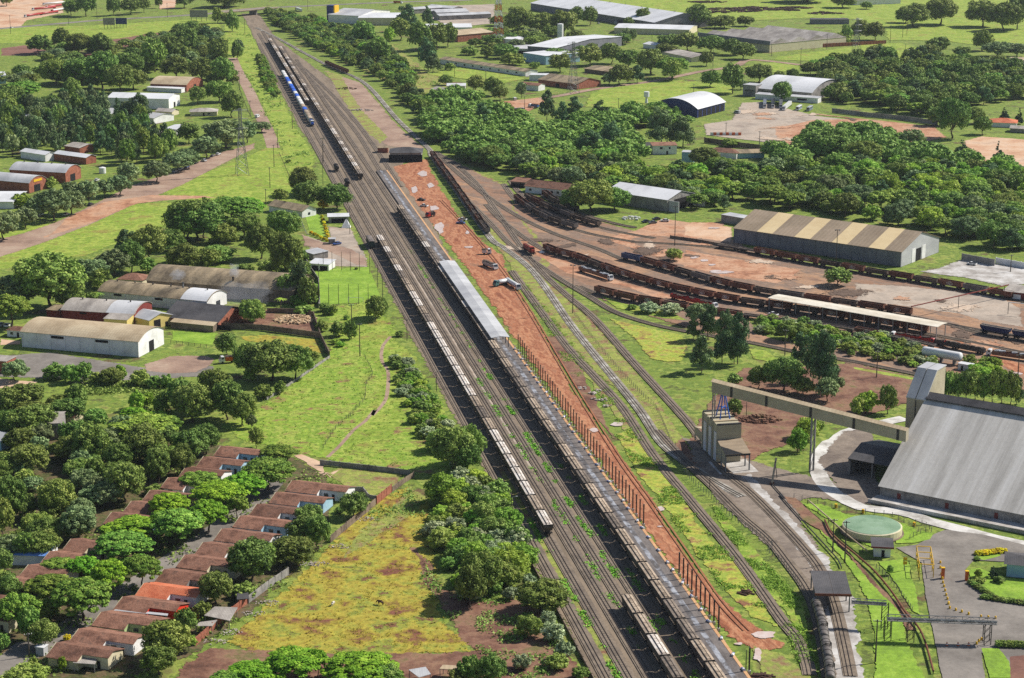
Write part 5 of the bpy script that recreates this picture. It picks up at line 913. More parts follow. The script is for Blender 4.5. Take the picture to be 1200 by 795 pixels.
def tankwagon(tm, L=12.4, r=1.35, domes=3):
    t = thing('tank_wagon', '', 'tank wagon', (0, 0, -50)); h = L / 2; zc = 1.15 + r
    mb = MB(); n = 18; pr = [(-h, .0), (-h + .02, r * .6), (-h + .25, r * .93), (-h + .6, r), (h - .6, r), (h - .25, r * .93), (h - .02, r * .6), (h, 0)]
    vs = [(x, q * math.cos(2 * math.pi * k / n), zc + q * math.sin(2 * math.pi * k / n)) for k in range(n) for x, q in pr]; m_ = len(pr)
    mb.add(vs, [(k * m_ + j, ((k + 1) % n) * m_ + j, ((k + 1) % n) * m_ + j + 1, k * m_ + j + 1) for k in range(n) for j in range(m_ - 1)]); mb.build('tank', RV[tm], t, smooth=True)
    mb = MB(); mb.lathe([(.5, -.2), (.5, .35), (.3, .45), (0, .45)], 12, (0, 0, zc + r)); mb.build('dome', RV[tm], t)
    mb = MB()
    for x in (-1.3, 1.3): mb.box((x, 0, zc + r + .12), (.12, 2.2, .1))
    for y in (-1.0, 1.0): mb.box((0, y, zc + r + .12), (3.4, .12, .1))
    mb.box((-1.0, 1.2, zc - .2), (.1, .5, 2.8)); mb.box((-1.5, 1.2, zc - .2), (.1, .5, 2.8)); mb.build('walkway', RV['dark'], t)
    mb = MB()
    for x in (-h + 2.6, 0, h - 2.6): 
        for k in range(12):
            a, b_ = math.pi * k / 11, math.pi * (k + 1) / 11
            mb.tube((x, (r + .04) * math.cos(a), zc + (r + .04) * math.sin(a)), (x, (r + .04) * math.cos(b_), zc + (r + .04) * math.sin(b_)), .07, n=4)
    mb.build('strap', RV['dark'], t)
    for x in (-h + 1.8, h - 1.8): bogie(x, t)
    mb = MB(); mb.box((0, 0, .97), (L, 1.0, .24)); mb.build('underframe', RV['dark'], t); couple(L, t); return t
def loco(bodym, capm, L=15.5):
    t = thing('locomotive', '', 'locomotive', (0, 0, -50)); h = L / 2
    mb = MB(); mb.box((0, 0, 1.2), (L, 2.7, .35)); mb.build('frame', RV['dark'], t)
    mb = MB(); mb.ext([(-.85, 1.4), (-.85, 3.3), (-.6, 3.55), (.6, 3.55), (.85, 3.3), (.85, 1.4)], 'x', -h + .8, h - 5.0); mb.build('engine_hood', RV[bodym], t)
    mb = MB(); mb.ext([(-1.35, 1.4), (-1.35, 3.6), (-.9, 4.0), (.9, 4.0), (1.35, 3.6), (1.35, 1.4)], 'x', h - 5.0, h - 2.3); c = mb.build('cab', RV[capm], t)
    mb = MB()
    for s_ in (-1, 1): mb.box((h - 3.65, s_ * 1.36, 3.0), (1.7, .06, .8))
    mb.box((h - 2.27, 0, 3.1), (.06, 2.0, .7)); mb.build('window', B['glass'], c)
    mb = MB(); mb.ext([(-.85, 1.4), (-.85, 2.5), (-.6, 2.75), (.6, 2.75), (.85, 2.5), (.85, 1.4)], 'x', h - 2.3, h - .6); mb.build('nose', RV[bodym], t)
    mb = MB()
    for x in (-h + 2.5, -h + 5, -h + 7.5): mb.lathe([(.55, 0), (.55, .16), (0, .18)], 10, (x, 0, 3.55))
    mb.build('roof_fan', RV['dark'], t)
    mb = MB()
    for s_ in (-1, 1):
        mb.tube((-h + .4, s_ * 1.3, 2.3), (h - 5.1, s_ * 1.3, 2.3), .05)
        for i in range(6): mb.tube((-h + .4 + i * 1.95, s_ * 1.3, 1.35), (-h + .4 + i * 1.95, s_ * 1.3, 2.3), .04)
    mb.build('handrail', B['steel'], t)
    for x in (-h + 2.6, h - 2.6): bogie(x, t)
    couple(L, t); return t
def boxcar(bm_, rm_, L=13.5, hh=2.7):
    t = thing('box_wagon', '', 'wagon', (0, 0, -50)); h = L / 2
    mb = MB(); mb.box((0, 0, 1.05 + hh / 2), (L, 2.7, hh)); [mb.box((-h + .1 + i * (L - .2) / 8, s_ * 1.37, 1.05 + hh / 2), (.1, .08, hh - .1)) for i in range(9) for s_ in (-1, 1)]; mb.build('body', RV[bm_], t)
    mb = MB(); mb.ext([(-1.42, 1.0 + hh), (-1.42, 1.12 + hh), (-.7, 1.42 + hh), (.7, 1.42 + hh), (1.42, 1.12 + hh), (1.42, 1.0 + hh)], 'x', -h - .08, h + .08); mb.build('roof', RV[rm_], t)
    for s_ in (-1, 1): mb = MB(); mb.box((0, s_ * 1.38, 2.3), (2.6, .1, 2.3)); mb.build('door', RV['dark'], t)
    for x in (-h + 1.8, h - 1.8): bogie(x, t)
    mb = MB(); mb.box((0, 0, .93), (L, .6, .22)); mb.build('underframe', RV['dark'], t); couple(L, t); return t
HOP = [hopper('pale'), hopper('tanroof'), hopper('brownroof')]
RVT = {'h0': HOP[0], 'h1': HOP[1], 'h2': HOP[2], 'g': gondola('rustbrown'), 'gn': gondola('rustbrown', False), 'gb': gondola('bluegond', False), 'gg': gondola('greygond', False), 'gd': gondola('cargo', False, hgt=1.9), 'low': gondola('rustbrown', True, hgt=1.5), 'lowd': gondola('greygond', False, hgt=.7), 'tank': tankwagon('tanker'), 'blk': tankwagon('black', 9.5, 1.5), 'lr': loco('locored', 'locored'), 'lb': loco('locoblue', 'locowhite', 14), 'bw': boxcar('locowhite', 'locowhite'), 'bb': boxcar('locoblue', 'locoblue', 12.5), 'bt': boxcar('locowhite', 'tanroof'), 'grn': boxcar('green', 'greygond', 15.5), 'navy': hopper('greygond', 'navy')}
USED = set()
def put(kind, loc, rz, label, group=None):
    proto = RVT[kind]
    if kind in USED: return dup(proto, loc, rz, label, group)
    USED.add(kind); proto.location = loc; proto.rotation_euler = (0, 0, rz); proto['label'] = label
    if group: proto['group'] = group
    return proto
RZ = 0.46
rng = random.Random(11)
ROOFW = {'h0': 'pale roofed', 'h1': 'tan roofed', 'h2': 'brown roofed'}
def grain_train(u0, u1, v, weights, desc, group, pitch=14.55):
    i = 0; u = u0 + pitch / 2
    while u < u1:
        k = rng.choices(['h0', 'h1', 'h2'], weights)[0]; i += 1
        put(k, UV(u, v, RZ), YAW_U + (math.pi if rng.random() < .5 else 0), '%s hopper wagon, %s from the near end of %s' % (ROOFW[k], ordw(i), desc), group); u += pitch
grain_train(569.5, 1024, 117.8, (6, 3, 0.5), 'the long left grain train', 'wagons of the left grain train')
grain_train(432.0, 1103, 139.0, (1, 3, 8), 'the long right grain train', 'wagons of the right grain train')
grain_train(437.8, 511, 128.3, (1, 3, 4), 'the short bottom train', 'wagons of the short bottom train')
grain_train(1540, 1990, 123.2, (3, 4, 1), 'the far left upper train', 'wagons of the far left upper train')
grain_train(1206, 1925, 128.6, (3, 4, 2), 'the far right upper train', 'wagons of the far right upper train')
put('grn', UV(1012, 112.2, RZ), YAW_U, 'dark green box wagon standing alone behind the left grain train')
put('blk', T('G', 772, 80, RZ), YAW_U, 'black tank wagon beside the far right upper train, upper of the two')
put('blk', T('G', 822, 150, RZ), YAW_U, 'black tank wagon beside the far right upper train, lower of the two')
for i, k in enumerate(['lb', 'bt', 'bt', 'bt', 'bb', 'bt', 'bw', 'bw', 'bw', 'bb', 'bw', 'bb', 'bb', 'bb', 'bw', 'bb', 'bb', 'bw', 'bw', 'bw']):
    put(k, UV(1437 + i * 15.1, 117.8, RZ), YAW_U + math.pi, {'lb': 'bright blue locomotive', 'bt': 'tan roofed white wagon', 'bb': 'bright blue wagon', 'bw': 'white wagon'}[k] + ', %s from the near end of the blue and white train' % ordw(i + 1), 'blue and white train')
def path_train(path, start, kinds, desc, group, pitch=13.6, names=None, z=RZ, end=None):
    P = resample([at(p) for p in path], 0.5); s0 = min(range(len(P)), key=lambda i: (P[i] - at(start)).length)
    n = len(kinds); i = s0
    for j, k in enumerate(kinds):
        a = P[min(i, len(P) - 1)]; e = i + int((pitch - 1.4) * 2)
        if e >= len(P): break
        b_ = P[e]; c = (a + b_) / 2; d = b_ - a
        nm = {'g': 'brown gondola with white emblem', 'gn': 'plain brown gondola', 'gb': 'faded blue gondola wagon', 'gg': 'dusty grey gondola wagon', 'gd': 'dark low gondola', 'low': 'low brown gondola wagon with white emblem', 'lowd': 'grey flat wagon', 'tank': 'grey tank wagon with dark straps', 'h2': 'grimy brown hopper wagon', 'navy': 'navy blue hopper wagon'}[k]; desc = desc.replace('the brown train', 'train')
        put(k, (c.x, c.y, z), math.atan2(d.y, d.x), '%s, %s from left on %s' % (nm, ordw(j + 1), desc), group)
        i += int(pitch * 2)
path_train(tf, (731, 304.5), ['gb', 'gn', 'g', 'gd', 'gg', 'g', 'gn', 'gd', 'gg', 'gn', 'gd', 'gn', 'g'], 'the upper curved siding', 'wagons on the upper curved siding')
path_train(tg, (639, 294), ['g', 'g', 'gn', 'gd', 'g', 'g', 'gn', 'g', 'gn', 'g', 'g', 'gd', 'g', 'gd', 'g', 'gn', 'g', 'g'], 'the middle curved siding', 'wagons on the middle curved siding')
path_train(th, (700, 344), ['g', 'gn', 'g', 'low', 'lowd', 'low', 'lowd', 'lowd', 'lowd', 'lowd', 'low', 'lowd', 'lowd'], 'the short front siding', 'wagons on the short front siding')
path_train(tj, (886, 298), ['g', 'gn', 'g', 'gd', 'g', 'gd', 'gn', 'gd', 'g', 'gg', 'gn', 'gd', 'gg', 'gn'], 'the warehouse siding', 'wagons along the brown warehouse')
path_train(tj, (842, 291.5), ['lowd', 'lowd'], 'the pair by the brown warehouse', 'low wagons left of the brown warehouse')
path_train(ti1, (605, 235), ['gn', 'gn', 'gg', 'gd', 'gg', 'gd', 'gg'], 'the front fan siding', 'wagons on the front fan siding')
path_train(ti2, (618, 233), ['gd', 'gn', 'gd', 'gd', 'gg', 'gd', 'gd'], 'the middle fan siding', 'wagons on the middle fan siding')
path_train(ti3, (640, 230), ['gn', 'gd', 'gd', 'gd'], 'the back fan siding', 'wagons on the back fan siding')
path_train(white, (507, 184), ['gn', 'gd', 'g', 'gn', 'gd', 'gn', 'gg', 'gn', 'gd'] * 2 + ['gg'], 'the brown train beside the red earth road', 'brown wagons beside the red earth road')
path_train(white, px('B', 525, 303), ['gn', 'gn', 'gn', 'gn', 'gn'], 'the brown train under the cutting bank', 'brown wagons under the cutting bank', 14)
path_train([(1060, 372), (1110, 380), (1150, 391), (1240, 406)], (1150, 391), ['navy', 'navy'], 'the short siding at the right edge', 'navy wagons at the right edge', 15)
path_train([(935, 680), (957, 720), (966, 760), (972, 800), (976, 850)], (957.5, 716), ['tank', 'tank', 'tank', 'tank'], 'the tank train by the canopy', 'tank wagons below the canopy')
a = T('I', 45, 445); b = T('I', 112, 487); put('lr', ((a.x + b.x) / 2, (a.y + b.y) / 2, RZ), math.atan2(b.y - a.y, b.x - a.x), 'single faded red locomotive crossing the orange lane')
# ================================================================== ROAD VEHICLES
VC = {}
def paint(name, rgb):
    if name not in VC: VC[name] = mat('paint_' + name, [S(*[c * .95 for c in rgb]), S(*rgb)], 0.5, 0.35, spec=0.5)
    return VC[name]
PAINT = {'white': (228, 228, 228), 'silver': (176, 178, 182), 'dark': (48, 50, 56), 'blue': (70, 96, 160), 'red': (176, 40, 34), 'grey': (112, 114, 118), 'teal': (90, 140, 140), 'orange': (220, 100, 40), 'yellow': (222, 180, 50), 'brown': (110, 72, 58)}
TYRE = mat('tyre_rubber', [S(30, 30, 32), S(44, 44, 46)], 0.5, 0.9)
def wheels(t, xs, y=.78, r=.34, wd=.24):
    for x in xs:
        for s_ in (-1, 1): mb = MB(); mb.tube((x, s_ * (y - wd / 2), r), (x, s_ * (y + wd / 2), r), r, n=12); mb.build('wheel', TYRE, t)
def car(label, p, rz, col, kind='sedan', group=None):
    t = thing('parked_car' if kind != 'pickup' else 'pickup_truck', label, {'sedan': 'car', 'pickup': 'pickup truck', 'van': 'van'}[kind], p, rz, group)
    pm = paint(col, PAINT[col]); mb = MB()
    if kind == 'van':
        mb.ext([(-2.4, .35), (-2.4, 2.0), (-2.3, 2.15), (1.2, 2.15), (2.0, 1.2), (2.45, 1.05), (2.5, .35)], 'y', -.9, .9); mb.build('body', pm, t)
        g = MB(); g.ext([(1.22, 2.0), (1.96, 1.22), (2.02, 1.24), (1.28, 2.05)], 'y', -.8, .8); g.box((-.2, .91, 1.6), (2.6, .03, .55)); g.box((-.2, -.91, 1.6), (2.6, .03, .55)); g.build('windows', B['glass'], t)
    else:
        mb.ext([(-2.15, .35), (-2.2, .8), (-2.1, .95), (1.1, .98), (2.1, .82), (2.2, .6), (2.15, .35)], 'y', -.86, .86); mb.build('body', pm, t)
        c = [(-1.75, .95), (-1.1, 1.42), (.35, 1.42), (1.15, .97)] if kind == 'sedan' else [(-.35, .95), (-.2, 1.5), (.7, 1.5), (1.25, .97)]
        g = MB(); g.ext(c, 'y', -.76, .76); g.build('windows', B['glass'], t)
        rf = MB(); x0, x1 = (c[1][0] + .05, c[2][0] - .05); rf.box(((x0 + x1) / 2, 0, c[1][1] + .02), (x1 - x0, 1.4, .05)); rf.build('roof', pm, t)
        if kind == 'pickup': bd = MB(); bd.box((-1.25, 0, .99), (1.5, 1.45, .06)); bd.build('cargo_bed', TYRE, t)
    wheels(t, (-1.35, 1.35)); t.scale = (1.12, 1.12, 1.12); return t
def truck(label, a, b, cabc, bodies, bodyc, kind='tipper', group=None, cat='truck'):
    """a: rear, b: front on the land"""
    d = b - a; L = d.length; t = thing('cargo_truck', label, cat, ((a + b) / 2), math.atan2(d.y, d.x), group); t.location.z = 0.05; h = L / 2
    mb = MB(); mb.ext([(h - 2.1, .7), (h - 2.1, 2.75), (h - 1.9, 2.95), (h - .8, 2.95), (h - .1, 1.75), (h, .6)], 'y', -1.2, 1.2); c = mb.build('cab', paint(cabc, PAINT[cabc]), t)
    g = MB(); g.ext([(h - .78, 2.8), (h - .12, 1.8), (h - .08, 1.84), (h - .72, 2.86)], 'y', -1.05, 1.05)
    for s_ in (-1, 1): g.box((h - 1.3, s_ * 1.21, 2.2), (1.0, .04, .7))
    g.build('window', B['glass'], c)
    mb = MB(); mb.box((-1.2, 0, .8), (L - 2.8, .9, .25)); mb.build('chassis', RV['dark'], t)
    x0 = -h; seg = (L - 2.5) / bodies
    for i in range(bodies):
        xa, xb = x0 + i * seg + .15, x0 + (i + 1) * seg - .15; mb = MB(); m = paint(bodyc, PAINT[bodyc])
        if kind == 'tank':
            n = 14; vs = [(x, r_ * math.cos(2 * math.pi * k / n), 1.95 + r_ * .92 * math.sin(2 * math.pi * k / n)) for k in range(n) for x, r_ in ((xa, 0), (xa + .02, .9), (xa + .3, 1.15), (xb - .3, 1.15), (xb - .02, .9), (xb, 0))]
            mb.add(vs, [(k * 6 + j, ((k + 1) % n) * 6 + j, ((k + 1) % n) * 6 + j + 1, k * 6 + j + 1) for k in range(n) for j in range(5)]); mb.build('tank', m, t, smooth=True)
        elif kind == 'box': mb.box(((xa + xb) / 2, 0, 2.3), (xb - xa, 2.5, 2.6)); mb.build('cargo_box', m, t)
        else:
            for s_ in (-1, 1): mb.box(((xa + xb) / 2, s_ * 1.2, 1.75), (xb - xa, .08, 1.6)); mb.box((xa if s_ < 0 else xb, 0, 1.75), (.08, 2.4, 1.6))
            for s_ in (-1, 1): [mb.box((xa + .2 + k * (xb - xa - .4) / 6, s_ * 1.27, 1.75), (.1, .08, 1.6)) for k in range(7)]
            mb.box(((xa + xb) / 2, 0, 1.0), (xb - xa, 2.4, .1)); mb.build('trailer_body', m, t)
            if kind == 'load':
                lb = MB(); rg = random.Random(4)
                for k in range(14): lb.box((rg.uniform(xa + .5, xb - .5), rg.uniform(-.7, .7), 2.5 + rg.random() * .3), (1.6, 1.0, .5), rg.random())
                lb.build('cargo', paint('silver', PAINT['silver']) if bodyc == 'brown' else RV['cargo'], t)
            else: lb = MB(); lb.box(((xa + xb) / 2, 0, 2.2), (xb - xa - .1, 2.3, .2)); lb.build('cargo', RV['cargo'], t)
    xs = [h - 1.2] + [x0 + i * seg + o for i in range(bodies) for o in ((1.4, 2.7) if seg > 4 else (1.2,))] + ([x0 + seg * bodies - 1.6] if bodies > 1 else [])
    wheels(t, xs, 1.05, .5, .34); return t
def bus(label, p, rz, col, stripe):
    t = thing('bus', label, 'bus', p, rz); pm = paint(col, PAINT[col]); h = 6
    mb = MB(); mb.ext([(-1.25, .45), (-1.25, 3.0), (-1.05, 3.2), (1.05, 3.2), (1.25, 3.0), (1.25, .45)], 'x', -h, h); mb.build('body', pm, t)
    mb = MB()
    for s_ in (-1, 1): mb.box((0, s_ * 1.26, 2.3), (11.2, .04, .85))
    mb.box((h + .02, 0, 2.1), (.05, 2.2, 1.3)); mb.build('windows', B['glass'], t)
    mb = MB()
    for s_ in (-1, 1): mb.box((0, s_ * 1.265, 1.3), (11.8, .03, .7))
    mb.build('stripe', paint(stripe, PAINT[stripe]), t); wheels(t, (-3.6, 3.8), 1.05, .5, .32); return t
hd = lambda k, x0, y0, x1, y1: math.atan2((T(k, x1, y1) - T(k, x0, y0)).y, (T(k, x1, y1) - T(k, x0, y0)).x)
SH = hd('F', 200, 330, 800, 85)
for k, x, y, c, kd, lab, dr in [('F', 308, 288, 'white', 'sedan', 'white car parked apart on the grey street, nearest of the street cars', 0), ('F', 422, 242, 'dark', 'sedan', 'dark car under street trees left of the dirt shoulder', 0), ('F', 188, 290, 'white', 'van', 'white van half hidden behind the street trees', 0), ('F', 815, 88, 'silver', 'sedan', 'silver car, lowest of the three parked bumper to bumper', 0), ('F', 843, 76, 'white', 'sedan', 'white car in the middle of three parked bumper to bumper', 0), ('F', 870, 66, 'blue', 'sedan', 'blue car, uppermost of three parked bumper to bumper', 0), ('A', 912, 762, 'dark', 'sedan', 'dark car beside the white car on the upper street', 0), ('A', 950, 752, 'white', 'sedan', 'white car parked askew on the upper street', .9), ('A', 990, 730, 'grey', 'sedan', 'grey car on the upper street beside the last white car', 0), ('A', 1016, 722, 'white', 'sedan', 'white car farthest up the grey street', 0), ('N', 48, 262, 'white', 'sedan', 'white car by the gatehouse at the left edge', 0), ('N', 12, 258, 'silver', 'sedan', 'silver car cut by the left edge near the gatehouse', 0), ('F', 452, 128, 'white', 'sedan', 'white car behind the street trees near the brick hall', 0), ('I', 622, 322, 'dark', 'sedan', 'dark car left of the pair behind the big tree', 2.4), ('I', 655, 327, 'grey', 'sedan', 'dark grey car between the two other cars behind the big tree', 2.2), ('I', 672, 310, 'dark', 'sedan', 'dark car behind the other parked cars by the big tree', 2.3), ('I', 712, 318, 'white', 'sedan', 'white car farthest right near the open metal shed', 1.7), ('H', 372, 220, 'dark', 'pickup', 'dark pickup on the red earth near the platform', 1.3), ('H', 386, 248, 'white', 'pickup', 'white pickup on the red earth near the platform', 1.3), ('H', 565, 312, 'white', 'pickup', 'white pickup beside the blue car on the red road', 1.4), ('H', 556, 328, 'blue', 'sedan', 'pale blue car in the middle of the red earth road', 1.4), ('K', 690, 650, 'white', 'pickup', 'white flatbed pickup beside the brown warehouse gable', 1.2), ('L', 527, 248, 'white', 'pickup', 'white pickup at the left end of the cream canopy', 1.1), ('D', 452, 530, 'silver', 'van', 'silver van in front of the open truck shed', 1.0), ('A', 55, 132, 'white', 'sedan', 'white car on the main road at top left', 0), ('B', 205, 552 - 4, 'white', 'van', 'white van by the pale roofs on the left street', 0), ('G', 775, 425, 'blue', 'sedan', 'blue car beside the yellow hedge', 2.6), ('C', 410, 468, 'white', 'van', 'white van among trees near the reddish yard', .5), ('C', 800, 112, 'white', 'sedan', 'white car in front of the vast warehouse, left one', .6), ('C', 880, 112, 'white', 'van', 'white van in front of the vast warehouse, right one', .6), ('A', 275, 262, 'white', 'sedan', 'white car beside the low brown farm shed', .3)]:
    car(lab, T(k, x, y, .03), SH + dr if True else 0, c, kd)
truck('flat truck with white cab and rough load beside the brown wagons', at((680, 318)), at((717, 330)), 'white', 1, 'brown', 'load')
truck('truck with white cab and long red trailer beside the ore wagons', at((787, 350)), at((840, 363)), 'white', 1, 'red', 'load')
truck('truck with white cab pulling two red trailers', at((1108, 406)), at((1043, 396)), 'white', 2, 'red', 'load')
truck('truck with red cab pulling two dark trailers', T('M', 765, 478), T('M', 448, 415), 'red', 2, 'dark', 'load')
truck('truck with white cab and brown trailer at the right edge', T('M', 1060, 520), T('M', 775, 480), 'white', 1, 'brown', 'load')
truck('green and white tanker lorry on the red earth', T('H', 770, 610), T('H', 712, 622), 'teal', 1, 'white', 'tank')
truck('white tanker lorry parked right of the green tanker', T('H', 772, 605), T('H', 828, 640), 'white', 1, 'white', 'tank')
truck('white flatbed lorry with pale load beside the red earth road', T('H', 665, 520), T('H', 722, 545), 'white', 1, 'silver', 'load')
truck('small white trailer lorry behind the white flatbed', T('H', 655, 470), T('H', 700, 470), 'white', 1, 'white', 'load')
truck('white tipper truck with raised orange lined bed beside the round mango trees', T('O', 372, 470), T('O', 283, 478), 'white', 1, 'orange', 'load')
truck('red farm tractor rig beside the white pickup', T('H', 432, 292), T('H', 398, 300), 'red', 1, 'dark', 'load')
for i, x in enumerate((580, 618, 655)): truck('white lorry in the parked row by the curved roof warehouse, %s from the left' % ordw(i + 1), T('D', x + 2, 478), T('D', x, 508), 'white', 1, 'grey' if i != 1 else 'dark', 'box', 'white lorries in the truck yard')
truck('white lorry with pale body left of the two buses', T('D', 700, 492), T('D', 668, 518), 'white', 1, 'white', 'box')
bus('white and blue bus, left one of the two beside the lorries', T('D', 740, 512), hd('D', 765, 490, 712, 522), 'white', 'blue')
bus('white and blue bus with orange trim, right one of the two', T('D', 790, 515), hd('D', 818, 492, 765, 524), 'silver', 'blue')
for i, (x0, y0, x1, y1, c, bc) in enumerate([(270, 60, 115, 82, 'white', 'red'), (300, 18, 200, 26, 'white', 'white'), (305, 28, 215, 40, 'white', 'red'), (300, 48, 240, 58, 'red', 'white'), (260, 40, 150, 50, 'white', 'red')]):
    truck('tanker lorry at the far depot, %s' % ['longest one with red tank nearest the road', 'white one farthest back', 'red one near the back', 'white tank with red cab at right', 'red tank in the middle row'][i], T('A', x0, y0), T('A', x1, y1), c, 2 if i == 0 else 1, bc, 'tank', 'tanker lorries at the far depot')
truck('orange lorry at the top behind the bridge warehouse', T('B', 840, 16), T('B', 880, 18), 'white', 1, 'orange', 'load')
truck('red and white lorry on the main road by the bridge', T('B', 410, 56), T('B', 385, 48), 'red', 1, 'white', 'box')
truck('blue lorry parked in the reddish yard', T('C', 520, 505), T('C', 475, 500), 'white', 1, 'blue', 'load')
truck('dark red flat lorry left of the blue lorry', T('C', 455, 520), T('C', 390, 522), 'brown', 1, 'brown', 'load')
# big white horizontal tank
a = T('M', 400, 500); b = T('M', 630, 540); d = b - a; L_ = d.length
t = thing('gas_tank', 'long white horizontal gas tank on saddles in the green scrub', 'tank', (a + b) / 2, math.atan2(d.y, d.x)); h = L_ / 2; r = 1.9
mb = MB(); n = 20; pr = [(-h, 0), (-h + .1, r * .6), (-h + .5, r * .93), (-h + 1, r), (h - 1, r), (h - .5, r * .93), (h - .1, r * .6), (h, 0)]
mb.add([(x, q * math.cos(2 * math.pi * k / n), 3.6 + q * math.sin(2 * math.pi * k / n)) for k in range(n) for x, q in pr], [(k * 8 + j, ((k + 1) % n) * 8 + j, ((k + 1) % n) * 8 + j + 1, k * 8 + j + 1) for k in range(n) for j in range(7)]); mb.build('tank', B['tank_white'], t, smooth=True)
for x in (-h * .65, 0, h * .65): mb = MB(); mb.box((x, 0, 1.2), (.8, 2.6, 2.4)); mb.build('saddle', B['grey_wall'], t)
mb = MB(); c = T('M', 655, 565); t = thing('pump_cabin', 'small white cabin at the right end of the gas tank', 'cabin', c, math.atan2(d.y, d.x)); mb.box((0, 0, 1.3), (5.6, 3.2, 2.6)); mb.build('wall', B['white'], t); mb = MB(); mb.box((0, 0, 2.72), (6, 3.6, .2)); mb.build('roof', B['roof_white'], t); mb = MB(); mb.box((-1, -1.62, 1), (.9, .06, 2)); mb.build('door', B['dark'], t)
# ================================================================== POLES, TOWERS
def zat(k, x, y0, y1):
    b_ = T(k, x, y0); p = px(k, x, y1); y = -(p[1] - 397.5) / F
    return HC + (-math.sin(PIT) + y * math.cos(PIT)) * b_.y / (math.cos(PIT) + y * math.sin(PIT))
def pole(k, x, y0, y1, kind, label, group=None):
    c = T(k, x, y0); h = zat(k, x, y0, y1)
    t = thing({'u': 'utility_pole', 'm': 'light_mast', 'l': 'street_lamp', 's': 'fence_pole'}[kind], label, {'u': 'utility pole', 'm': 'light mast', 'l': 'lamp', 's': 'pole'}[kind], c, random.uniform(-.4, .4), group)
    r = .2 if kind in 'um' else .13
    mb = MB(); mb.tube((0, 0, 0), (0, 0, h), r * 1.2, r * .75, 8); mb.build('pole', B['wood_pole'] if kind in 'us' else B['dark_steel'], t)
    if kind == 'u':
        mb = MB(); mb.box((0, 0, h - .5), (2.2, .14, .16)); mb.build('crossarm', B['wood_pole'], t)
        mb = MB()
        for q in (-.95, -.3, .3, .95): mb.lathe([(.0, 0), (.1, .02), (.1, .25), (0, .28)], 6, (q, 0, h - .42))
        mb.build('insulators', B['tank_white'], t)
    if kind == 'm':
        mb = MB(); mb.box((0, 0, h), (2.4, .2, .2)); mb.build('head_frame', B['dark_steel'], t)
        for q in (-.95, .95): mb = MB(); mb.box((q, -.15, h - .1), (.7, .35, .6)); mb.build('floodlight', B['steel'], t)
    if kind == 'l':
        mb = MB(); mb.tube((0, 0, h - .1), (1.4, 0, h + .25), .07); mb.build('arm', B['steel'], t); mb = MB(); mb.box((1.6, 0, h + .24), (.7, .26, .14)); mb.build('lamp', B['roof_light_grey'], t)
    return t
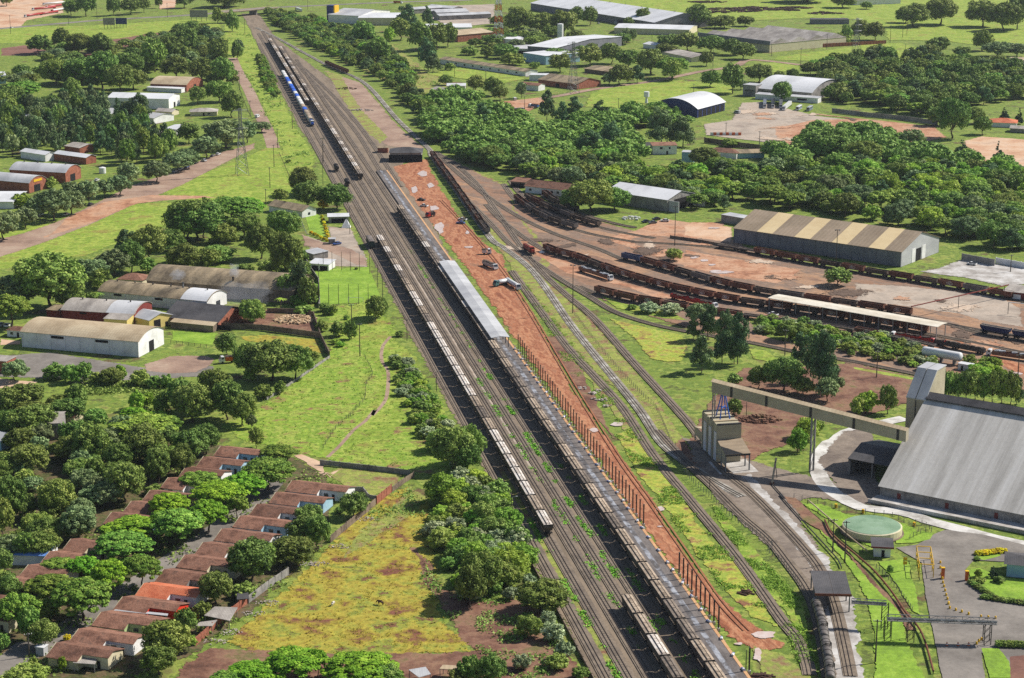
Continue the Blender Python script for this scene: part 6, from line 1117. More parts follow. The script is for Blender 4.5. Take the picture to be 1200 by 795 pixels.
for k, x, y0, y1, kd, lab in [('I', 283, 745, 520, 'm', 'tall floodlight mast between the tracks beside the single red locomotive'), ('I', 758, 430, 245, 'm', 'floodlight mast behind the round bush in the tan yard'), ('J', 892, 680, 445, 'm', 'floodlight mast in front of the huge brown warehouse'), ('G', 463, 160, 65, 'u', 'utility pole on the lawn right of the lattice pylon'), ('G', 482, 62, -40, 'u', 'utility pole at the top of the lawn under the dirt road'), ('G', 444, 238, 165, 'u', 'utility pole behind the grey station house'), ('G', 710, 150, -40, 'l', 'tall lamp post beside the station trees at the yard edge'), ('G', 835, 375, 245, 'l', 'lamp post beside the white open shelter'), ('P', 160, 275, 132, 'u', 'utility pole in the pasture below the football pitch'), ('P', 208, 435, 245, 'u', 'utility pole in the pasture beside the wire fence'), ('P', 482, 345, 220, 'l', 'lamp post at the yard edge beside the pasture top'), ('P', 653, 640, 525, 'l', 'lamp post at the yard edge beside the shrubs'), ('W', 297, 650, 512, 'l', 'lamp post beside the near end of the left grain train'), ('a', 765, 770, 630, 's', 'short pole at the near end of the red road'), ('L', 595, 480, 330, 'u', 'utility pole beside the grass island trees'), ('M', 135, 610, 455, 'u', 'utility pole on the bare soil beside the single track'), ('M', 336, 480, 395, 'u', 'utility pole in the scrub behind the two red trailers'), ('M', 958, 605, 475, 'u', 'utility pole beside the truck lane at the right edge'), ('d', 476, 335, 140, 'u', 'left pole of the pair on the green slope by the pump house'), ('d', 546, 395, 152, 'u', 'right pole of the pair on the green slope by the pump house'), ('f', 503, 425, 225, 'u', 'pole beside the pipe bridge tower'), ('B', 147, 160, 88, 'u', 'pole beside the tracks next to the bridge'), ('B', 312, 490, 425, 'u', 'pole at the yard edge beside the blue and white train'), ('B', 368, 600, 480, 'u', 'pole at the yard edge nearest the blue locomotive'), ('B', 512, 760, 645, 'm', 'small light mast left of the black tank wagons'), ('B', 300, 690, 600, 'u', 'pole on the green bank beside the turning road'), ('B', 122, 420, 330, 'u', 'upper pole along the dirt road'), ('B', 172, 540, 470, 'u', 'lower pole along the dirt road'), ('A', 50, 158, 72, 'u', 'pole on the main road at the far top left'), ('A', 320, 115, 45, 'u', 'pole on the main road right of the tanker depot'), ('A', 452, 88, 15, 'u', 'pole on the main road left of the billboards'), ('A', 780, 82, 15, 'u', 'pole on the main road between the billboards'), ('C', 130, 360, 298, 'u', 'left pole of the playing field'), ('C', 275, 392, 328, 'u', 'right pole of the playing field'), ('C', 456, 540, 450, 'u', 'pole in the reddish yard'), ('C', 893, 515, 458, 'u', 'pole left of the blue gabled shed'), ('D', 748, 312, 225, 'u', 'pole beside the far street below the factory'), ('D', 612, 262, 188, 'u', 'pole at the corner of the far factory'), ('D', 870, 232, 158, 'u', 'pole in front of the right end of the far factory'), ('D', 340, 312, 235, 'u', 'pole beside the low cream building'), ('D', 250, 442, 392, 'u', 'pole in the grass above the curved roof shed'), ('D', 400, 632, 572, 'u', 'pole at the left of the truck yard wall'), ('D', 556, 692, 612, 'u', 'pole at the middle of the truck yard wall'), ('E', 370, 202, 118, 'u', 'left pole of three in the far field'), ('E', 428, 175, 88, 'u', 'middle pole of three in the far field'), ('E', 448, 162, 68, 'u', 'right pole of three in the far field'), ('E', 440, 258, 208, 'u', 'pole above the tall white silo'), ('S', 166, 672, 540, 'u', 'utility pole at the corner of the bottom left street'), ('W', 67, 100, 70, 's', 'short white signal post beside the left grain train'), ('K', 915, 690, 590, 'u', 'pole behind the right edge apron'), ('B', 440, 50, -10, 'u', 'pole beside the bridge warehouse'), ('Z', 555, 460, 385, 's', 'yellowish signal post beside the tower track'), ('b', 370, 300, 205, 's', 'dark pole in the soil behind the loading tower')]:
    pole(k, x, y0, y1, kd, lab)
i = 0
for k, x, y0, y1 in [('G', 712, 545, 455), ('G', 753, 545, 456), ('G', 797, 545, 457), ('G', 838, 545, 458), ('G', 880, 545, 460), ('G', 737, 702, 608), ('G', 783, 702, 608), ('G', 830, 702, 608), ('G', 876, 702, 608), ('G', 921, 694, 608), ('G', 928, 560, 470), ('G', 965, 622, 520), ('G', 988, 670, 570), ('G', 690, 600, 510), ('G', 694, 690, 600)]:
    i += 1; pole(k, x, y0, y1, 's', 'tall fence pole around the football pitch, %s' % ['far row leftmost', 'far row second from left', 'far row middle', 'far row fourth from left', 'far row rightmost', 'near row leftmost', 'near row second from left', 'near row middle', 'near row fourth from left', 'near row rightmost', 'right side farthest', 'right side middle', 'right side nearest', 'left side farther', 'left side nearer'][i - 1], 'poles around the football pitch')
gp = T('G', 862, 695); t = thing('goal_frame', 'white goal frame at the near end of the football pitch', 'goal', gp, R(-8)); mb = MB(); mb.tube((-3.6, 0, 0), (-3.6, 0, 2.4), .08); mb.tube((3.6, 0, 0), (3.6, 0, 2.4), .08); mb.build('post', B['tank_white'], t); mb = MB(); mb.tube((-3.7, 0, 2.4), (3.7, 0, 2.4), .08); mb.build('crossbar', B['tank_white'], t)
def lattice(label, k, x, y0, y1, w0, w1, m, name='lattice_pylon', arms=True, nseg=8, r=.14, m2=None):
    c = T(k, x, y0); h = zat(k, x, y0, y1); t = thing(name, label, 'pylon' if arms else 'mast', c, R(20))
    mm = [m, m2 or m]
    W_ = lambda f_: (w0 + (w1 - w0) * min(1, f_ / .75)) / 2
    for i in range(nseg):
        f0, f1 = i / nseg, (i + 1) / nseg; a_, b_ = W_(f0), W_(f1); z0, z1 = h * f0, h * f1; mb = MB()
        q0 = [(-a_, -a_, z0), (a_, -a_, z0), (a_, a_, z0), (-a_, a_, z0)]; q1 = [(-b_, -b_, z1), (b_, -b_, z1), (b_, b_, z1), (-b_, b_, z1)]
        for j in range(4):
            mb.tube(q0[j], q1[j], r, n=4); mb.tube(q0[j], q1[(j + 1) % 4], r * .6, n=4); mb.tube(q0[(j + 1) % 4], q1[j], r * .6, n=4); mb.tube(q1[j], q1[(j + 1) % 4], r * .6, n=4)
        mb.build('lattice_section', mm[i % 2], t)
    if arms:
        for f_ in (.7, .84, .97):
            mb = MB(); z = h * f_
            for s_ in (-1, 1):
                mb.tube((0, 0, z + .8), (s_ * 5, 0, z), .1, n=4); mb.tube((0, -.5, z), (s_ * 5, 0, z), .1, n=4); mb.tube((0, .5, z), (s_ * 5, 0, z), .1, n=4); mb.lathe([(0, 0), (.16, -.1), (.16, -1.1), (0, -1.2)], 6, (s_ * 4.9, 0, z))
            mb.build('crossarm', m, t)
    return t
lattice('grey lattice power pylon on the bright lawn beside the brown road', 'G', 333, 100, -210, 7.5, 1.6, B['steel'])
lattice('grey lattice power pylon beside the brick walled warehouse', 'C', 682, 435, 195, 8, 1.8, B['steel'])
lattice('pale lattice power pylon in the far field at right', 'E', 210, 285, 85, 8, 1.8, B['steel'])
lattice('red and white lattice radio mast at the top of the view', 'C', 335, 215, -60, 9, 4, B['orange_paint'], 'radio_mast', False, 10, .3, B['tank_white'])
def tower_tank(label, k, x, y0, y1, r, m, stem=True, name='water_tower'):
    c = T(k, x, y0); h = zat(k, x, y0, y1); t = thing(name, label, 'water tower' if stem else 'silo', c)
    if stem:
        mb = MB(); mb.lathe([(r * .55, 0), (r * .4, h * .5)], 14); mb.build('stem', B[m], t); mb = MB(); mb.lathe([(r * .4, h * .5), (r, h * .56), (r, h), (0, h + .3)], 16); mb.build('tank', B[m], t)
    else: mb = MB(); mb.lathe([(r, 0), (r, h), (0, h + .6)], 18); mb.build('shell', B[m], t)
tower_tank('white stemmed water tower beside the blue gabled truck shed', 'D', 30, 482, 428, 2.2, 'tank_white')
tower_tank('tall white cylindrical flue above the long factory hall', 'C', 622, 200, 112, 3.0, 'tank_white', False, 'silo')
tower_tank('white cylindrical silo between the far right trees', 'E', 456, 300, 232, 2.4, 'tank_white', False, 'silo')
tower_tank('thin white water tower beside the round dark tree at left', 'F', 384, 648, 566, 1.0, 'tank_white')
tower_tank('small white tank beside the brick hall at left', 'F', 478, 92, 66, 2.2, 'tank_white', False, 'silo')
def stack(label, k, x, y0, y1, m='dark_steel'):
    c = T(k, x, y0); h = zat(k, x, y0, y1); t = thing('smoke_stack', label, 'chimney', c); mb = MB(); mb.lathe([(.5, 0), (.42, h), (.3, h)], 10); mb.build('flue', B[m], t); mb = MB(); mb.lathe([(.6, h - .5), (.6, h - .1), (.42, h - .1)], 10); mb.build('rim', B['dark_steel'], t); return Vector((c.x, c.y, h))
s1 = stack('twin smoking chimney stack beside the long grey curved roof', 'F', 857, 705, 600, 'steel'); s2 = stack('dark chimney stack at the corner of the barrel roof warehouse', 'G', 294, 672, 575)
# smoke: thin drifting volumes
def smoke(c, label, sx, sy, sz, dens, off):
    me = bpy.data.meshes.new('smoke'); bm = bmesh.new(); bmesh.ops.create_icosphere(bm, subdivisions=3, radius=1)
    for v in bm.verts: v.co *= 1 + .75 * mnoise.noise(v.co * 1.5 + Vector((c.x, 0, 0)))
    bm.to_mesh(me); bm.free(); o = bpy.data.objects.new('smoke', me); COL.objects.link(o); o.location = c + Vector(off); o.scale = (sx, sy, sz)
    m = bpy.data.materials.new('smoke'); m.use_nodes = True; n = m.node_tree.nodes; n.remove(n['Principled BSDF']); pv = n.new('ShaderNodeVolumePrincipled'); pv.inputs['Color'].default_value = (.82, .86, .95, 1); pv.inputs['Density'].default_value = dens
    m.node_tree.links.new(pv.outputs[0], n['Material Output'].inputs['Volume']); me.materials.append(m); tag(o, label, 'smoke', kind='stuff')
smoke(s1, 'blue white smoke puff above the twin chimney stack', 3.2, 3, 2.4, .10, (-2.5, 0, 3.4)); smoke(s2, 'pale smoke puff above the dark chimney stack', 2.6, 3, 3.2, .09, (.8, 0, 3.0))
smoke(T('O', 420, 110, 5), 'thin smoke drifting behind the timber yard tree', 12, 8, 6, .02, (0, 0, 3))
# billboards, bridge
def billboard(label, k, x0, x1, y0, y1, m):
    a, b_ = T(k, x0, y1), T(k, x1, y1); d = b_ - a; L = d.length; h = zat(k, x0, y1, y0); t = thing('billboard', label, 'billboard', a, math.atan2(d.y, d.x))
    mb = MB(); mb.box((L / 2, 0, h * .68), (L, .4, h * .64)); mb.build('panel', B[m], t)
    for i in range(4): mb = MB(); mb.box((L * (.08 + .28 * i), .4, h / 2), (.4, .4, h)); mb.build('post', B['dark_steel'], t)
billboard('dark billboard beside the main road', 'A', 540, 592, 84, 130, 'blue_paint'); billboard('grey backed billboard left of the dark one', 'A', 482, 536, 84, 135, 'grey_wall'); billboard('large grey backed billboard beside the bridge', 'A', 885, 968, 48, 100, 'grey_wall')
a, b = T('B', 40, 60, 6), T('B', 300, 38, 6); d = b - a; L_ = d.length
t = thing('road_bridge', 'concrete road bridge crossing over the tracks at the top', 'bridge', (a.x, a.y, 0), math.atan2(d.y, d.x))
mb = MB(); mb.box((L_ / 2, 7, 5.6), (L_, 14, 1.2)); mb.build('deck', B['grey_wall'], t); mb = MB(); mb.box((L_ / 2, -.2, 6.4), (L_, .4, 1.1)); mb.box((L_ / 2, 14.2, 6.4), (L_, .4, 1.1)); mb.build('parapet', B['roof_tan'], t)
for x in (L_ * .05, L_ * .62): mb = MB(); mb.box((x, 7, 2.5), (1.6, 13, 5)); mb.build('pier', B['grey_wall'], t)
# ================================================================== WALLS AND FENCES
def wall(name, label, pts, h, th, m, cap=None):
    W_ = [at(p) for p in pts]; mb = MB()
    for a_, b_ in zip(W_, W_[1:]):
        d_ = b_ - a_; c_ = (a_ + b_) / 2; mb.box((c_.x, c_.y, h / 2), (d_.length + th * .98, th, h), math.atan2(d_.y, d_.x))
        n_ = max(1, int(d_.length / 3.5))
        for i in range(n_ + 1):
            q = a_.lerp(b_, i / n_); mb.box((q.x, q.y, h / 2 + .08), (.36, th + .14, h + .16), math.atan2(d_.y, d_.x))
    return tag(mb.build(name, B[m]), label, 'wall')
wall('boundary_wall', 'orange brick end of the boundary wall beside the yellow pasture', Ps('T', (235, 612), (400, 470), (530, 372)), 2.3, .25, 'brick')
wall('boundary_wall', 'stained grey boundary wall behind the mango trees', Ps('T', (535, 372), (650, 285), (760, 212)) , 2.3, .25, 'grey_wall')
wall('boundary_wall', 'weathered boundary wall climbing past the last houses', Ps('U', (135, 775), (260, 670), (365, 585), (400, 552)), 2.2, .25, 'brown_wall')
wall('boundary_wall', 'bright brick panel of the boundary wall beside the weedy yard', Ps('U', (405, 552), (490, 482)), 2.8, .25, 'brick')
wall('boundary_wall', 'far grey end of the boundary wall by the flame tree', Ps('U', (495, 480), (570, 425), (620, 395)), 1.8, .25, 'brown_wall')
wall('yard_wall', 'long dark wall across the far side of the weedy yard', Ps('U', (78, 322), (360, 352), (400, 358), (470, 365), (595, 382)), 1.8, .25, 'grey_wall')
wall('yard_wall', 'dark cross wall beside the white gabled end house', Ps('U', (240, 470), (325, 476), (360, 520), (400, 528)), 1.5, .25, 'grey_wall')
wall('timber_wall', 'long brown front wall of the timber yard', Ps('O', (285, 272), (530, 284), (870, 330)), 2.6, .25, 'brown_wall')
wall('timber_wall', 'brown back wall of the timber yard', Ps('O', (565, 182), (700, 185), (832, 202)), 2.2, .25, 'brown_wall')
wall('timber_wall', 'shaded side wall running from timber yard down to the pasture', Ps('O', (832, 205), (872, 330), (925, 440)), 2.4, .25, 'brown_wall')
wall('field_wall', 'low pale wall along the bottom edge of the pasture', Ps('O', (925, 445), (780, 545), (640, 640), (560, 690)), 1.0, .25, 'concrete' if 'concrete' in B else 'grey_wall')
wall('yard_wall', 'tall grey concrete wall behind the brown warehouse gable', Ps('K', (632, 620), (820, 655)), 3.4, .35, 'grey_wall')
wall('yard_wall', 'pale concrete wall right of the brown warehouse gable', Ps('K', (830, 640), (1010, 672)), 3.0, .35, 'concrete' if 'concrete' in B else 'white')
wall('yard_wall', 'long grey brown wall along the truck yard', Ps('D', (300, 665), (440, 685), (640, 710), (735, 722)), 3.6, .3, 'brown_wall')
wall('yard_wall', 'grey wall behind the bare earth under the trees', Ps('E', (100, 525), (260, 545), (420, 560), (590, 585)), 3.4, .3, 'grey_wall')
wall('yard_wall', 'brick wall in front of the far green field', Ps('E', (0, 225), (120, 218), (350, 205)), 3.6, .3, 'brick')
wall('loading_edge', 'dark retaining edge along the tan loading apron', Ps('I', (738, 395), (860, 412), (994, 436), (1095, 456)), 1.6, .5, 'brown_wall')
wall('retaining_wall', 'low dark edge wall at the left border of the railway yard', [(697, 800), (660, 730), (624, 664), (598, 612)], 1.0, .3, 'brown_wall')
wall('side_wall', 'dark wall between garage and football pitch', Ps('G', (612, 470), (650, 545), (690, 600), (695, 700), (690, 720)), 2.2, .25, 'grey_wall')
def fence(label, pts, h=1.8, sp=2.6, m='grey_wall', name='wire_fence', rails=3):
    W_ = resample([at(p) for p in pts], sp); c = W_[0]; t = thing(name, label, 'fence', (c.x, c.y, 0)); n = len(W_)
    while n > 95: W_ = W_[::2]; n = len(W_)
    for q in W_: mb = MB(); mb.box((q.x - c.x, q.y - c.y, h / 2), (.16, .16, h)); mb.build('post', B[m], t)
    mb = MB()
    for a_, b_ in zip(W_, W_[1:]):
        for z in [h * (.3 + .65 * k / max(1, rails - 1)) for k in range(rails)]: mb.tube((a_.x - c.x, a_.y - c.y, z), (b_.x - c.x, b_.y - c.y, z), .022, n=3, cap=False)
    mb.build('wires', B['dark_steel'], t, fixn=False)
fence('fence with concrete posts between the grassy bank and the tower track', Ps('Z', (375, 315), (450, 420), (560, 520), (690, 640), (800, 720), (920, 800)) + Ps('d', (100, 330), (200, 430), (290, 560), (350, 660)), 2.2, 2.4)
fence('fence of thin posts along the brown strip between the junction tracks', Ps('Y', (365, 250), (480, 400), (620, 570), (760, 720), (840, 800)) + Ps('Z', (330, 190), (390, 240)), 2.0, 3)
fence('fence around the tank lawn beside the white ring road', Ps('d', (250, 20), (380, 50), (560, 105), (690, 112), (820, 130), (925, 185), (994, 230)), 1.8, 3)
fence('fence on the lawn corner by the asphalt court', Ps('e', (160, 320), (250, 275), (315, 265), (240, 215), (165, 215)), 1.8, 2.2)
fence('fence along the mown slope beside the boom gate', Ps('d', (730, 430), (830, 530), (900, 620), (950, 700)), 1.6, 2.4)
fence('sparse post fence across the green pasture', Ps('P', (232, 440), (280, 540), (245, 600), (235, 690), (180, 750), (140, 800)) + Ps('U', (240, 45), (170, 110), (90, 230)), 1.5, 4.5, 'wood_pole')
fence('fence along the foot of the green bank beside the dirt road', Ps('B', (100, 340), (130, 440), (170, 540), (185, 560)), 1.6, 5, 'wood_pole')
fence('fence line down the green bank beside the tracks', Ps('G', (505, 0), (540, 80), (555, 120)), 1.4, 4, 'wood_pole')
fence('fence along the lawn strip under the black work shed', Ps('O', (0, 360), (100, 372), (240, 388)), 1.4, 3, 'wood_pole')
fence('white railing beside the station garden walk', Ps('G', (590, 265), (630, 370), (650, 382)), 1.1, 2, 'tank_white', 'railing', 2)
# pipes and channel at the works
def pipe(label, pts, r, z, m, sup=8, name='pipeline'):
    W_ = resample([at(p) for p in pts], 3); c = W_[0]; t = thing(name, label, 'pipe', (c.x, c.y, 0)); mb = MB()
    for a_, b_ in zip(W_, W_[1:]): mb.tube((a_.x - c.x, a_.y - c.y, z), (b_.x - c.x, b_.y - c.y, z), r, n=8)
    mb.build('pipe', B[m], t)
    for q in W_[::sup // 3 + 1]: mb = MB(); mb.box((q.x - c.x, q.y - c.y, z / 2), (.22, .22, z)); mb.build('support', B['dark_steel'], t)
pipe('yellowish pipe on trestles running down to the pump house', Ps('d', (330, 55), (450, 160), (560, 260), (690, 365)), .22, 1.6, 'roof_tan')
pipe('dark pipe along the loading track from the tower', Ps('b', (520, 690), (600, 780)) + Ps('d', (165, 5), (320, 180), (430, 300), (505, 385), (530, 440)), .2, .5, 'dark_steel')
pipe('long brown conveyor pipe under the green slope', Ps('d', (430, 160), (480, 250), (620, 370), (720, 460), (820, 580), (900, 700)) + Ps('f', (720, 300), (780, 500)), .3, .8, 'rust')
pipe('red gantry pipe crossing the yard on tall posts', Ps('M', (335, 240), (524, 245), (700, 200), (765, 195)) if False else [(1067, 375), (1185, 348)], .28, 6.2, 'maroon', 30, 'pipe_gantry')
pipe('thin white pipe run at the right edge of the yard', [px('M', 900, 240), px('M', 1050, 255)], .2, 5.6, 'tank_white', 30, 'pipe_gantry')
# pipe bridge truss
def truss(label, p0, p1, z, hh, wd, towers):
    a_, b_ = p0.copy(), p1.copy(); a_.z = b_.z = 0; d_ = b_ - a_; L = d_.length; t = thing('pipe_bridge', label, 'bridge', a_, math.atan2(d_.y, d_.x)); n = max(4, int(L / 2.2))
    mb = MB()
    for y in (0, wd):
        for zz in (z, z + hh): mb.tube((0, y, zz), (L, y, zz), .12, n=4)
        for i in range(n):
            x0, x1 = L * i / n, L * (i + 1) / n; mb.tube((x0, y, z), (x0, y, z + hh), .07, n=4); mb.tube((x0, y, z if i % 2 else z + hh), (x1, y, z + hh if i % 2 else z), .06, n=4)
    mb.build('truss', B['steel'], t); mb = MB(); mb.box((L / 2, wd / 2, z + .05), (L, wd * .9, .1)); mb.build('walkway', B['grey_wall'], t)
    mb = MB(); mb.tube((0, wd * .35, z + .4), (L, wd * .35, z + .4), .22); mb.tube((0, wd * .7, z + .4), (L, wd * .7, z + .4), .16); mb.build('pipe', B['steel'], t)
    for f_ in towers:
        x = L * f_; mb = MB()
        for dx in (-.9, .9):
            for y in (-.2, wd + .2): mb.tube((x + dx, y, 0), (x + dx, y, z + .2), .13, n=5)
        for k in range(3):
            for y in (-.2, wd + .2): mb.tube((x - .9, y, z * k / 3), (x + .9, y, z * (k + 1) / 3), .07, n=4)
        mb.build('trestle', B['dark_steel'], t)
truss('long steel pipe bridge across the entrance road at lower right', T('f', 560, 232, 6.0), T('f', 1075, 250, 6.0), 6.0, 1.1, 2.2, (.01, .22, .92))
truss('short steel pipe bridge from the trestle to the track canopy', T('f', 392, 150, 7.0), T('f', 556, 160, 7.0), 7.0, .9, 1.6, (.97,))
# small yard furniture
def ylist(pts, maker, labf, group):
    first = None
    for i, (k, x, y) in enumerate(pts):
        c = T(k, x, y, .02)
        if first is None: first = maker(c); o = first; o['group'] = group
        else: o = dup(first, c, 0, '', group)
        o['label'] = labf(i)
def mk_bollard(c):
    t = thing('bollard', '', 'bollard', c); mb = MB(); mb.lathe([(.32, 0), (.3, .75), (.16, .9), (0, .92)], 10); mb.build('post', B['yellow_paint'], t); mb = MB(); mb.lathe([(.42, 0), (.42, .08), (.32, .1)], 10); mb.build('base', B['dark_steel'], t); return t
ylist([('e', 378, 492), ('e', 378, 528), ('e', 385, 575), ('e', 393, 607), ('e', 397, 635), ('e', 405, 662), ('e', 413, 692), ('e', 420, 724), ('e', 429, 752), ('e', 438, 783), ('f', 845, 155), ('f', 852, 175), ('f', 880, 184), ('f', 908, 192), ('f', 940, 203), ('f', 998, 216), ('f', 1032, 219), ('f', 1066, 222), ('f', 1000, 322), ('f', 988, 330), ('f', 978, 342)], mk_bollard, lambda i: 'yellow bollard of the lane divider at the entrance, %s from the gate' % ordw(i + 1), 'yellow bollards at the entrance')
def mk_cone(c):
    t = thing('traffic_cone', '', 'cone', c); mb = MB(); mb.lathe([(.42, .05), (.1, 1.1), (0, 1.12)], 12); mb.build('cone', B['orange_paint'], t); mb = MB(); mb.box((0, 0, .03), (.95, .95, .06)); mb.build('base', B['dark_steel'], t); mb = MB(); mb.lathe([(.32, .42), (.22, .7)], 12); mb.build('stripe', B['tank_white'], t); return t
ylist([('f', 838, 348), ('f', 890, 348), ('f', 940, 348), ('b', 966, 608)], mk_cone, lambda i: ['orange cone on the entrance road, left of the three', 'orange cone on the entrance road, middle of the three', 'orange cone on the entrance road, right of the three', 'lone orange cone inside the bend of the white road'][i], 'traffic cones')
def mk_drum(c):
    t = thing('drum', '', 'drum', c); mb = MB(); mb.lathe([(.45, 0), (.45, 1.3), (0, 1.32)], 12); mb.build('barrel', B['yellow_paint'], t); mb = MB(); mb.lathe([(.48, .4), (.48, .5)], 12); mb.lathe([(.48, .85), (.48, .95)], 12); mb.build('hoop', B['dark_steel'], t); return t
ylist([('d', 495, 75), ('d', 652, 106), ('d', 950, 182)], mk_drum, lambda i: 'yellow drum by the tank lawn fence, %s of three from the left' % ordw(i + 1), 'yellow drums along the tank fence')
for k, x, y, h, lab in (('e', 395, 600, 3.4, 'orange gate pillar left of the entrance lane'), ('e', 566, 615, 3.0, 'orange gate pillar beside the round lawn')):
    t = thing('gate_pillar', lab, 'pillar', T(k, x, y)); mb = MB(); mb.box((0, 0, h / 2), (.9, .9, h)); mb.build('shaft', B['orange_paint'], t); mb = MB(); mb.box((0, 0, h + .08), (1.05, 1.05, .16)); mb.build('cap', B['yellow_paint'], t)
c = T('e', 225, 590); t = thing('weigh_frame', 'open yellow steel frame over the weighbridge lane', 'frame', c, R(-8))
W2, D2 = 4.2, 15.0
for i in range(4):
    mb = MB(); y = D2 * i / 3; mb.tube((0, y, 0), (0, y, 4.2), .14, n=5); mb.tube((W2, y, 0), (W2, y, 4.2), .14, n=5); mb.tube((0, y, 4.2), (W2, y, 4.2), .14, n=5); mb.build('portal', B['yellow_paint'], t)
mb = MB()
for x in (0, W2):
    for z in (2.2, 4.2): mb.tube((x, 0, z), (x, D2, z), .1, n=5)
mb.build('side_rail', B['yellow_paint'], t)
c = T('b', 520, 685); t = thing('spout_loader', 'slim angled loading spout beside the conveyor support', 'loader', c, R(75)); mb = MB(); mb.tube((0, 0, .4), (9, 0, 6.5), .35, n=6); mb.build('spout', B['roof_tan'], t); mb = MB(); mb.tube((7, -.8, 0), (7, 0, 6), .14); mb.tube((7, .8, 0), (7, 0, 6), .14); mb.build('trestle', B['dark_steel'], t); mb = MB(); mb.box((0, 0, .3), (1.8, 1.4, .6)); mb.build('base', B['rust'], t)
t = thing('striped_barrier', 'orange and white barrier at the truck yard corner', 'barrier', T('D', 400, 632), R(-2)); 
for i in range(10): mb = MB(); mb.box((-10 + i * 2.2, 0, 1.1), (2.2, .5, 2.2)); mb.build('panel', B['orange_paint'] if i % 2 else B['tank_white'], t)
t = thing('road_sign', 'yellow sign board on a post beside the entrance lawn', 'sign', T('e', 118, 545)); mb = MB(); mb.tube((0, 0, 0), (0, 0, 4.6), .1); mb.build('post', B['steel'], t)
for z in (3.9, 2.6): mb = MB(); mb.box((.2, -.12, z), (1.2, .08, 1.0)); mb.build('panel', B['yellow_paint'], t)
# loose piles
def pile(name, label, cat, c, rx, ry, rz_, m, n, sz, seed=1, kind='stuff', long=False):
    rg = random.Random(seed); mb = MB()
    for i in range(n):
        a_ = rg.uniform(0, 6.28); q = math.sqrt(rg.random()); h = (1 - q) * rz_ + sz * .3; d_ = (sz * rg.uniform(.5, 1.4),) * 3
        mb.box((q * rx * math.cos(a_), q * ry * math.sin(a_), h * rg.uniform(.5, 1)), (d_[0] * (rg.uniform(2, 4) if long else 1), d_[1] * .6, d_[2] * .5), rg.uniform(0, 3.14))
    o = mb.build(name, m, None, c); return tag(o, label, cat, kind=kind)
slabm = mat('sawn_timber_offcuts', [S(166, 130, 96), S(206, 176, 140), S(224, 202, 172)], 0.6, 0.9, obj_rand=.1); rubm = mat('pale_rubble', [S(150, 134, 122), S(190, 176, 166), S(214, 206, 200)], 0.7, 0.95); sleepm = mat('dark_old_sleepers', [S(70, 50, 44), S(100, 74, 62)], 0.5, 0.95)
pile('timber_pile', 'heap of pale timber offcuts in the walled yard', 'timber', T('O', 730, 225), 9, 7, 2.2, slabm, 230, .9, 2, long=True)
pile('timber_pile', 'small timber heap beside the black work shed', 'timber', T('O', 335, 215), 3.5, 6, 1.5, slabm, 60, .7, 3, long=True)
for i, (k, x, y) in enumerate([('T', 350, 590), ('T', 430, 535), ('T', 560, 430), ('T', 640, 370), ('T', 880, 150), ('V', 60, 130), ('V', 190, 30), ('U', 350, 640)]):
    pile('rubble', 'scattered pale rubble along the foot of the boundary wall, %s heap from the near end' % ordw(i + 1), 'rubble', T(k, x, y), 3.5, 2.2, .4, rubm, 45, .35, i + 4)
for i, (x, y, n) in enumerate([(410, 675, 12), (470, 705, 14), (500, 690, 9), (485, 740, 9), (530, 742, 7), (560, 780, 7)]): pile('concrete_blocks', 'heap of pale blocks beside the red road, %s of the group from the left' % ordw(i + 1), 'blocks', T('Y', x, y), 1.8, 1.6, .6, rubm, n, .9, i + 20)
pile('timber_stack', 'black pile of old sleepers on the yellow verge', 'sleepers', T('a', 765, 300), 2.2, 1.6, .8, sleepm, 30, .6, 31, long=True)
pile('timber_stack', 'dark pile of old sleepers at the bottom of the red road', 'sleepers', T('a', 850, 790), 3, 1.6, .8, sleepm, 30, .7, 32, long=True)
pile('soil_heap', 'dark scrap heap in the upper yard clearing', 'scrap', T('B', 620, 415), 9, 5, 1.4, sleepm, 50, 1.0, 33)
pile('soil_heap', 'pale block heap in the upper yard clearing', 'blocks', T('B', 690, 515), 9, 4, 1.0, rubm, 40, 1.2, 34)
for i, (x, y) in enumerate([(330, 60), (390, 45), (470, 55), (520, 40), (660, 50), (560, 45), (860, 65), (320, 12), (720, 40)]): pile('scrap_heap', 'heap of dark scrap in the far field, %s in the list from the left corner' % ordw(i + 1) if False else 'dark scrap heap in the far field beyond the factory', 'scrap', T('D', x, y), 22, 10, 2.0, sleepm, 40, 2.2, 40 + i, long=True)['group'] = 'scrap heaps in the far field'
pile('junk', 'scattered junk and bags among the shrubs below the grey lane', 'junk', T('N', 620, 590), 16, 3, .4, rubm, 60, .5, 60)
pile('tyre_heap', 'heap of white and dark boxes behind the fan siding', 'boxes', T('I', 560, 305), 6, 4, 1.6, flat('white_crate', (220, 220, 216)), 30, 1.3, 61)
pile('soil_mound', 'dark red soil heap behind the loading tower', 'soil', T('b', 450, 310), 8, 5, 2.4, M['dark_dirt'], 260, 1.0, 62)
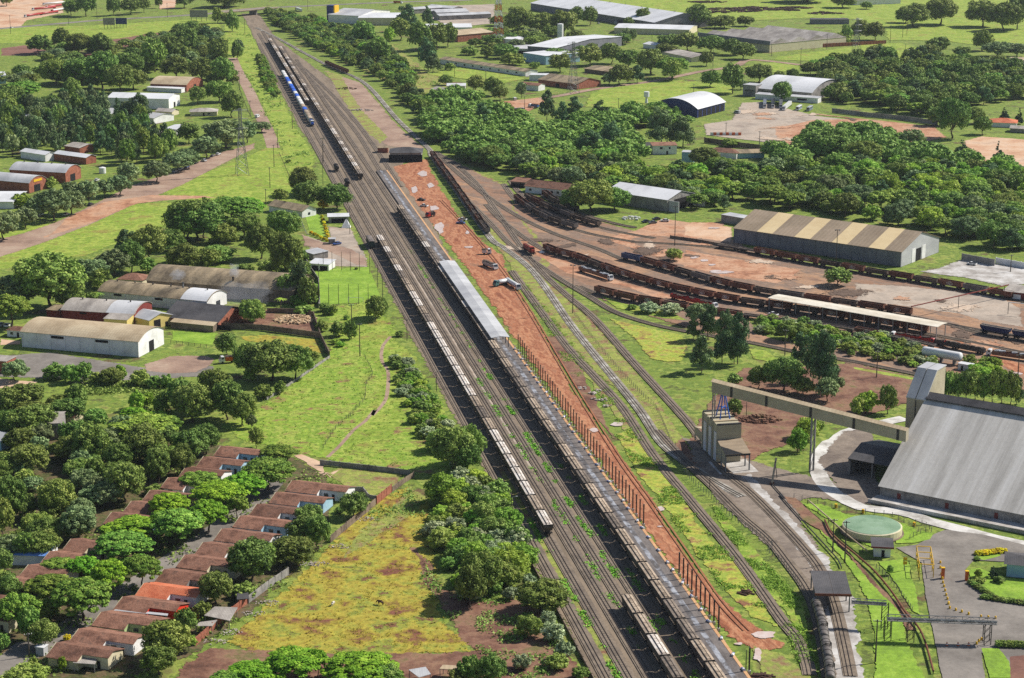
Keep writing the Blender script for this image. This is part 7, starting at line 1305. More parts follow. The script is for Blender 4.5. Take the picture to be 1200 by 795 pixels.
# ================================================================== ANIMALS
def skin_animal(name, label, cat, c, rz, s, m):
    V_ = [(0, 0, .95), (.55, 0, 1.0), (-.55, 0, 1.0), (.85, 0, 1.05), (1.15, 0, .8), (1.35, 0, .5), (1.42, 0, .32), (-.78, 0, .9), (-.86, 0, .5)]; E_ = [(0, 1), (0, 2), (1, 3), (3, 4), (4, 5), (5, 6), (2, 7), (7, 8)]; Rr = [.34, .32, .33, .2, .15, .13, .08, .05, .03]
    for x, kx in ((.55, .03), (-.6, -.08)):
        for y in (-.2, .2):
            b_ = len(V_); V_ += [(x, y, .75), (x + kx, y, .4), (x, y, .04)]; Rr += [.13, .08, .06]; E_ += [(1 if x > 0 else 2, b_), (b_, b_ + 1), (b_ + 1, b_ + 2)]
    me = bpy.data.meshes.new(name); me.from_pydata(V_, E_, []); o = bpy.data.objects.new(name, me); COL.objects.link(o)
    md = o.modifiers.new('skin', 'SKIN'); sv = me.skin_vertices[0].data
    for i, r in enumerate(Rr): sv[i].radius = (r, r)
    sv[0].use_root = True; o.modifiers.new('sub', 'SUBSURF').levels = 1; o.modifiers['sub'].render_levels = 1
    me.materials.append(m); o.location = c; o.rotation_euler = (0, 0, rz); o.scale = (s, s, s); return tag(o, label, cat)
skin_animal('cow', 'dark brown cow grazing on the yellow pasture', 'cow', T('V', 428, 368), R(150), 1.15, flat('brown_hide', (84, 54, 42)))
skin_animal('calf', 'white calf grazing alone on the yellow pasture', 'calf', T('V', 150, 372), R(70), .95, flat('white_hide', (214, 206, 194)))
# ================================================================== VEGETATION
def leafmat(name, cols, transl=0.1, rand=0.24, sc=0.35):
    return mat(name, cols, sc, 0.65, 2.5, 0.3, obj_rand=rand, transl=transl, spec=0.15)
LF = {'mango': leafmat('dark_mango_leaves', [S(77, 104, 47), S(111, 141, 62), S(160, 184, 98)]),
      'flame': leafmat('bright_feathery_leaves', [S(89, 143, 36), S(117, 173, 44), S(162, 207, 70)], .15, .18),
      'spread': leafmat('mid_green_leaves', [S(85, 128, 47), S(115, 160, 59), S(164, 199, 89)]),
      'round': leafmat('green_leaves', [S(85, 119, 53), S(117, 156, 68), S(164, 190, 100)]),
      'grey': leafmat('grey_green_leaves', [S(98, 124, 83), S(128, 156, 100), S(169, 190, 132)]),
      'euc': leafmat('bluish_dark_leaves', [S(70, 102, 68), S(96, 132, 81), S(134, 164, 109)]),
      'bush': leafmat('shrub_leaves', [S(96, 130, 57), S(130, 166, 74), S(173, 199, 109)], .15, .28),
      'pale': leafmat('pale_silvery_leaves', [S(136, 158, 111), S(169, 188, 139), S(194, 209, 166)]),
      'lime': leafmat('lime_green_leaves', [S(113, 160, 51), S(145, 192, 68), S(181, 218, 102)], .2),
      'yellow': leafmat('yellow_hedge_leaves', [S(214, 203, 25), S(243, 233, 38), S(245, 245, 74)], .2),
      'conif': leafmat('dark_conifer_needles', [S(44, 70, 49), S(62, 89, 59), S(89, 115, 79)], .1)}
def tint(m, amt=.035):                                       # every tree its own hue
    n, l = m.node_tree.nodes, m.node_tree.links; oi = n.new('ShaderNodeObjectInfo'); h_ = n.new('ShaderNodeHueSaturation'); mr = n.new('ShaderNodeMapRange'); mr.inputs['To Min'].default_value = .49 - amt; mr.inputs['To Max'].default_value = .5 + amt * .2
    fr = n.new('ShaderNodeMath'); fr.operation = 'FRACT'; mu = n.new('ShaderNodeMath'); mu.operation = 'MULTIPLY'; mu.inputs[1].default_value = 7.31; l.new(oi.outputs['Random'], mu.inputs[0]); l.new(mu.outputs[0], fr.inputs[0]); l.new(fr.outputs[0], mr.inputs['Value']); l.new(mr.outputs[0], h_.inputs['Hue'])
    for lk in [k for k in l if k.to_socket.name in ('Base Color',) or (k.to_node.type == 'BSDF_TRANSLUCENT' and k.to_socket.name == 'Color')]:
        src, dst = lk.from_socket, lk.to_socket; l.remove(lk)
        if not h_.inputs['Color'].is_linked: l.new(src, h_.inputs['Color'])
        l.new(h_.outputs[0], dst)
for k_ in LF: tint(LF[k_])
BARK = mat('grey_brown_bark', [S(72, 60, 50), S(102, 88, 74), S(126, 110, 94)], 0.8, 0.95)
ICO = None
def ico():
    global ICO
    if ICO is None:
        bm = bmesh.new(); bmesh.ops.create_icosphere(bm, subdivisions=1, radius=1); ICO = (np.array([v.co[:] for v in bm.verts]), [tuple(v.index for v in f.verts) for f in bm.faces]); bm.free()
    return ICO
def leaves(rng, P, N, size, flatz=0.0):
    """one bent leaf clump (two triangles) per point, roughly facing N"""
    n = len(P); rnd = rng.normal(size=(n, 3)); nn = N + rnd * 0.5; nn[:, 2] += flatz; nn /= np.linalg.norm(nn, axis=1)[:, None]
    t = np.cross(nn, rng.normal(size=(n, 3))); t /= np.linalg.norm(t, axis=1)[:, None] + 1e-9; b = np.cross(nn, t)
    s = size * rng.uniform(.55, 1.35, n)[:, None]; q = rng.uniform(.6, 1.0, n)[:, None]
    up = nn * s * rng.uniform(-.35, .35, n)[:, None]
    V = np.stack([P - t * s, P - b * s * q + up, P + t * s, P + b * s * q - up * .5], 1).reshape(-1, 3)
    i = np.arange(n) * 4
    Fc = np.concatenate([np.stack([i, i + 1, i + 2], 1), np.stack([i, i + 2, i + 3], 1)])
    return V, Fc
def crown_mesh(name, clumps, leafn, size, m, seed, flatz=0.0, core=.78):
    """clumps: (x,y,z,r,squash)"""
    rng = np.random.default_rng(seed); C = np.array([c[:3] for c in clumps]); Rr = np.array([c[3] for c in clumps]); Q = np.array([c[4] for c in clumps])
    AV, AF, o = [], [], 0
    iv, jf = ico()
    for i in range(len(C)):
        n = int(leafn * min(2.5, (Rr[i] / np.median(Rr)) ** 2))
        d = rng.normal(size=(n, 3)); d /= np.linalg.norm(d, axis=1)[:, None]; d[:, 2] = np.where(rng.random(n) < .3, np.abs(d[:, 2]), d[:, 2])
        k = rng.uniform(.78, 1.12, n)[:, None]; p = C[i] + d * k * Rr[i] * np.array([1, 1, Q[i]])
        keep = np.ones(n, bool)
        for j in range(len(C)):
            if j != i: keep &= np.linalg.norm((p - C[j]) / np.array([1, 1, Q[j]]), axis=1) > Rr[j] * .74
        p, d = p[keep], d[keep]
        if len(p):
            v, f = leaves(rng, p, d, size, flatz); AV.append(v); AF.append(f + o); o += len(v)
        if core:
            cv = C[i] + iv * (Rr[i] * core) * np.array([1, 1, Q[i]]) * rng.uniform(.85, 1.1, (len(iv), 1)); AV.append(cv); AF.append(np.array(jf) + o); o += len(cv)
    V = np.concatenate(AV); Fc = np.concatenate(AF); me = bpy.data.meshes.new(name)
    me.vertices.add(len(V)); me.vertices.foreach_set('co', V.ravel()); me.loops.add(Fc.size); me.loops.foreach_set('vertex_index', Fc.ravel().astype(np.int32))
    me.polygons.add(len(Fc)); me.polygons.foreach_set('loop_start', np.arange(0, Fc.size, 3, dtype=np.int32)); me.polygons.foreach_set('loop_total', np.full(len(Fc), 3, np.int32)); me.update(calc_edges=True)
    me.materials.append(m); return me
def trunk_mesh(h, r, seed, limbs=5, spread=.5, topz=.75):
    rg = random.Random(seed); mb = MB(); p = Vector((0, 0, -.02)); rr = r
    for i in range(4):
        q = p + Vector((rg.uniform(-.03, .03), rg.uniform(-.03, .03), h / 4)); mb.tube(p, q, rr, rr * .82, 7, False); p = q; rr *= .82
    for k in range(limbs):
        a = 6.28 * k / limbs + rg.uniform(-.4, .4); st = Vector((0, 0, h * rg.uniform(.7, 1.0))); mid = st + Vector((math.cos(a) * spread * .45, math.sin(a) * spread * .45, (topz - h) * .4)); e = st + Vector((math.cos(a) * spread, math.sin(a) * spread, (topz - h) * .85))
        mb.tube(st, mid, r * .55, r * .36, 5, False); mb.tube(mid, e, r * .36, r * .12, 5, False)
    me = bpy.data.meshes.new('trunk'); me.from_pydata(mb.v, [], mb.f); me.materials.append(BARK); return me
# unit trees: width 1 (radius .5), height 1
def mk(kind, seed, hi):
    rg = random.Random(seed * 31 + 5); cl = []
    def ring(n, rad, z, r, sq, jit=.05):
        a0 = rg.random() * 6.28
        for i in range(n):
            a = a0 + 6.28 * i / n + rg.uniform(-.25, .25); q = rad * rg.uniform(.85, 1.15)
            cl.append((q * math.cos(a), q * math.sin(a), z + rg.uniform(-jit, jit), r * rg.uniform(.8, 1.2), sq))
    th, limbs, topz, tr = .25, 5, .7, .03
    ls = .040; flatz = 0
    def shell(n, cx, cz, rx, rz_, r, sq, zlo=-.6):
        g = 2.39996; a0 = rg.random() * 6.28
        for i in range(n):
            z = 1 - (1 - zlo) * (i + .5) / n; q = math.sqrt(max(0, 1 - z * z)); a = a0 + g * i; k = rg.uniform(.82, 1.08)
            cl.append((q * rx * k * math.cos(a) + rg.uniform(-.03, .03), q * rx * k * math.sin(a) + rg.uniform(-.03, .03), cz + z * rz_ * k, r * rg.uniform(.7, 1.35), sq))
    if kind in ('mango', 'round', 'grey'):
        cl.append((0, 0, .56, .33, 1.05)); n = 40 if hi else 26
        shell(n, 0, .54, .37, .37, .105 if hi else .13, 1.0)
        for i in range(3): a = rg.random() * 6.28; cl.append((.3 * math.cos(a), .3 * math.sin(a), rg.uniform(.4, .75), rg.uniform(.14, .19), 1.0))
        if kind == 'grey': cl[:] = [(x, y, z, r * .82, q) for x, y, z, r, q in cl]
    elif kind in ('flame', 'spread'):
        cl.append((0, 0, .6, .3, .7)); n = 40 if hi else 24
        shell(n, 0, .58, .42, .27, .1 if hi else .13, .6, -.25); ring(9, .45, .5, .08, .55, .1); th, topz, tr = .42, .7, .03; flatz = .6; limbs = 7
    elif kind == 'euc':
        for i in range(30 if hi else 20):
            f_ = i / (29 if hi else 19); a = rg.random() * 6.28; q = (.33 - .22 * f_ ** 1.5) * rg.uniform(.35, 1.25); cl.append((q * math.cos(a), q * math.sin(a), .24 + .7 * f_, rg.uniform(.08, .16) * (1.2 - .5 * f_), .8))
        for i in range(4): cl.append((0, 0, .35 + .15 * i, .17 - .03 * i, .8))
        th, topz, tr = .5, .95, .02
    elif kind in ('bush', 'pale', 'lime', 'yellow'):
        cl.append((0, 0, .42, .3, 1.1)); shell(22 if hi else 16, 0, .42, .36, .42, .13, 1.1, -.5); th, topz, limbs = .3, .5, 3
    elif kind == 'conif':
        for i in range(9):
            f_ = i / 8; n = max(1, int(6 * (1 - f_)))
            for j in range(n): a = rg.random() * 6.28; q = .36 * (1 - f_) * rg.uniform(.6, 1.1); cl.append((q * math.cos(a), q * math.sin(a), .16 + .8 * f_, .14 * (1.1 - .7 * f_), .5))
        th, topz, limbs = .9, .9, 0
    leafn = {True: 130, False: 55, None: 26}[hi]; ls = ls * (.6 if hi else 1.05 if hi is False else 1.5)
    if kind in ('euc', 'conif'): ls *= .9
    if kind in ('bush', 'pale', 'lime', 'yellow'): ls *= 1.25; leafn *= 1.1
    cm = crown_mesh('crown', cl, leafn, ls, LF[kind], seed, flatz, .62 if kind in ('euc', 'grey') else .7)
    return cm, trunk_mesh(th, tr, seed, limbs, .3, topz)
LIB = {}
def tmesh(kind, v, hi):
    key = (kind, v, hi)
    if key not in LIB: LIB[key] = mk(kind, v * 7 + sum(ord(c) for c in kind) + (3 if hi else 0), hi)
    return LIB[key]
ADJ = {'mango': 'dense dark tree', 'round': 'round green tree', 'grey': 'grey green tree', 'flame': 'bright feathery tree', 'spread': 'broad spreading tree', 'euc': 'tall bluish tree', 'bush': 'rounded shrub', 'pale': 'pale silvery shrub', 'lime': 'lime green tree', 'yellow': 'clipped yellow hedge', 'conif': 'dark pointed conifer'}
NAME = {'mango': 'mango_tree', 'round': 'round_tree', 'grey': 'street_tree', 'flame': 'flame_tree', 'spread': 'spreading_tree', 'euc': 'tall_tree', 'bush': 'shrub', 'pale': 'shrub', 'lime': 'bushy_tree', 'yellow': 'hedge', 'conif': 'conifer'}
rt = random.Random(21)
QUEUE = []
def plant(kind, c, wd, ht, group, x):
    QUEUE.append((kind, c, wd, ht, group, x))
def tr(place, items):
    """items: (sheet, x, ytop, ybottom, width, kind) as sighted"""
    for k, x, y0, y1, wpx, kind in items:
        s = SHEET[k][2]; b0 = T(k, x, y1); dp = dep_at(b0); wd = wpx / s / scale_at(b0)
        yb = y1 - .42 * wpx * math.sin(dp) * (.9 if kind in ('bush', 'pale', 'lime', 'yellow') else .55)
        b0 = T(k, x, yb); sc = scale_at(b0) * s
        hp = (yb - y0) - .25 * wpx * math.sin(dp); ht = max(hp / sc / math.cos(dp), wd * .45)
        plant(kind, b0, wd, ht, place, px(k, x, yb)[0])
def inside(p, poly):
    r = False; n = len(poly)
    for i in range(n):
        a, b = poly[i], poly[(i + 1) % n]
        if (a[1] > p[1]) != (b[1] > p[1]) and p[0] < (b[0] - a[0]) * (p[1] - a[1]) / (b[1] - a[1]) + a[0]: r = not r
    return r
def fill(place, poly, spacing, wd, ht, kinds, jit=.45, keep=1.0):
    W_ = [at(p) for p in poly]; q = [(p.x, p.y) for p in W_]; x0, x1 = min(a[0] for a in q), max(a[0] for a in q); y0, y1 = min(a[1] for a in q), max(a[1] for a in q)
    y = y0; r = 0
    while y < y1:
        x = x0 + (spacing / 2 if r % 2 else 0)
        while x < x1:
            p = (x + rt.uniform(-jit, jit) * spacing, y + rt.uniform(-jit, jit) * spacing)
            if place == 'in the dense wood behind the yard':
                dz = math.cos(PIT) * p[1] + math.sin(PIT) * HC; qx, qy = 600 + F * p[0] / dz, 397.5 - F * (math.sin(PIT) * p[1] - math.cos(PIT) * HC) / dz
                if 748 < qx < 905 and 150 < qy < 204: x += spacing; continue
            if inside(p, q) and rt.random() < keep:
                k = rt.choice(kinds); s = rt.uniform(.75, 1.3)
                plant(k, Vector((p[0], p[1], 0)), wd * s, ht * s * rt.uniform(.85, 1.15), place, 600 + F * p[0] / p[1])
            x += spacing
        y += spacing * .87; r += 1
tr('in the street between the terraces', [('R', 665, 305, 540, 300, 'spread'), ('R', 730, 238, 380, 210, 'spread'), ('R', 525, 395, 600, 270, 'flame'), ('R', 385, 440, 650, 300, 'flame'), ('R', 270, 395, 540, 230, 'spread'), ('R', 100, 512, 700, 240, 'flame'), ('R', 320, 555, 780, 230, 'flame'), ('R', 150, 600, 860, 330, 'spread'), ('R', 490, 530, 700, 130, 'spread'), ('S', 700, -60, 180, 330, 'spread'), ('S', 800, 75, 310, 220, 'spread'), ('S', 620, 100, 350, 230, 'flame'), ('S', 470, 92, 250, 160, 'flame'), ('S', 340, 100, 240, 200, 'spread'), ('S', 470, 200, 500, 330, 'spread'), ('S', 290, 190, 400, 260, 'spread'), ('S', 110, 295, 560, 230, 'spread'), ('S', 280, 340, 480, 120, 'round'), ('S', 170, 390, 600, 130, 'round'), ('S', 250, 455, 640, 190, 'mango')])
tr('behind the right terrace', [('T', 555, -5, 275, 300, 'mango'), ('T', 775, -20, 180, 280, 'mango'), ('T', 350, 180, 390, 220, 'mango'), ('T', 70, 450, 720, 300, 'mango'), ('T', 30, 600, 790, 200, 'mango'), ('T', 180, 400, 560, 145, 'round'), ('T', 200, 540, 650, 90, 'spread'), ('T', 510, 245, 360, 160, 'bush'), ('T', 275, 350, 460, 110, 'bush'), ('R', 910, 595, 740, 180, 'mango'), ('R', 880, 655, 860, 240, 'mango'), ('U', 275, 472, 640, 185, 'mango'), ('U', 60, 600, 830, 180, 'mango'), ('R', 555, 680, 750, 95, 'bush'), ('U', 185, 565, 610, 70, 'bush'), ('T', 640, 20, 200, 120, 'round')])
tr('in the dark garden block at left', [('Q', 190, 10, 240, 300, 'mango'), ('Q', 50, 40, 230, 170, 'mango'), ('Q', 400, -30, 130, 230, 'mango'), ('Q', 560, 40, 170, 140, 'round'), ('Q', 530, 118, 380, 250, 'mango'), ('Q', 350, 230, 345, 120, 'spread'), ('Q', 820, 60, 270, 380, 'spread'), ('Q', 830, 128, 390, 290, 'mango'), ('Q', 920, 268, 500, 180, 'mango'), ('Q', 730, 345, 610, 260, 'mango'), ('Q', 700, 230, 430, 200, 'mango'), ('Q', 170, 240, 450, 260, 'mango'), ('Q', 560, 330, 470, 110, 'round'), ('Q', 490, 385, 540, 190, 'grey'), ('Q', 560, 480, 630, 210, 'grey'), ('Q', 60, 430, 720, 230, 'mango'), ('Q', 340, 450, 700, 230, 'round'), ('Q', 150, 400, 520, 150, 'round'), ('Q', 220, 640, 800, 200, 'round'), ('Q', 460, 600, 830, 250, 'grey'), ('Q', 20, 300, 460, 150, 'mango'), ('Q', 130, 740, 860, 180, 'mango'), ('Q', 20, 560, 800, 150, 'mango'), ('Q', 330, 680, 830, 160, 'mango'), ('R', 310, 120, 320, 170, 'mango'), ('R', 220, 148, 360, 230, 'mango'), ('R', 165, 243, 450, 180, 'mango'), ('R', 30, 258, 470, 140, 'mango'), ('R', 60, 60, 220, 220, 'spread'), ('Q', 900, 480, 560, 130, 'bush'), ('S', 150, 735, 870, 260, 'bush'), ('S', 60, 790, 900, 120, 'bush'), ('S', 20, 540, 650, 90, 'round'), ('S', 50, 190, 300, 100, 'round'), ('S', 55, -20, 120, 110, 'mango'), ('S', 150, -30, 150, 130, 'round'), ('S', 355, 670, 760, 50, 'lime'), ('S', 190, 670, 760, 70, 'bush'), ('S', 380, 545, 590, 50, 'yellow'), ('Q', 950, 620, 800, 190, 'flame'), ('Q', 770, 650, 860, 320, 'flame'), ('S', 20, 60, 210, 120, 'mango')])
tr('along the bottom edge', [('T', 800, 600, 830, 340, 'flame'), ('T', 560, 680, 870, 300, 'flame'), ('T', 420, 740, 900, 200, 'spread'), ('V', 300, 645, 880, 430, 'flame'), ('V', 60, 610, 800, 140, 'flame'), ('V', 470, 712, 900, 240, 'round'), ('X', 175, 640, 850, 190, 'mango'), ('X', 50, 650, 850, 160, 'bush'), ('V', 880, 730, 850, 130, 'mango')])
tr('in the thicket left of the tracks', [('U', 790, 343, 580, 235, 'lime'), ('U', 850, 90, 370, 270, 'round'), ('U', 760, 110, 260, 170, 'bush'), ('U', 930, 180, 380, 180, 'round'), ('W', 50, 80, 330, 180, 'bush'), ('X', 470, 205, 440, 330, 'round'), ('X', 400, 405, 580, 170, 'bush'), ('X', 400, 175, 280, 110, 'pale'), ('X', 540, 455, 600, 150, 'pale'), ('X', 510, 390, 500, 100, 'pale'), ('X', 290, 250, 350, 100, 'pale'), ('X', 600, 560, 700, 120, 'pale'), ('X', 350, 640, 760, 120, 'pale'), ('X', 700, 720, 810, 110, 'bush'), ('X', 560, 640, 760, 160, 'bush'), ('X', 120, 30, 340, 260, 'round'), ('X', 290, 10, 250, 260, 'lime'), ('X', 60, 120, 400, 200, 'mango')])
fill('in the thicket left of the tracks', [(512, 590), (540, 560), (585, 575), (610, 640), (622, 670), (600, 690), (560, 705), (535, 695), (515, 660), (505, 625)], 6.0, 8.0, 5.5, ['bush', 'lime', 'round', 'pale', 'bush'])
fill('among the pasture shrubs by the yard edge', [(462, 418), (478, 425), (500, 455), (528, 505), (550, 540), (545, 565), (525, 545), (500, 520), (480, 490), (466, 455)], 5.0, 5.5, 3.2, ['bush', 'pale', 'bush', 'lime'])
tr('in and around the pasture', [('P', 310, 82, 215, 130, 'round'), ('P', 440, 282, 325, 60, 'bush'), ('P', 155, 210, 345, 80, 'bush'), ('P', 80, 225, 330, 110, 'bush'), ('P', 20, 140, 200, 60, 'bush'), ('P', 55, 125, 200, 55, 'bush'), ('P', 130, 190, 225, 40, 'bush'), ('P', 95, 345, 385, 60, 'lime'), ('R', 600, 150, 280, 85, 'round'), ('R', 570, 75, 165, 70, 'grey'), ('O', 840, 400, 460, 60, 'bush'), ('O', 780, 150, 200, 120, 'bush'), ('O', 960, 330, 370, 60, 'lime'), ('O', 880, 220, 300, 90, 'bush')])
tr('beside the tipper truck court', [('O', 590, 322, 600, 380, 'mango'), ('O', 730, 350, 580, 220, 'mango'), ('O', 450, 350, 560, 200, 'mango'), ('O', 325, 293, 440, 140, 'mango'), ('O', 475, 102, 265, 170, 'round'), ('O', 260, 495, 760, 230, 'mango'), ('O', 130, 580, 840, 280, 'mango'), ('O', 330, 560, 820, 220, 'mango'), ('O', 420, 640, 850, 180, 'round'), ('O', 60, 560, 780, 160, 'mango'), ('O', 540, 590, 690, 140, 'bush'), ('O', 460, 500, 590, 90, 'bush'), ('O', 640, 570, 660, 90, 'bush')])
tr('in the scrub below the grey lane', [('N', 90, 450, 590, 170, 'grey'), ('N', 320, 470, 580, 150, 'bush'), ('N', 420, 470, 600, 120, 'bush'), ('N', 490, 455, 590, 100, 'bush'), ('N', 650, 495, 610, 170, 'mango'), ('N', 560, 520, 600, 80, 'bush'), ('N', 820, 505, 620, 140, 'bush'), ('N', 700, 480, 590, 80, 'lime'), ('N', 900, 540, 630, 100, 'bush'), ('N', 970, 530, 630, 80, 'bush'), ('N', 130, 580, 780, 280, 'mango'), ('N', 190, 690, 830, 250, 'mango'), ('N', 450, 590, 760, 130, 'mango'), ('N', 350, 650, 770, 160, 'mango'), ('N', 550, 735, 840, 130, 'mango'), ('N', 40, 660, 800, 120, 'mango'), ('N', 800, 625, 760, 90, 'lime'), ('N', 870, 640, 740, 80, 'lime'), ('N', 940, 640, 780, 100, 'bush'), ('N', 780, 720, 820, 150, 'flame'), ('N', 900, 750, 850, 160, 'flame')])
tr('around the left factory lawn', [('F', 235, 455, 740, 330, 'round'), ('F', 55, 640, 820, 190, 'spread'), ('F', 80, 560, 740, 230, 'grey'), ('F', 420, 480, 620, 190, 'grey'), ('F', 530, 440, 580, 180, 'grey'), ('F', 590, 348, 500, 140, 'euc'), ('F', 610, 400, 560, 150, 'mango'), ('F', 700, 333, 510, 180, 'mango'), ('F', 790, 350, 460, 140, 'round'), ('F', 860, 413, 550, 170, 'mango'), ('F', 880, 210, 420, 250, 'round'), ('F', 950, 200, 400, 150, 'round'), ('F', 965, 440, 540, 130, 'round'), ('F', 430, 640, 720, 60, 'bush'), ('F', 690, 480, 560, 90, 'bush'), ('F', 470, 530, 640, 120, 'bush'), ('F', 330, 600, 740, 160, 'mango')])
tr('in the street tree row at left', [('F', 20, 260, 410, 180, 'grey'), ('F', 120, 248, 350, 130, 'grey'), ('F', 100, 178, 255, 110, 'lime'), ('F', 250, 160, 320, 190, 'grey'), ('F', 330, 165, 290, 150, 'grey'), ('F', 340, 128, 240, 110, 'grey'), ('F', 415, 122, 240, 110, 'grey'), ('F', 490, 118, 210, 100, 'grey'), ('F', 560, 98, 200, 120, 'grey'), ('F', 600, 40, 160, 110, 'grey'), ('F', 730, 30, 140, 140, 'grey'), ('F', 830, -10, 90, 160, 'grey'), ('F', 180, 200, 300, 120, 'grey'), ('F', 240, 105, 165, 70, 'bush'), ('F', 100, 125, 170, 80, 'bush'), ('A', 960, 630, 740, 130, 'grey'), ('A', 1050, 550, 700, 230, 'grey'), ('A', 1150, 560, 670, 110, 'grey'), ('A', 880, 690, 790, 110, 'grey')])
tr('around the station garden', [('G', 620, 60, 200, 150, 'mango'), ('G', 640, 120, 265, 170, 'mango'), ('G', 770, 138, 270, 160, 'round'), ('G', 510, 165, 230, 85, 'round'), ('G', 290, 183, 350, 270, 'spread'), ('G', 360, 190, 310, 150, 'flame'), ('G', 130, 213, 420, 280, 'round'), ('G', 60, 250, 400, 160, 'round'), ('G', 60, 415, 520, 160, 'mango'), ('G', 220, 430, 520, 170, 'bush'), ('G', 420, 320, 500, 170, 'mango'), ('G', 340, 270, 400, 160, 'round'), ('G', 530, 255, 420, 180, 'round'), ('G', 540, 365, 590, 170, 'mango'), ('G', 250, 320, 430, 140, 'bush'), ('G', 600, 490, 700, 130, 'euc'), ('G', 640, 560, 720, 100, 'bush'), ('G', 470, 480, 570, 140, 'bush'), ('G', 540, 560, 690, 130, 'round'), ('G', 955, 665, 785, 100, 'round'), ('G', 720, 690, 740, 60, 'bush'), ('G', 755, 700, 750, 45, 'bush'), ('G', 380, 675, 790, 140, 'round'), ('G', 350, 520, 560, 90, 'bush'), ('G', 866, 528, 542, 20, 'bush'), ('G', 710, 215, 260, 60, 'yellow'), ('G', 590, 430, 520, 110, 'bush')])
for q0, q1, n in (((705, 300), (735, 400), 8), ((655, 375), (730, 412), 6)):
    for i in range(n): f_ = i / (n - 1); plant('yellow', T('G', q0[0] + (q1[0] - q0[0]) * f_, q0[1] + (q1[1] - q0[1]) * f_), 2.6, 1.8, 'along the station garden walk', 0)
tr('in the upper left woods', [('A', 185, 165, 255, 125, 'mango'), ('A', 285, 133, 240, 90, 'mango'), ('A', 370, 155, 260, 140, 'mango'), ('A', 470, 160, 265, 110, 'mango'), ('A', 110, 370, 470, 160, 'spread'), ('A', 25, 440, 560, 110, 'round'), ('A', 60, 400, 520, 150, 'mango'), ('A', 380, 265, 400, 200, 'round'), ('A', 480, 240, 420, 180, 'round'), ('A', 260, 270, 400, 150, 'round'), ('A', 600, 240, 360, 170, 'round'), ('A', 720, 180, 340, 130, 'round'), ('A', 800, 160, 300, 150, 'mango'), ('A', 870, 130, 260, 110, 'round'), ('A', 820, 260, 370, 150, 'mango'), ('A', 960, 120, 200, 120, 'euc'), ('A', 1020, 180, 300, 110, 'mango'), ('A', 940, 270, 390, 120, 'mango'), ('A', 1040, 270, 400, 110, 'round'), ('A', 1020, 370, 480, 140, 'round'), ('A', 1080, 430, 550, 110, 'round'), ('A', 920, 400, 490, 90, 'round'), ('A', 650, 430, 580, 140, 'euc'), ('A', 560, 300, 440, 150, 'mango'), ('A', 620, 320, 420, 150, 'mango'), ('A', 880, 570, 670, 110, 'mango'), ('A', 340, 370, 470, 90, 'round'), ('A', 250, 440, 520, 130, 'round'), ('A', 1110, 185, 260, 60, 'grey'), ('A', 330, 0, 75, 80, 'mango'), ('A', 400, -40, 80, 100, 'mango'), ('A', 610, -10, 70, 90, 'mango'), ('A', 670, -20, 60, 60, 'mango'), ('A', 530, -10, 75, 70, 'round'), ('A', 860, -40, 40, 90, 'mango'), ('A', 30, -30, 30, 70, 'mango'), ('A', 1050, -20, 40, 200, 'bush'), ('A', 740, -20, 40, 40, 'round')])
fill('in the tall grove beside the street', Ps('A', (0, 480), (150, 520), (330, 500), (480, 480), (600, 560), (720, 640), (830, 700), (760, 760), (600, 780), (420, 700), (200, 720), (0, 740)), 11, 9, 13, ['euc', 'euc', 'euc', 'round', 'grey'], keep=.85)
fill('on the bank beside the dirt road', Ps('B', (190, 270), (240, 270), (260, 330), (300, 400), (300, 460), (270, 450), (230, 380)), 7, 6, 4, ['bush', 'bush', 'lime'])
tr('on the left bank near the bridge', [('B', 90, 50, 150, 70, 'bush'), ('B', 110, 190, 280, 60, 'bush'), ('B', 60, 60, 110, 60, 'bush'), ('B', 225, 565, 620, 90, 'grey'), ('B', 20, 30, 110, 60, 'bush'), ('B', 350, 740, 760, 30, 'bush')])
fill('on the wooded cutting bank', Ps('B', (235, 60), (400, 90), (620, 150), (760, 210), (880, 300), (960, 420), (1010, 530), (1130, 650), (1230, 740), (1180, 770), (1060, 660), (960, 560), (840, 420), (720, 340), (560, 270), (420, 190), (280, 120)), 12, 12, 8, ['round', 'bush', 'mango', 'lime', 'euc', 'round'])
fill('in the dense wood behind the yard', Ps('C', (0, 480), (120, 450), (210, 480), (330, 540), (430, 570), (560, 620), (700, 590), (880, 560), (1090, 540), (1190, 560)) + Ps('D', (250, 620), (280, 660), (240, 720), (420, 760), (600, 740), (740, 720)) + Ps('E', (0, 640), (150, 620), (330, 640), (440, 700), (640, 760), (800, 780), (1050, 810)) + [(1210, 205), (1210, 300), (1130, 283), (1060, 270), (1000, 258), (940, 248), (890, 240), (868, 236), (845, 250), (800, 242), (768, 234), (740, 226), (690, 220), (640, 214), (600, 205), (560, 196), (530, 182), (500, 160)], 12.5, 15, 10, ['round', 'spread', 'round', 'mango', 'spread', 'lime', 'euc', 'lime', 'grey'], keep=.9)
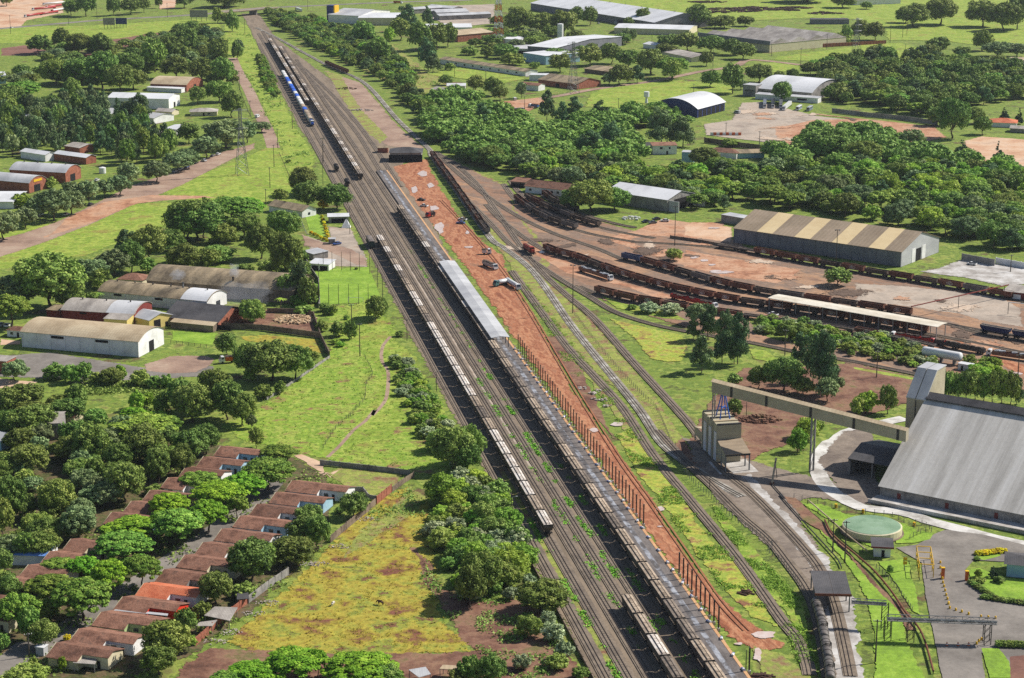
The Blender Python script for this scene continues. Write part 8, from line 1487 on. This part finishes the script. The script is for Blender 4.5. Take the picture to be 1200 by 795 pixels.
tr('standing out in the middle distance', [('I', 370, 112, 280, 230, 'round'), ('I', 480, 150, 270, 160, 'round'), ('I', 290, 160, 270, 150, 'round'), ('I', 755, 440, 505, 85, 'round'), ('J', 905, 660, 780, 165, 'round'), ('K', 728, 765, 800, 50, 'bush'), ('C', 1040, 490, 590, 150, 'round'), ('C', 850, 555, 720, 170, 'euc'), ('C', 760, 600, 740, 160, 'euc'), ('C', 560, 420, 570, 110, 'euc'), ('C', 690, 450, 580, 130, 'euc'), ('C', 800, 460, 590, 120, 'euc'), ('C', 630, 470, 590, 90, 'euc'), ('C', 370, 640, 760, 130, 'mango'), ('C', 260, 480, 600, 130, 'euc'), ('D', 300, 680, 790, 170, 'mango'), ('D', 420, 640, 690, 90, 'bush'), ('D', 650, 655, 715, 80, 'grey'), ('D', 880, 590, 760, 260, 'mango'), ('E', 240, 650, 790, 180, 'round'), ('E', 470, 600, 700, 130, 'grey'), ('E', 350, 600, 660, 70, 'round'), ('E', 870, 660, 770, 60, 'conif'), ('E', 700, 650, 760, 110, 'conif'), ('D', 100, 500, 690, 200, 'euc'), ('D', 200, 540, 690, 150, 'euc')])
fill('in the far right grove', Ps('E', (0, 320), (110, 300), (200, 300), (330, 260), (420, 330), (520, 250), (640, 300), (760, 310), (880, 330), (1050, 350), (1050, 470), (880, 480), (700, 500), (560, 550), (420, 530), (260, 490), (100, 500), (60, 420)), 15, 15, 12, ['mango', 'round', 'mango', 'spread', 'euc'])
tr('in the far right fields', [('E', 480, 20, 130, 160, 'mango'), ('E', 600, -10, 120, 180, 'mango'), ('E', 440, 40, 110, 100, 'round'), ('E', 800, 0, 130, 170, 'mango'), ('E', 900, 10, 150, 170, 'mango'), ('E', 960, -20, 140, 130, 'mango'), ('E', 230, 95, 190, 100, 'mango'), ('E', 300, 105, 190, 90, 'mango'), ('E', 140, 150, 205, 90, 'bush'), ('E', 660, 450, 650, 150, 'round'), ('E', 590, 500, 590, 110, 'round'), ('E', 760, 500, 580, 100, 'mango'), ('E', 800, 545, 630, 80, 'round'), ('E', 600, 190, 230, 120, 'bush'), ('E', 700, 220, 260, 90, 'bush'), ('E', 800, 150, 240, 90, 'round'), ('E', 870, 200, 270, 160, 'grey'), ('E', 960, 200, 270, 130, 'grey'), ('E', 900, 500, 560, 60, 'conif'), ('E', 970, 505, 580, 50, 'conif'), ('E', 150, -30, 40, 120, 'round'), ('E', 260, 10, 45, 60, 'round'), ('D', 960, 110, 200, 60, 'bush'), ('D', 770, -20, 20, 260, 'bush')])
tr('around the far factories', [('D', 270, 20, 130, 110, 'mango'), ('D', 390, 70, 135, 130, 'mango'), ('D', 490, 75, 125, 90, 'mango'), ('D', 350, 90, 135, 80, 'mango'), ('D', 15, 40, 120, 80, 'mango'), ('D', 130, 160, 230, 110, 'mango'), ('D', 220, 150, 240, 120, 'mango'), ('D', 330, 165, 250, 130, 'mango'), ('D', 430, 180, 260, 120, 'mango'), ('D', 480, 200, 280, 120, 'mango'), ('D', 50, 230, 350, 130, 'mango'), ('D', 150, 255, 370, 140, 'spread'), ('D', 310, 240, 310, 70, 'mango'), ('D', 330, 330, 410, 90, 'round'), ('D', 430, 295, 440, 120, 'round'), ('D', 555, 298, 390, 140, 'mango'), ('D', 650, 330, 375, 60, 'mango'), ('D', 710, 320, 370, 60, 'mango'), ('D', 790, 290, 350, 90, 'mango'), ('D', 870, 265, 350, 90, 'round'), ('D', 950, 290, 350, 90, 'mango'), ('D', 660, 378, 480, 100, 'round'), ('D', 930, 330, 420, 130, 'mango'), ('D', 470, 370, 420, 60, 'grey'), ('C', 540, 60, 170, 160, 'mango'), ('C', 640, 50, 170, 130, 'mango'), ('C', 580, 120, 180, 90, 'round'), ('C', 690, 140, 195, 90, 'mango'), ('C', 500, 150, 210, 130, 'mango'), ('C', 430, 30, 160, 140, 'mango'), ('C', 700, 30, 110, 80, 'mango'), ('C', 760, 30, 120, 80, 'mango'), ('C', 940, 80, 130, 50, 'mango'), ('C', 1010, 40, 120, 70, 'mango'), ('C', 620, 250, 340, 110, 'mango'), ('C', 760, 215, 310, 120, 'mango'), ('C', 860, 200, 300, 110, 'mango'), ('C', 940, 230, 320, 120, 'round'), ('C', 1040, 230, 350, 130, 'mango'), ('C', 900, 300, 400, 120, 'mango'), ('C', 980, 300, 390, 90, 'euc'), ('C', 1140, 280, 380, 100, 'round'), ('C', 930, 130, 200, 50, 'grey'), ('C', 960, 135, 200, 40, 'grey'), ('C', 850, 340, 400, 70, 'grey'), ('C', 280, 210, 270, 80, 'bush'), ('C', 200, 225, 260, 90, 'bush'), ('C', 400, 250, 310, 130, 'bush'), ('C', 500, 285, 320, 60, 'bush'), ('C', 230, 350, 430, 90, 'mango'), ('C', 310, 360, 450, 100, 'mango'), ('C', 340, 400, 470, 80, 'round'), ('C', 440, 380, 460, 60, 'grey'), ('C', 90, 350, 400, 70, 'round'), ('C', 10, 170, 260, 90, 'mango'), ('C', 100, 110, 220, 90, 'mango'), ('C', 30, 250, 340, 100, 'euc'), ('C', 110, 290, 330, 60, 'bush'), ('B', 900, 20, 150, 110, 'euc'), ('B', 870, 90, 190, 110, 'round'), ('B', 1000, 25, 130, 70, 'euc'), ('B', 960, 110, 240, 120, 'round'), ('B', 1040, 110, 230, 110, 'mango'), ('B', 1000, 170, 330, 120, 'euc'), ('B', 820, 120, 200, 60, 'lime'), ('B', 700, 100, 210, 130, 'round'), ('B', 770, 180, 300, 130, 'round')])
tr('by the grass island and the conveyor', [('L', 110, 350, 590, 160, 'euc'), ('L', 60, 240, 400, 110, 'euc'), ('L', 150, 170, 400, 170, 'euc'), ('L', 240, 200, 470, 170, 'euc'), ('L', 320, 210, 540, 180, 'euc'), ('L', 230, 320, 530, 150, 'euc'), ('L', 300, 330, 540, 130, 'euc'), ('L', 620, 270, 400, 170, 'round'), ('L', 690, 340, 560, 130, 'euc'), ('L', 820, 330, 720, 210, 'euc'), ('L', 760, 350, 640, 150, 'euc'), ('L', 590, 480, 710, 240, 'mango'), ('L', 440, 540, 680, 130, 'round'), ('L', 300, 575, 660, 90, 'bush'), ('L', 840, 600, 760, 140, 'grey'), ('L', 700, 600, 720, 150, 'mango'), ('L', 900, 600, 690, 90, 'grey'), ('L', 980, 440, 490, 50, 'bush'), ('b', 720, 280, 440, 170, 'lime'), ('b', 670, 350, 510, 130, 'lime'), ('b', 790, 300, 380, 90, 'bush'), ('b', 300, 170, 290, 100, 'bush'), ('c', 80, 120, 280, 140, 'lime'), ('c', 200, 105, 280, 110, 'round'), ('c', 20, 160, 290, 90, 'bush')])
for i in range(9): tr('in the row behind the grain store', [('c', 500 + i * 52, 20 + (i % 3) * 8, 195 + i * 4, 115, 'round' if i % 3 else 'mango')])
tr('in the row behind the grain store', [('c', 950, 60, 220, 100, 'euc'), ('c', 760, -5, 120, 140, 'lime'), ('c', 860, 10, 130, 100, 'lime')])
fill('in the green scrub by the truck lane', Ps('L', (400, 290), (560, 280), (720, 310), (860, 330), (994, 380)) + Ps('M', (120, 370), (250, 390), (380, 430), (420, 500), (560, 560), (440, 590), (250, 520), (100, 500), (0, 470)) + Ps('L', (900, 440), (700, 400), (450, 350)), 5.5, 6, 3.2, ['bush', 'lime', 'pale', 'bush'])
fill('in the green scrub by the truck lane', Ps('M', (640, 540), (760, 530), (900, 570), (880, 640), (760, 620), (660, 590)), 5.0, 6, 4, ['lime', 'bush', 'lime'])
tr('beside the brown ore wagons', [('I', 640, 690, 750, 110, 'pale'), ('I', 740, 700, 760, 120, 'pale'), ('I', 560, 700, 730, 50, 'bush'), ('I', 860, 690, 800, 110, 'grey')])
tr('on the works lawns', [('e', 755, 505, 600, 85, 'conif'), ('e', 800, 575, 640, 95, 'bush'), ('e', 665, 585, 640, 85, 'bush'), ('e', 640, 440, 475, 60, 'bush'), ('d', 808, 410, 470, 45, 'round'), ('e', 650, 530, 600, 60, 'lime')])
for i in range(9): plant('yellow', T('e', 650 + i * 22, 432 - i * 2.5), 3.4, 1.5, 'along the small works lawn', 0)
for i in range(16): plant('bush', T('e', 600 + i * 24 if i < 8 else 690 + (i - 8) * 42, 640 + i * 16 if i < 8 else 745 + (i - 8) * 6), 3.0, 1.5, 'along the hedge rim of the round works lawn', 0)
for i in range(10): plant('bush', T('f', 1085 + i * 14, 352 + i * .5), 2.8, 2.0, 'along the hedge by the lower right corner', 0)
fill('in the dark garden block at left', [(0, 500), (110, 505), (190, 520), (215, 535), (150, 590), (110, 640), (40, 690), (0, 720)], 11, 10, 7.5, ['mango', 'mango', 'round', 'grey'], keep=.75)
fill('in the upper left woods', Ps('A', (180, 240), (420, 250), (540, 240), (700, 180), (900, 130), (1050, 170), (1090, 400), (960, 400), (900, 330), (700, 340), (500, 400), (380, 430), (200, 360)) + [(0, 150), (0, 95), (60, 85)], 17, 14, 8, ['round', 'mango', 'mango', 'grey'], keep=.75)
fill('around the far factories', Ps('C', (20, 180), (250, 230), (440, 300), (560, 330), (800, 300), (1000, 300), (1190, 330), (1190, 260), (900, 200), (700, 210), (500, 180), (420, 60), (330, 100), (150, 200)), 26, 18, 9, ['round', 'mango', 'round', 'grey'], keep=.45)
fill('on the garden scrub by the left factory', Ps('G', (470, 500), (560, 520), (640, 560), (690, 690), (640, 740), (560, 690), (500, 600)), 6.5, 6.5, 4, ['bush', 'round', 'lime', 'bush'], keep=.8)
# ---- set them out
WOOD = 'in the dense wood behind the yard'
wq = sorted((it for it in QUEUE if it[4] == WOOD), key=lambda i: i[1].length); far = set(id(i) for i in wq[290:])
def join_wood(items):                                        # the far part of the wood reads as one mass
    AV, AF, o = [], [], 0; rg = random.Random(9)
    lows = [mk(k, 900 + i, None)[0] for i, k in enumerate(('round', 'spread', 'lime', 'round'))]
    dat = []
    for me in lows:
        v = np.empty(len(me.vertices) * 3); me.vertices.foreach_get('co', v); f = np.empty(len(me.polygons) * 3, np.int32); me.loops.foreach_get('vertex_index', f); dat.append((v.reshape(-1, 3), f))
    for kd, c, wd, ht, g, x in items:
        v, f = dat[rg.randrange(4)]; a = rg.random() * 6.28; ca, sa = math.cos(a), math.sin(a); q = np.empty_like(v); q[:, 0] = (v[:, 0] * ca - v[:, 1] * sa) * wd + c.x; q[:, 1] = (v[:, 0] * sa + v[:, 1] * ca) * wd + c.y; q[:, 2] = v[:, 2] * ht
        AV.append(q); AF.append(f + o); o += len(v)
    V, Fc = np.concatenate(AV), np.concatenate(AF); me = bpy.data.meshes.new('woodland'); me.vertices.add(len(V)); me.vertices.foreach_set('co', V.ravel()); me.loops.add(len(Fc)); me.loops.foreach_set('vertex_index', Fc.astype(np.int32)); n = len(Fc) // 3
    me.polygons.add(n); me.polygons.foreach_set('loop_start', np.arange(0, n * 3, 3, dtype=np.int32)); me.polygons.foreach_set('loop_total', np.full(n, 3, np.int32)); me.update(calc_edges=True); me.materials.append(LF['round'])
    ob = bpy.data.objects.new('woodland', me); COL.objects.link(ob); tag(ob, 'far part of the dense green wood behind the yard', 'wood', kind='stuff')
if len(wq) > 290: join_wood(wq[290:]); QUEUE = [i for i in QUEUE if id(i) not in far]
print('wood', len(wq))
groups = {}
for it in QUEUE: groups.setdefault((it[0], it[4]), []).append(it)
PROT = {}
for (kind, place), L_ in groups.items():
    L_.sort(key=lambda i: i[5])
    for n_, (kd, c, wd, ht, g, x) in enumerate(L_):
        hi = wd * scale_at(c) > 34; v = rt.randrange(4 if hi else 3); cm, tm = tmesh(kd, v, hi)
        many = len(L_) > 26 or g.startswith('along')
        lab = ADJ[kd] + (' ' + g if (many or len(L_) == 1) else ', %s from left, ' % ordw(n_ + 1) + g)
        nm_ = NAME[kd]
        if kd in ('mango', 'round', 'spread', 'lime', 'euc'): nm_ = {'in the dense wood behind the yard': 'forest_tree', 'on the wooded cutting bank': 'bank_tree', 'in the dark garden block at left': 'garden_tree', 'around the far factories': 'shade_tree', 'in the upper left woods': 'grove_tree', 'in the far right grove': 'park_tree'}.get(g, nm_)
        t = thing(nm_, lab, 'shrub' if kd in ('bush', 'pale') else 'hedge' if kd == 'yellow' else 'tree', c, rt.uniform(0, 6.28), ADJ[kd] + 's ' + g)
        t.scale = (wd, wd * rt.uniform(.88, 1.12), ht)
        a_ = bpy.data.objects.new('trunk', tm); b_ = bpy.data.objects.new('crown', cm)
        for o in (a_, b_): COL.objects.link(o); o.parent = t
print('plants', len(QUEUE))
# bare tree, palms
def bare(label, k, x, y0, y1, wpx):
    c = T(k, x, y1); h = zat(k, x, y0, y1); t = thing('bare_tree', label, 'tree', c); rg = random.Random(x); mb = MB(); tw = MB()
    mb.tube((0, 0, 0), (.1, .1, h * .35), .3, .2, 7); wd = wpx / SHEET[k][2] / scale_at(c) / 2
    for i in range(26):
        a = rg.random() * 6.28; q = wd * math.sqrt(rg.random()); m_ = Vector((math.cos(a) * q * .45, math.sin(a) * q * .45, h * .6)); e = Vector((math.cos(a) * q, math.sin(a) * q, h * (1 - .25 * (q / wd) ** 2)))
        mb.tube((.1, .1, h * rg.uniform(.25, .36)), m_, .09, .06, 4, False); tw.tube(m_, e, .06, .03, 4, False)
        for j in range(3): tw.tube(m_.lerp(e, .5), e + Vector((rg.uniform(-1, 1), rg.uniform(-1, 1), rg.uniform(-.6, .6))), .04, .02, 3, False)
    mb.build('trunk', BARK, t); tw.build('twigs', BARK, t)
bare('bare grey branched tree in the scrub below the white warehouse', 'N', 635, 595, 810, 190)
bare('leafless brown tree in the dark garden block', 'Q', 380, 320, 460, 130)
def palm(label, c, h, r, frond=16):
    t = thing('palm_tree', label, 'palm', c); mb = MB(); mb.tube((0, 0, 0), (.2, .1, h * .75), .22, .16, 7); mb.build('trunk', BARK, t); mb = MB(); rg = random.Random(int(c.x * 10))
    for i in range(frond):
        a = 6.28 * i / frond + rg.uniform(-.2, .2); up = rg.uniform(.1, 1.0); d = Vector((math.cos(a), math.sin(a), 0)); s = Vector((-d.y, d.x, 0)); pr = Vector((.2, .1, h * .75)); w0 = .3
        for k in range(4):
            f_ = (k + 1) / 4; nx = Vector((.2, .1, h * .75)) + d * r * f_ + Vector((0, 0, up * r * (f_ - 1.1 * f_ * f_))); w1 = .45 * (1 - f_ * .8)
            mb.add([pr - s * w0, pr + s * w0, nx + s * w1, nx - s * w1], [(0, 1, 2, 3)]); pr, w0 = nx, w1
    mb.build('crown', LF['lime'], t, fixn=False)
for k, x, y, h, r, lab in [('N', 795, 735, 6, 2.6, 'banana palm in the scrub, left of the pair'), ('N', 840, 740, 6, 2.6, 'banana palm in the scrub, right of the pair'), ('F', 460, 700, 6, 2.8, 'short palm beside the grey curved roof warehouse'), ('O', 480, 580, 5, 3.0, 'palm below the round mango trees'), ('T', 740, 800, 5, 3.4, 'palm among the bright trees at the bottom edge'), ('O', 640, 170, 7, 3.2, 'dark palm behind the timber yard tree'), ('D', 55, 200, 9, 4, 'palm in front of the white flat roofed warehouse'), ('C', 965, 190, 10, 4, 'palm before the far white roofed warehouse')]: palm(lab, T(k, x, y), h, r)
# ---- ground cover
def tufts(name, label, cat, polys, n, size, hgt, m, seed, clump=None):
    rg = np.random.default_rng(seed); PP = []
    for poly, k in polys:
        q = [(v.x, v.y) for v in poly]; x0, x1 = min(a[0] for a in q), max(a[0] for a in q); y0, y1 = min(a[1] for a in q), max(a[1] for a in q); got = 0; tries = 0
        while got < k and tries < k * 30:
            tries += 1; p = (rg.uniform(x0, x1), rg.uniform(y0, y1))
            if clump and mnoise.noise(Vector((p[0] * clump, p[1] * clump, seed))) < .05: continue
            if inside(p, q): PP.append(p); got += 1
    P3 = []; N3 = []
    for p in PP:
        k = rg.integers(4, 9); s = size * rg.uniform(.5, 1.7)
        for j in range(k): P3.append((p[0] + rg.normal() * s, p[1] + rg.normal() * s, abs(rg.normal()) * hgt * .6 + .08)); N3.append((0, 0, .8))
    v, f = leaves(rg, np.array(P3), np.array(N3), size * .55); me = bpy.data.meshes.new(name); me.from_pydata(v.tolist(), [], f.tolist()); me.materials.append(m); o = bpy.data.objects.new(name, me); COL.objects.link(o)
    return tag(o, label, cat, kind='stuff')
uvp = lambda *q: [UV(u, v) for u, v in q]
tufts('weeds', 'bright green weeds growing between the yard tracks', 'weeds', [(uvp((480, 130.2), (780, 130.2), (780, 132.5), (480, 132.5)), 1500), (uvp((440, 124.6), (560, 124.6), (760, 124.6), (760, 127), (440, 127)), 700), (uvp((460, 134.6), (640, 134.6), (640, 136.6), (460, 136.6)), 260), (uvp((440, 113.4), (600, 113.4), (600, 116), (440, 116)), 260), (uvp((800, 130.2), (1000, 130.2), (1000, 132.5), (800, 132.5)), 160)], 0, .5, .4, mat('yard_weed_leaves', [S(96, 160, 36), S(124, 190, 48), S(156, 208, 80)], .4, .7, 2, .25), 3, .09)
pas = [at(p) for p in [(372, 362), (446, 350), (470, 400), (530, 500), (540, 560), (385, 540), (290, 520), (300, 480), (395, 395)]]
tufts('grass_tufts', 'rough grass tufts scattered over the green pasture', 'grass', [(pas, 1500)], 0, .35, .2, mat('tuft_grass', [S(100, 136, 40), S(128, 160, 48), S(150, 174, 62)], .2, .9, 1, .2), 4)
yel = [at(p) for p in [(262, 752), (300, 715), (400, 610), (440, 585), (480, 568), (505, 590), (525, 730), (560, 765), (300, 768)]]
tufts('grass_tufts', 'dry yellow grass tufts over the near pasture', 'grass', [(yel, 1300)], 0, .3, .15, mat('tuft_yellow', [S(140, 132, 40), S(164, 152, 44), S(182, 170, 60)], .2, .9, 1, .2), 5)
vg = [at(p) for p in [(720, 508), (760, 525), (800, 585), (870, 665), (910, 735), (850, 695), (785, 605)]]; vg2 = [at(p) for p in [(835, 590), (880, 640), (935, 700), (960, 800), (945, 800), (905, 700), (840, 610)]]; vg3 = [at(p) for p in [(606, 322), (640, 360), (700, 440), (760, 520), (740, 515), (660, 420)]]
tufts('grass_tufts', 'tufts of grass along the verges of the right hand tracks', 'grass', [(vg, 900), (vg2, 1100), (vg3, 700)], 0, .45, .35, LF['lime'], 6, .08)
bank = [at(p) for p in [(478, 640), (520, 690), (600, 700), (655, 750), (690, 800), (600, 800), (505, 700)]]; bank2 = [at(p) for p in [(430, 600), (480, 572), (505, 600), (500, 690), (480, 650)]]
tufts('undergrowth', 'scrubby undergrowth on the eroded bank', 'undergrowth', [(bank, 500), (bank2, 160)], 0, .6, .7, LF['bush'], 7, .1)
cut = [at(p) for p in Ps('B', (330, 130), (540, 250), (840, 400), (990, 520), (1150, 760), (1300, 700), (1000, 330), (500, 80))]; lb = [at(p) for p in [(262, 40), (292, 40), (325, 105), (368, 190), (345, 220), (318, 150), (285, 85)]]
tufts('undergrowth', 'scrub covering the slopes of the cutting', 'undergrowth', [(cut, 900), (lb, 350)], 0, 1.1, 1.0, LF['bush'], 8, .05)
hf = [at(p) for p in Ps('L', (380, 270), (640, 270), (994, 380), (1100, 480), (560, 400))]; sc_ = [at(p) for p in Ps('N', (200, 540), (994, 560), (994, 790), (640, 795), (500, 640), (240, 600))]; gar = [at(p) for p in [(0, 500), (120, 500), (250, 520), (340, 530), (400, 570), (380, 640), (330, 690), (235, 765), (150, 800), (0, 800)]]
tufts('undergrowth', 'low green undergrowth between gardens and scrub', 'undergrowth', [(hf, 500), (sc_, 900), (gar, 1500)], 0, .8, .7, LF['bush'], 9, .05)
# ================================================================== AIR
mb = MB(); mb.box((0, 1500, 130), (6400, 4600, 262))
hz = mb.build('haze', MATS['scrub_grass']); hm = bpy.data.materials.new('haze'); hm.use_nodes = True; hn = hm.node_tree.nodes; hn.remove(hn['Principled BSDF'])
pv = hn.new('ShaderNodeVolumePrincipled'); pv.inputs['Color'].default_value = (0.80, 0.88, 1.0, 1); pv.inputs['Density'].default_value = 0.000025; pv.inputs['Anisotropy'].default_value = 0.2
hm.node_tree.links.new(pv.outputs[0], hn['Material Output'].inputs['Volume']); hz.data.materials.clear(); hz.data.materials.append(hm)
tag(hz, 'pale blue air veiling the far end of the view', 'haze', kind='stuff')
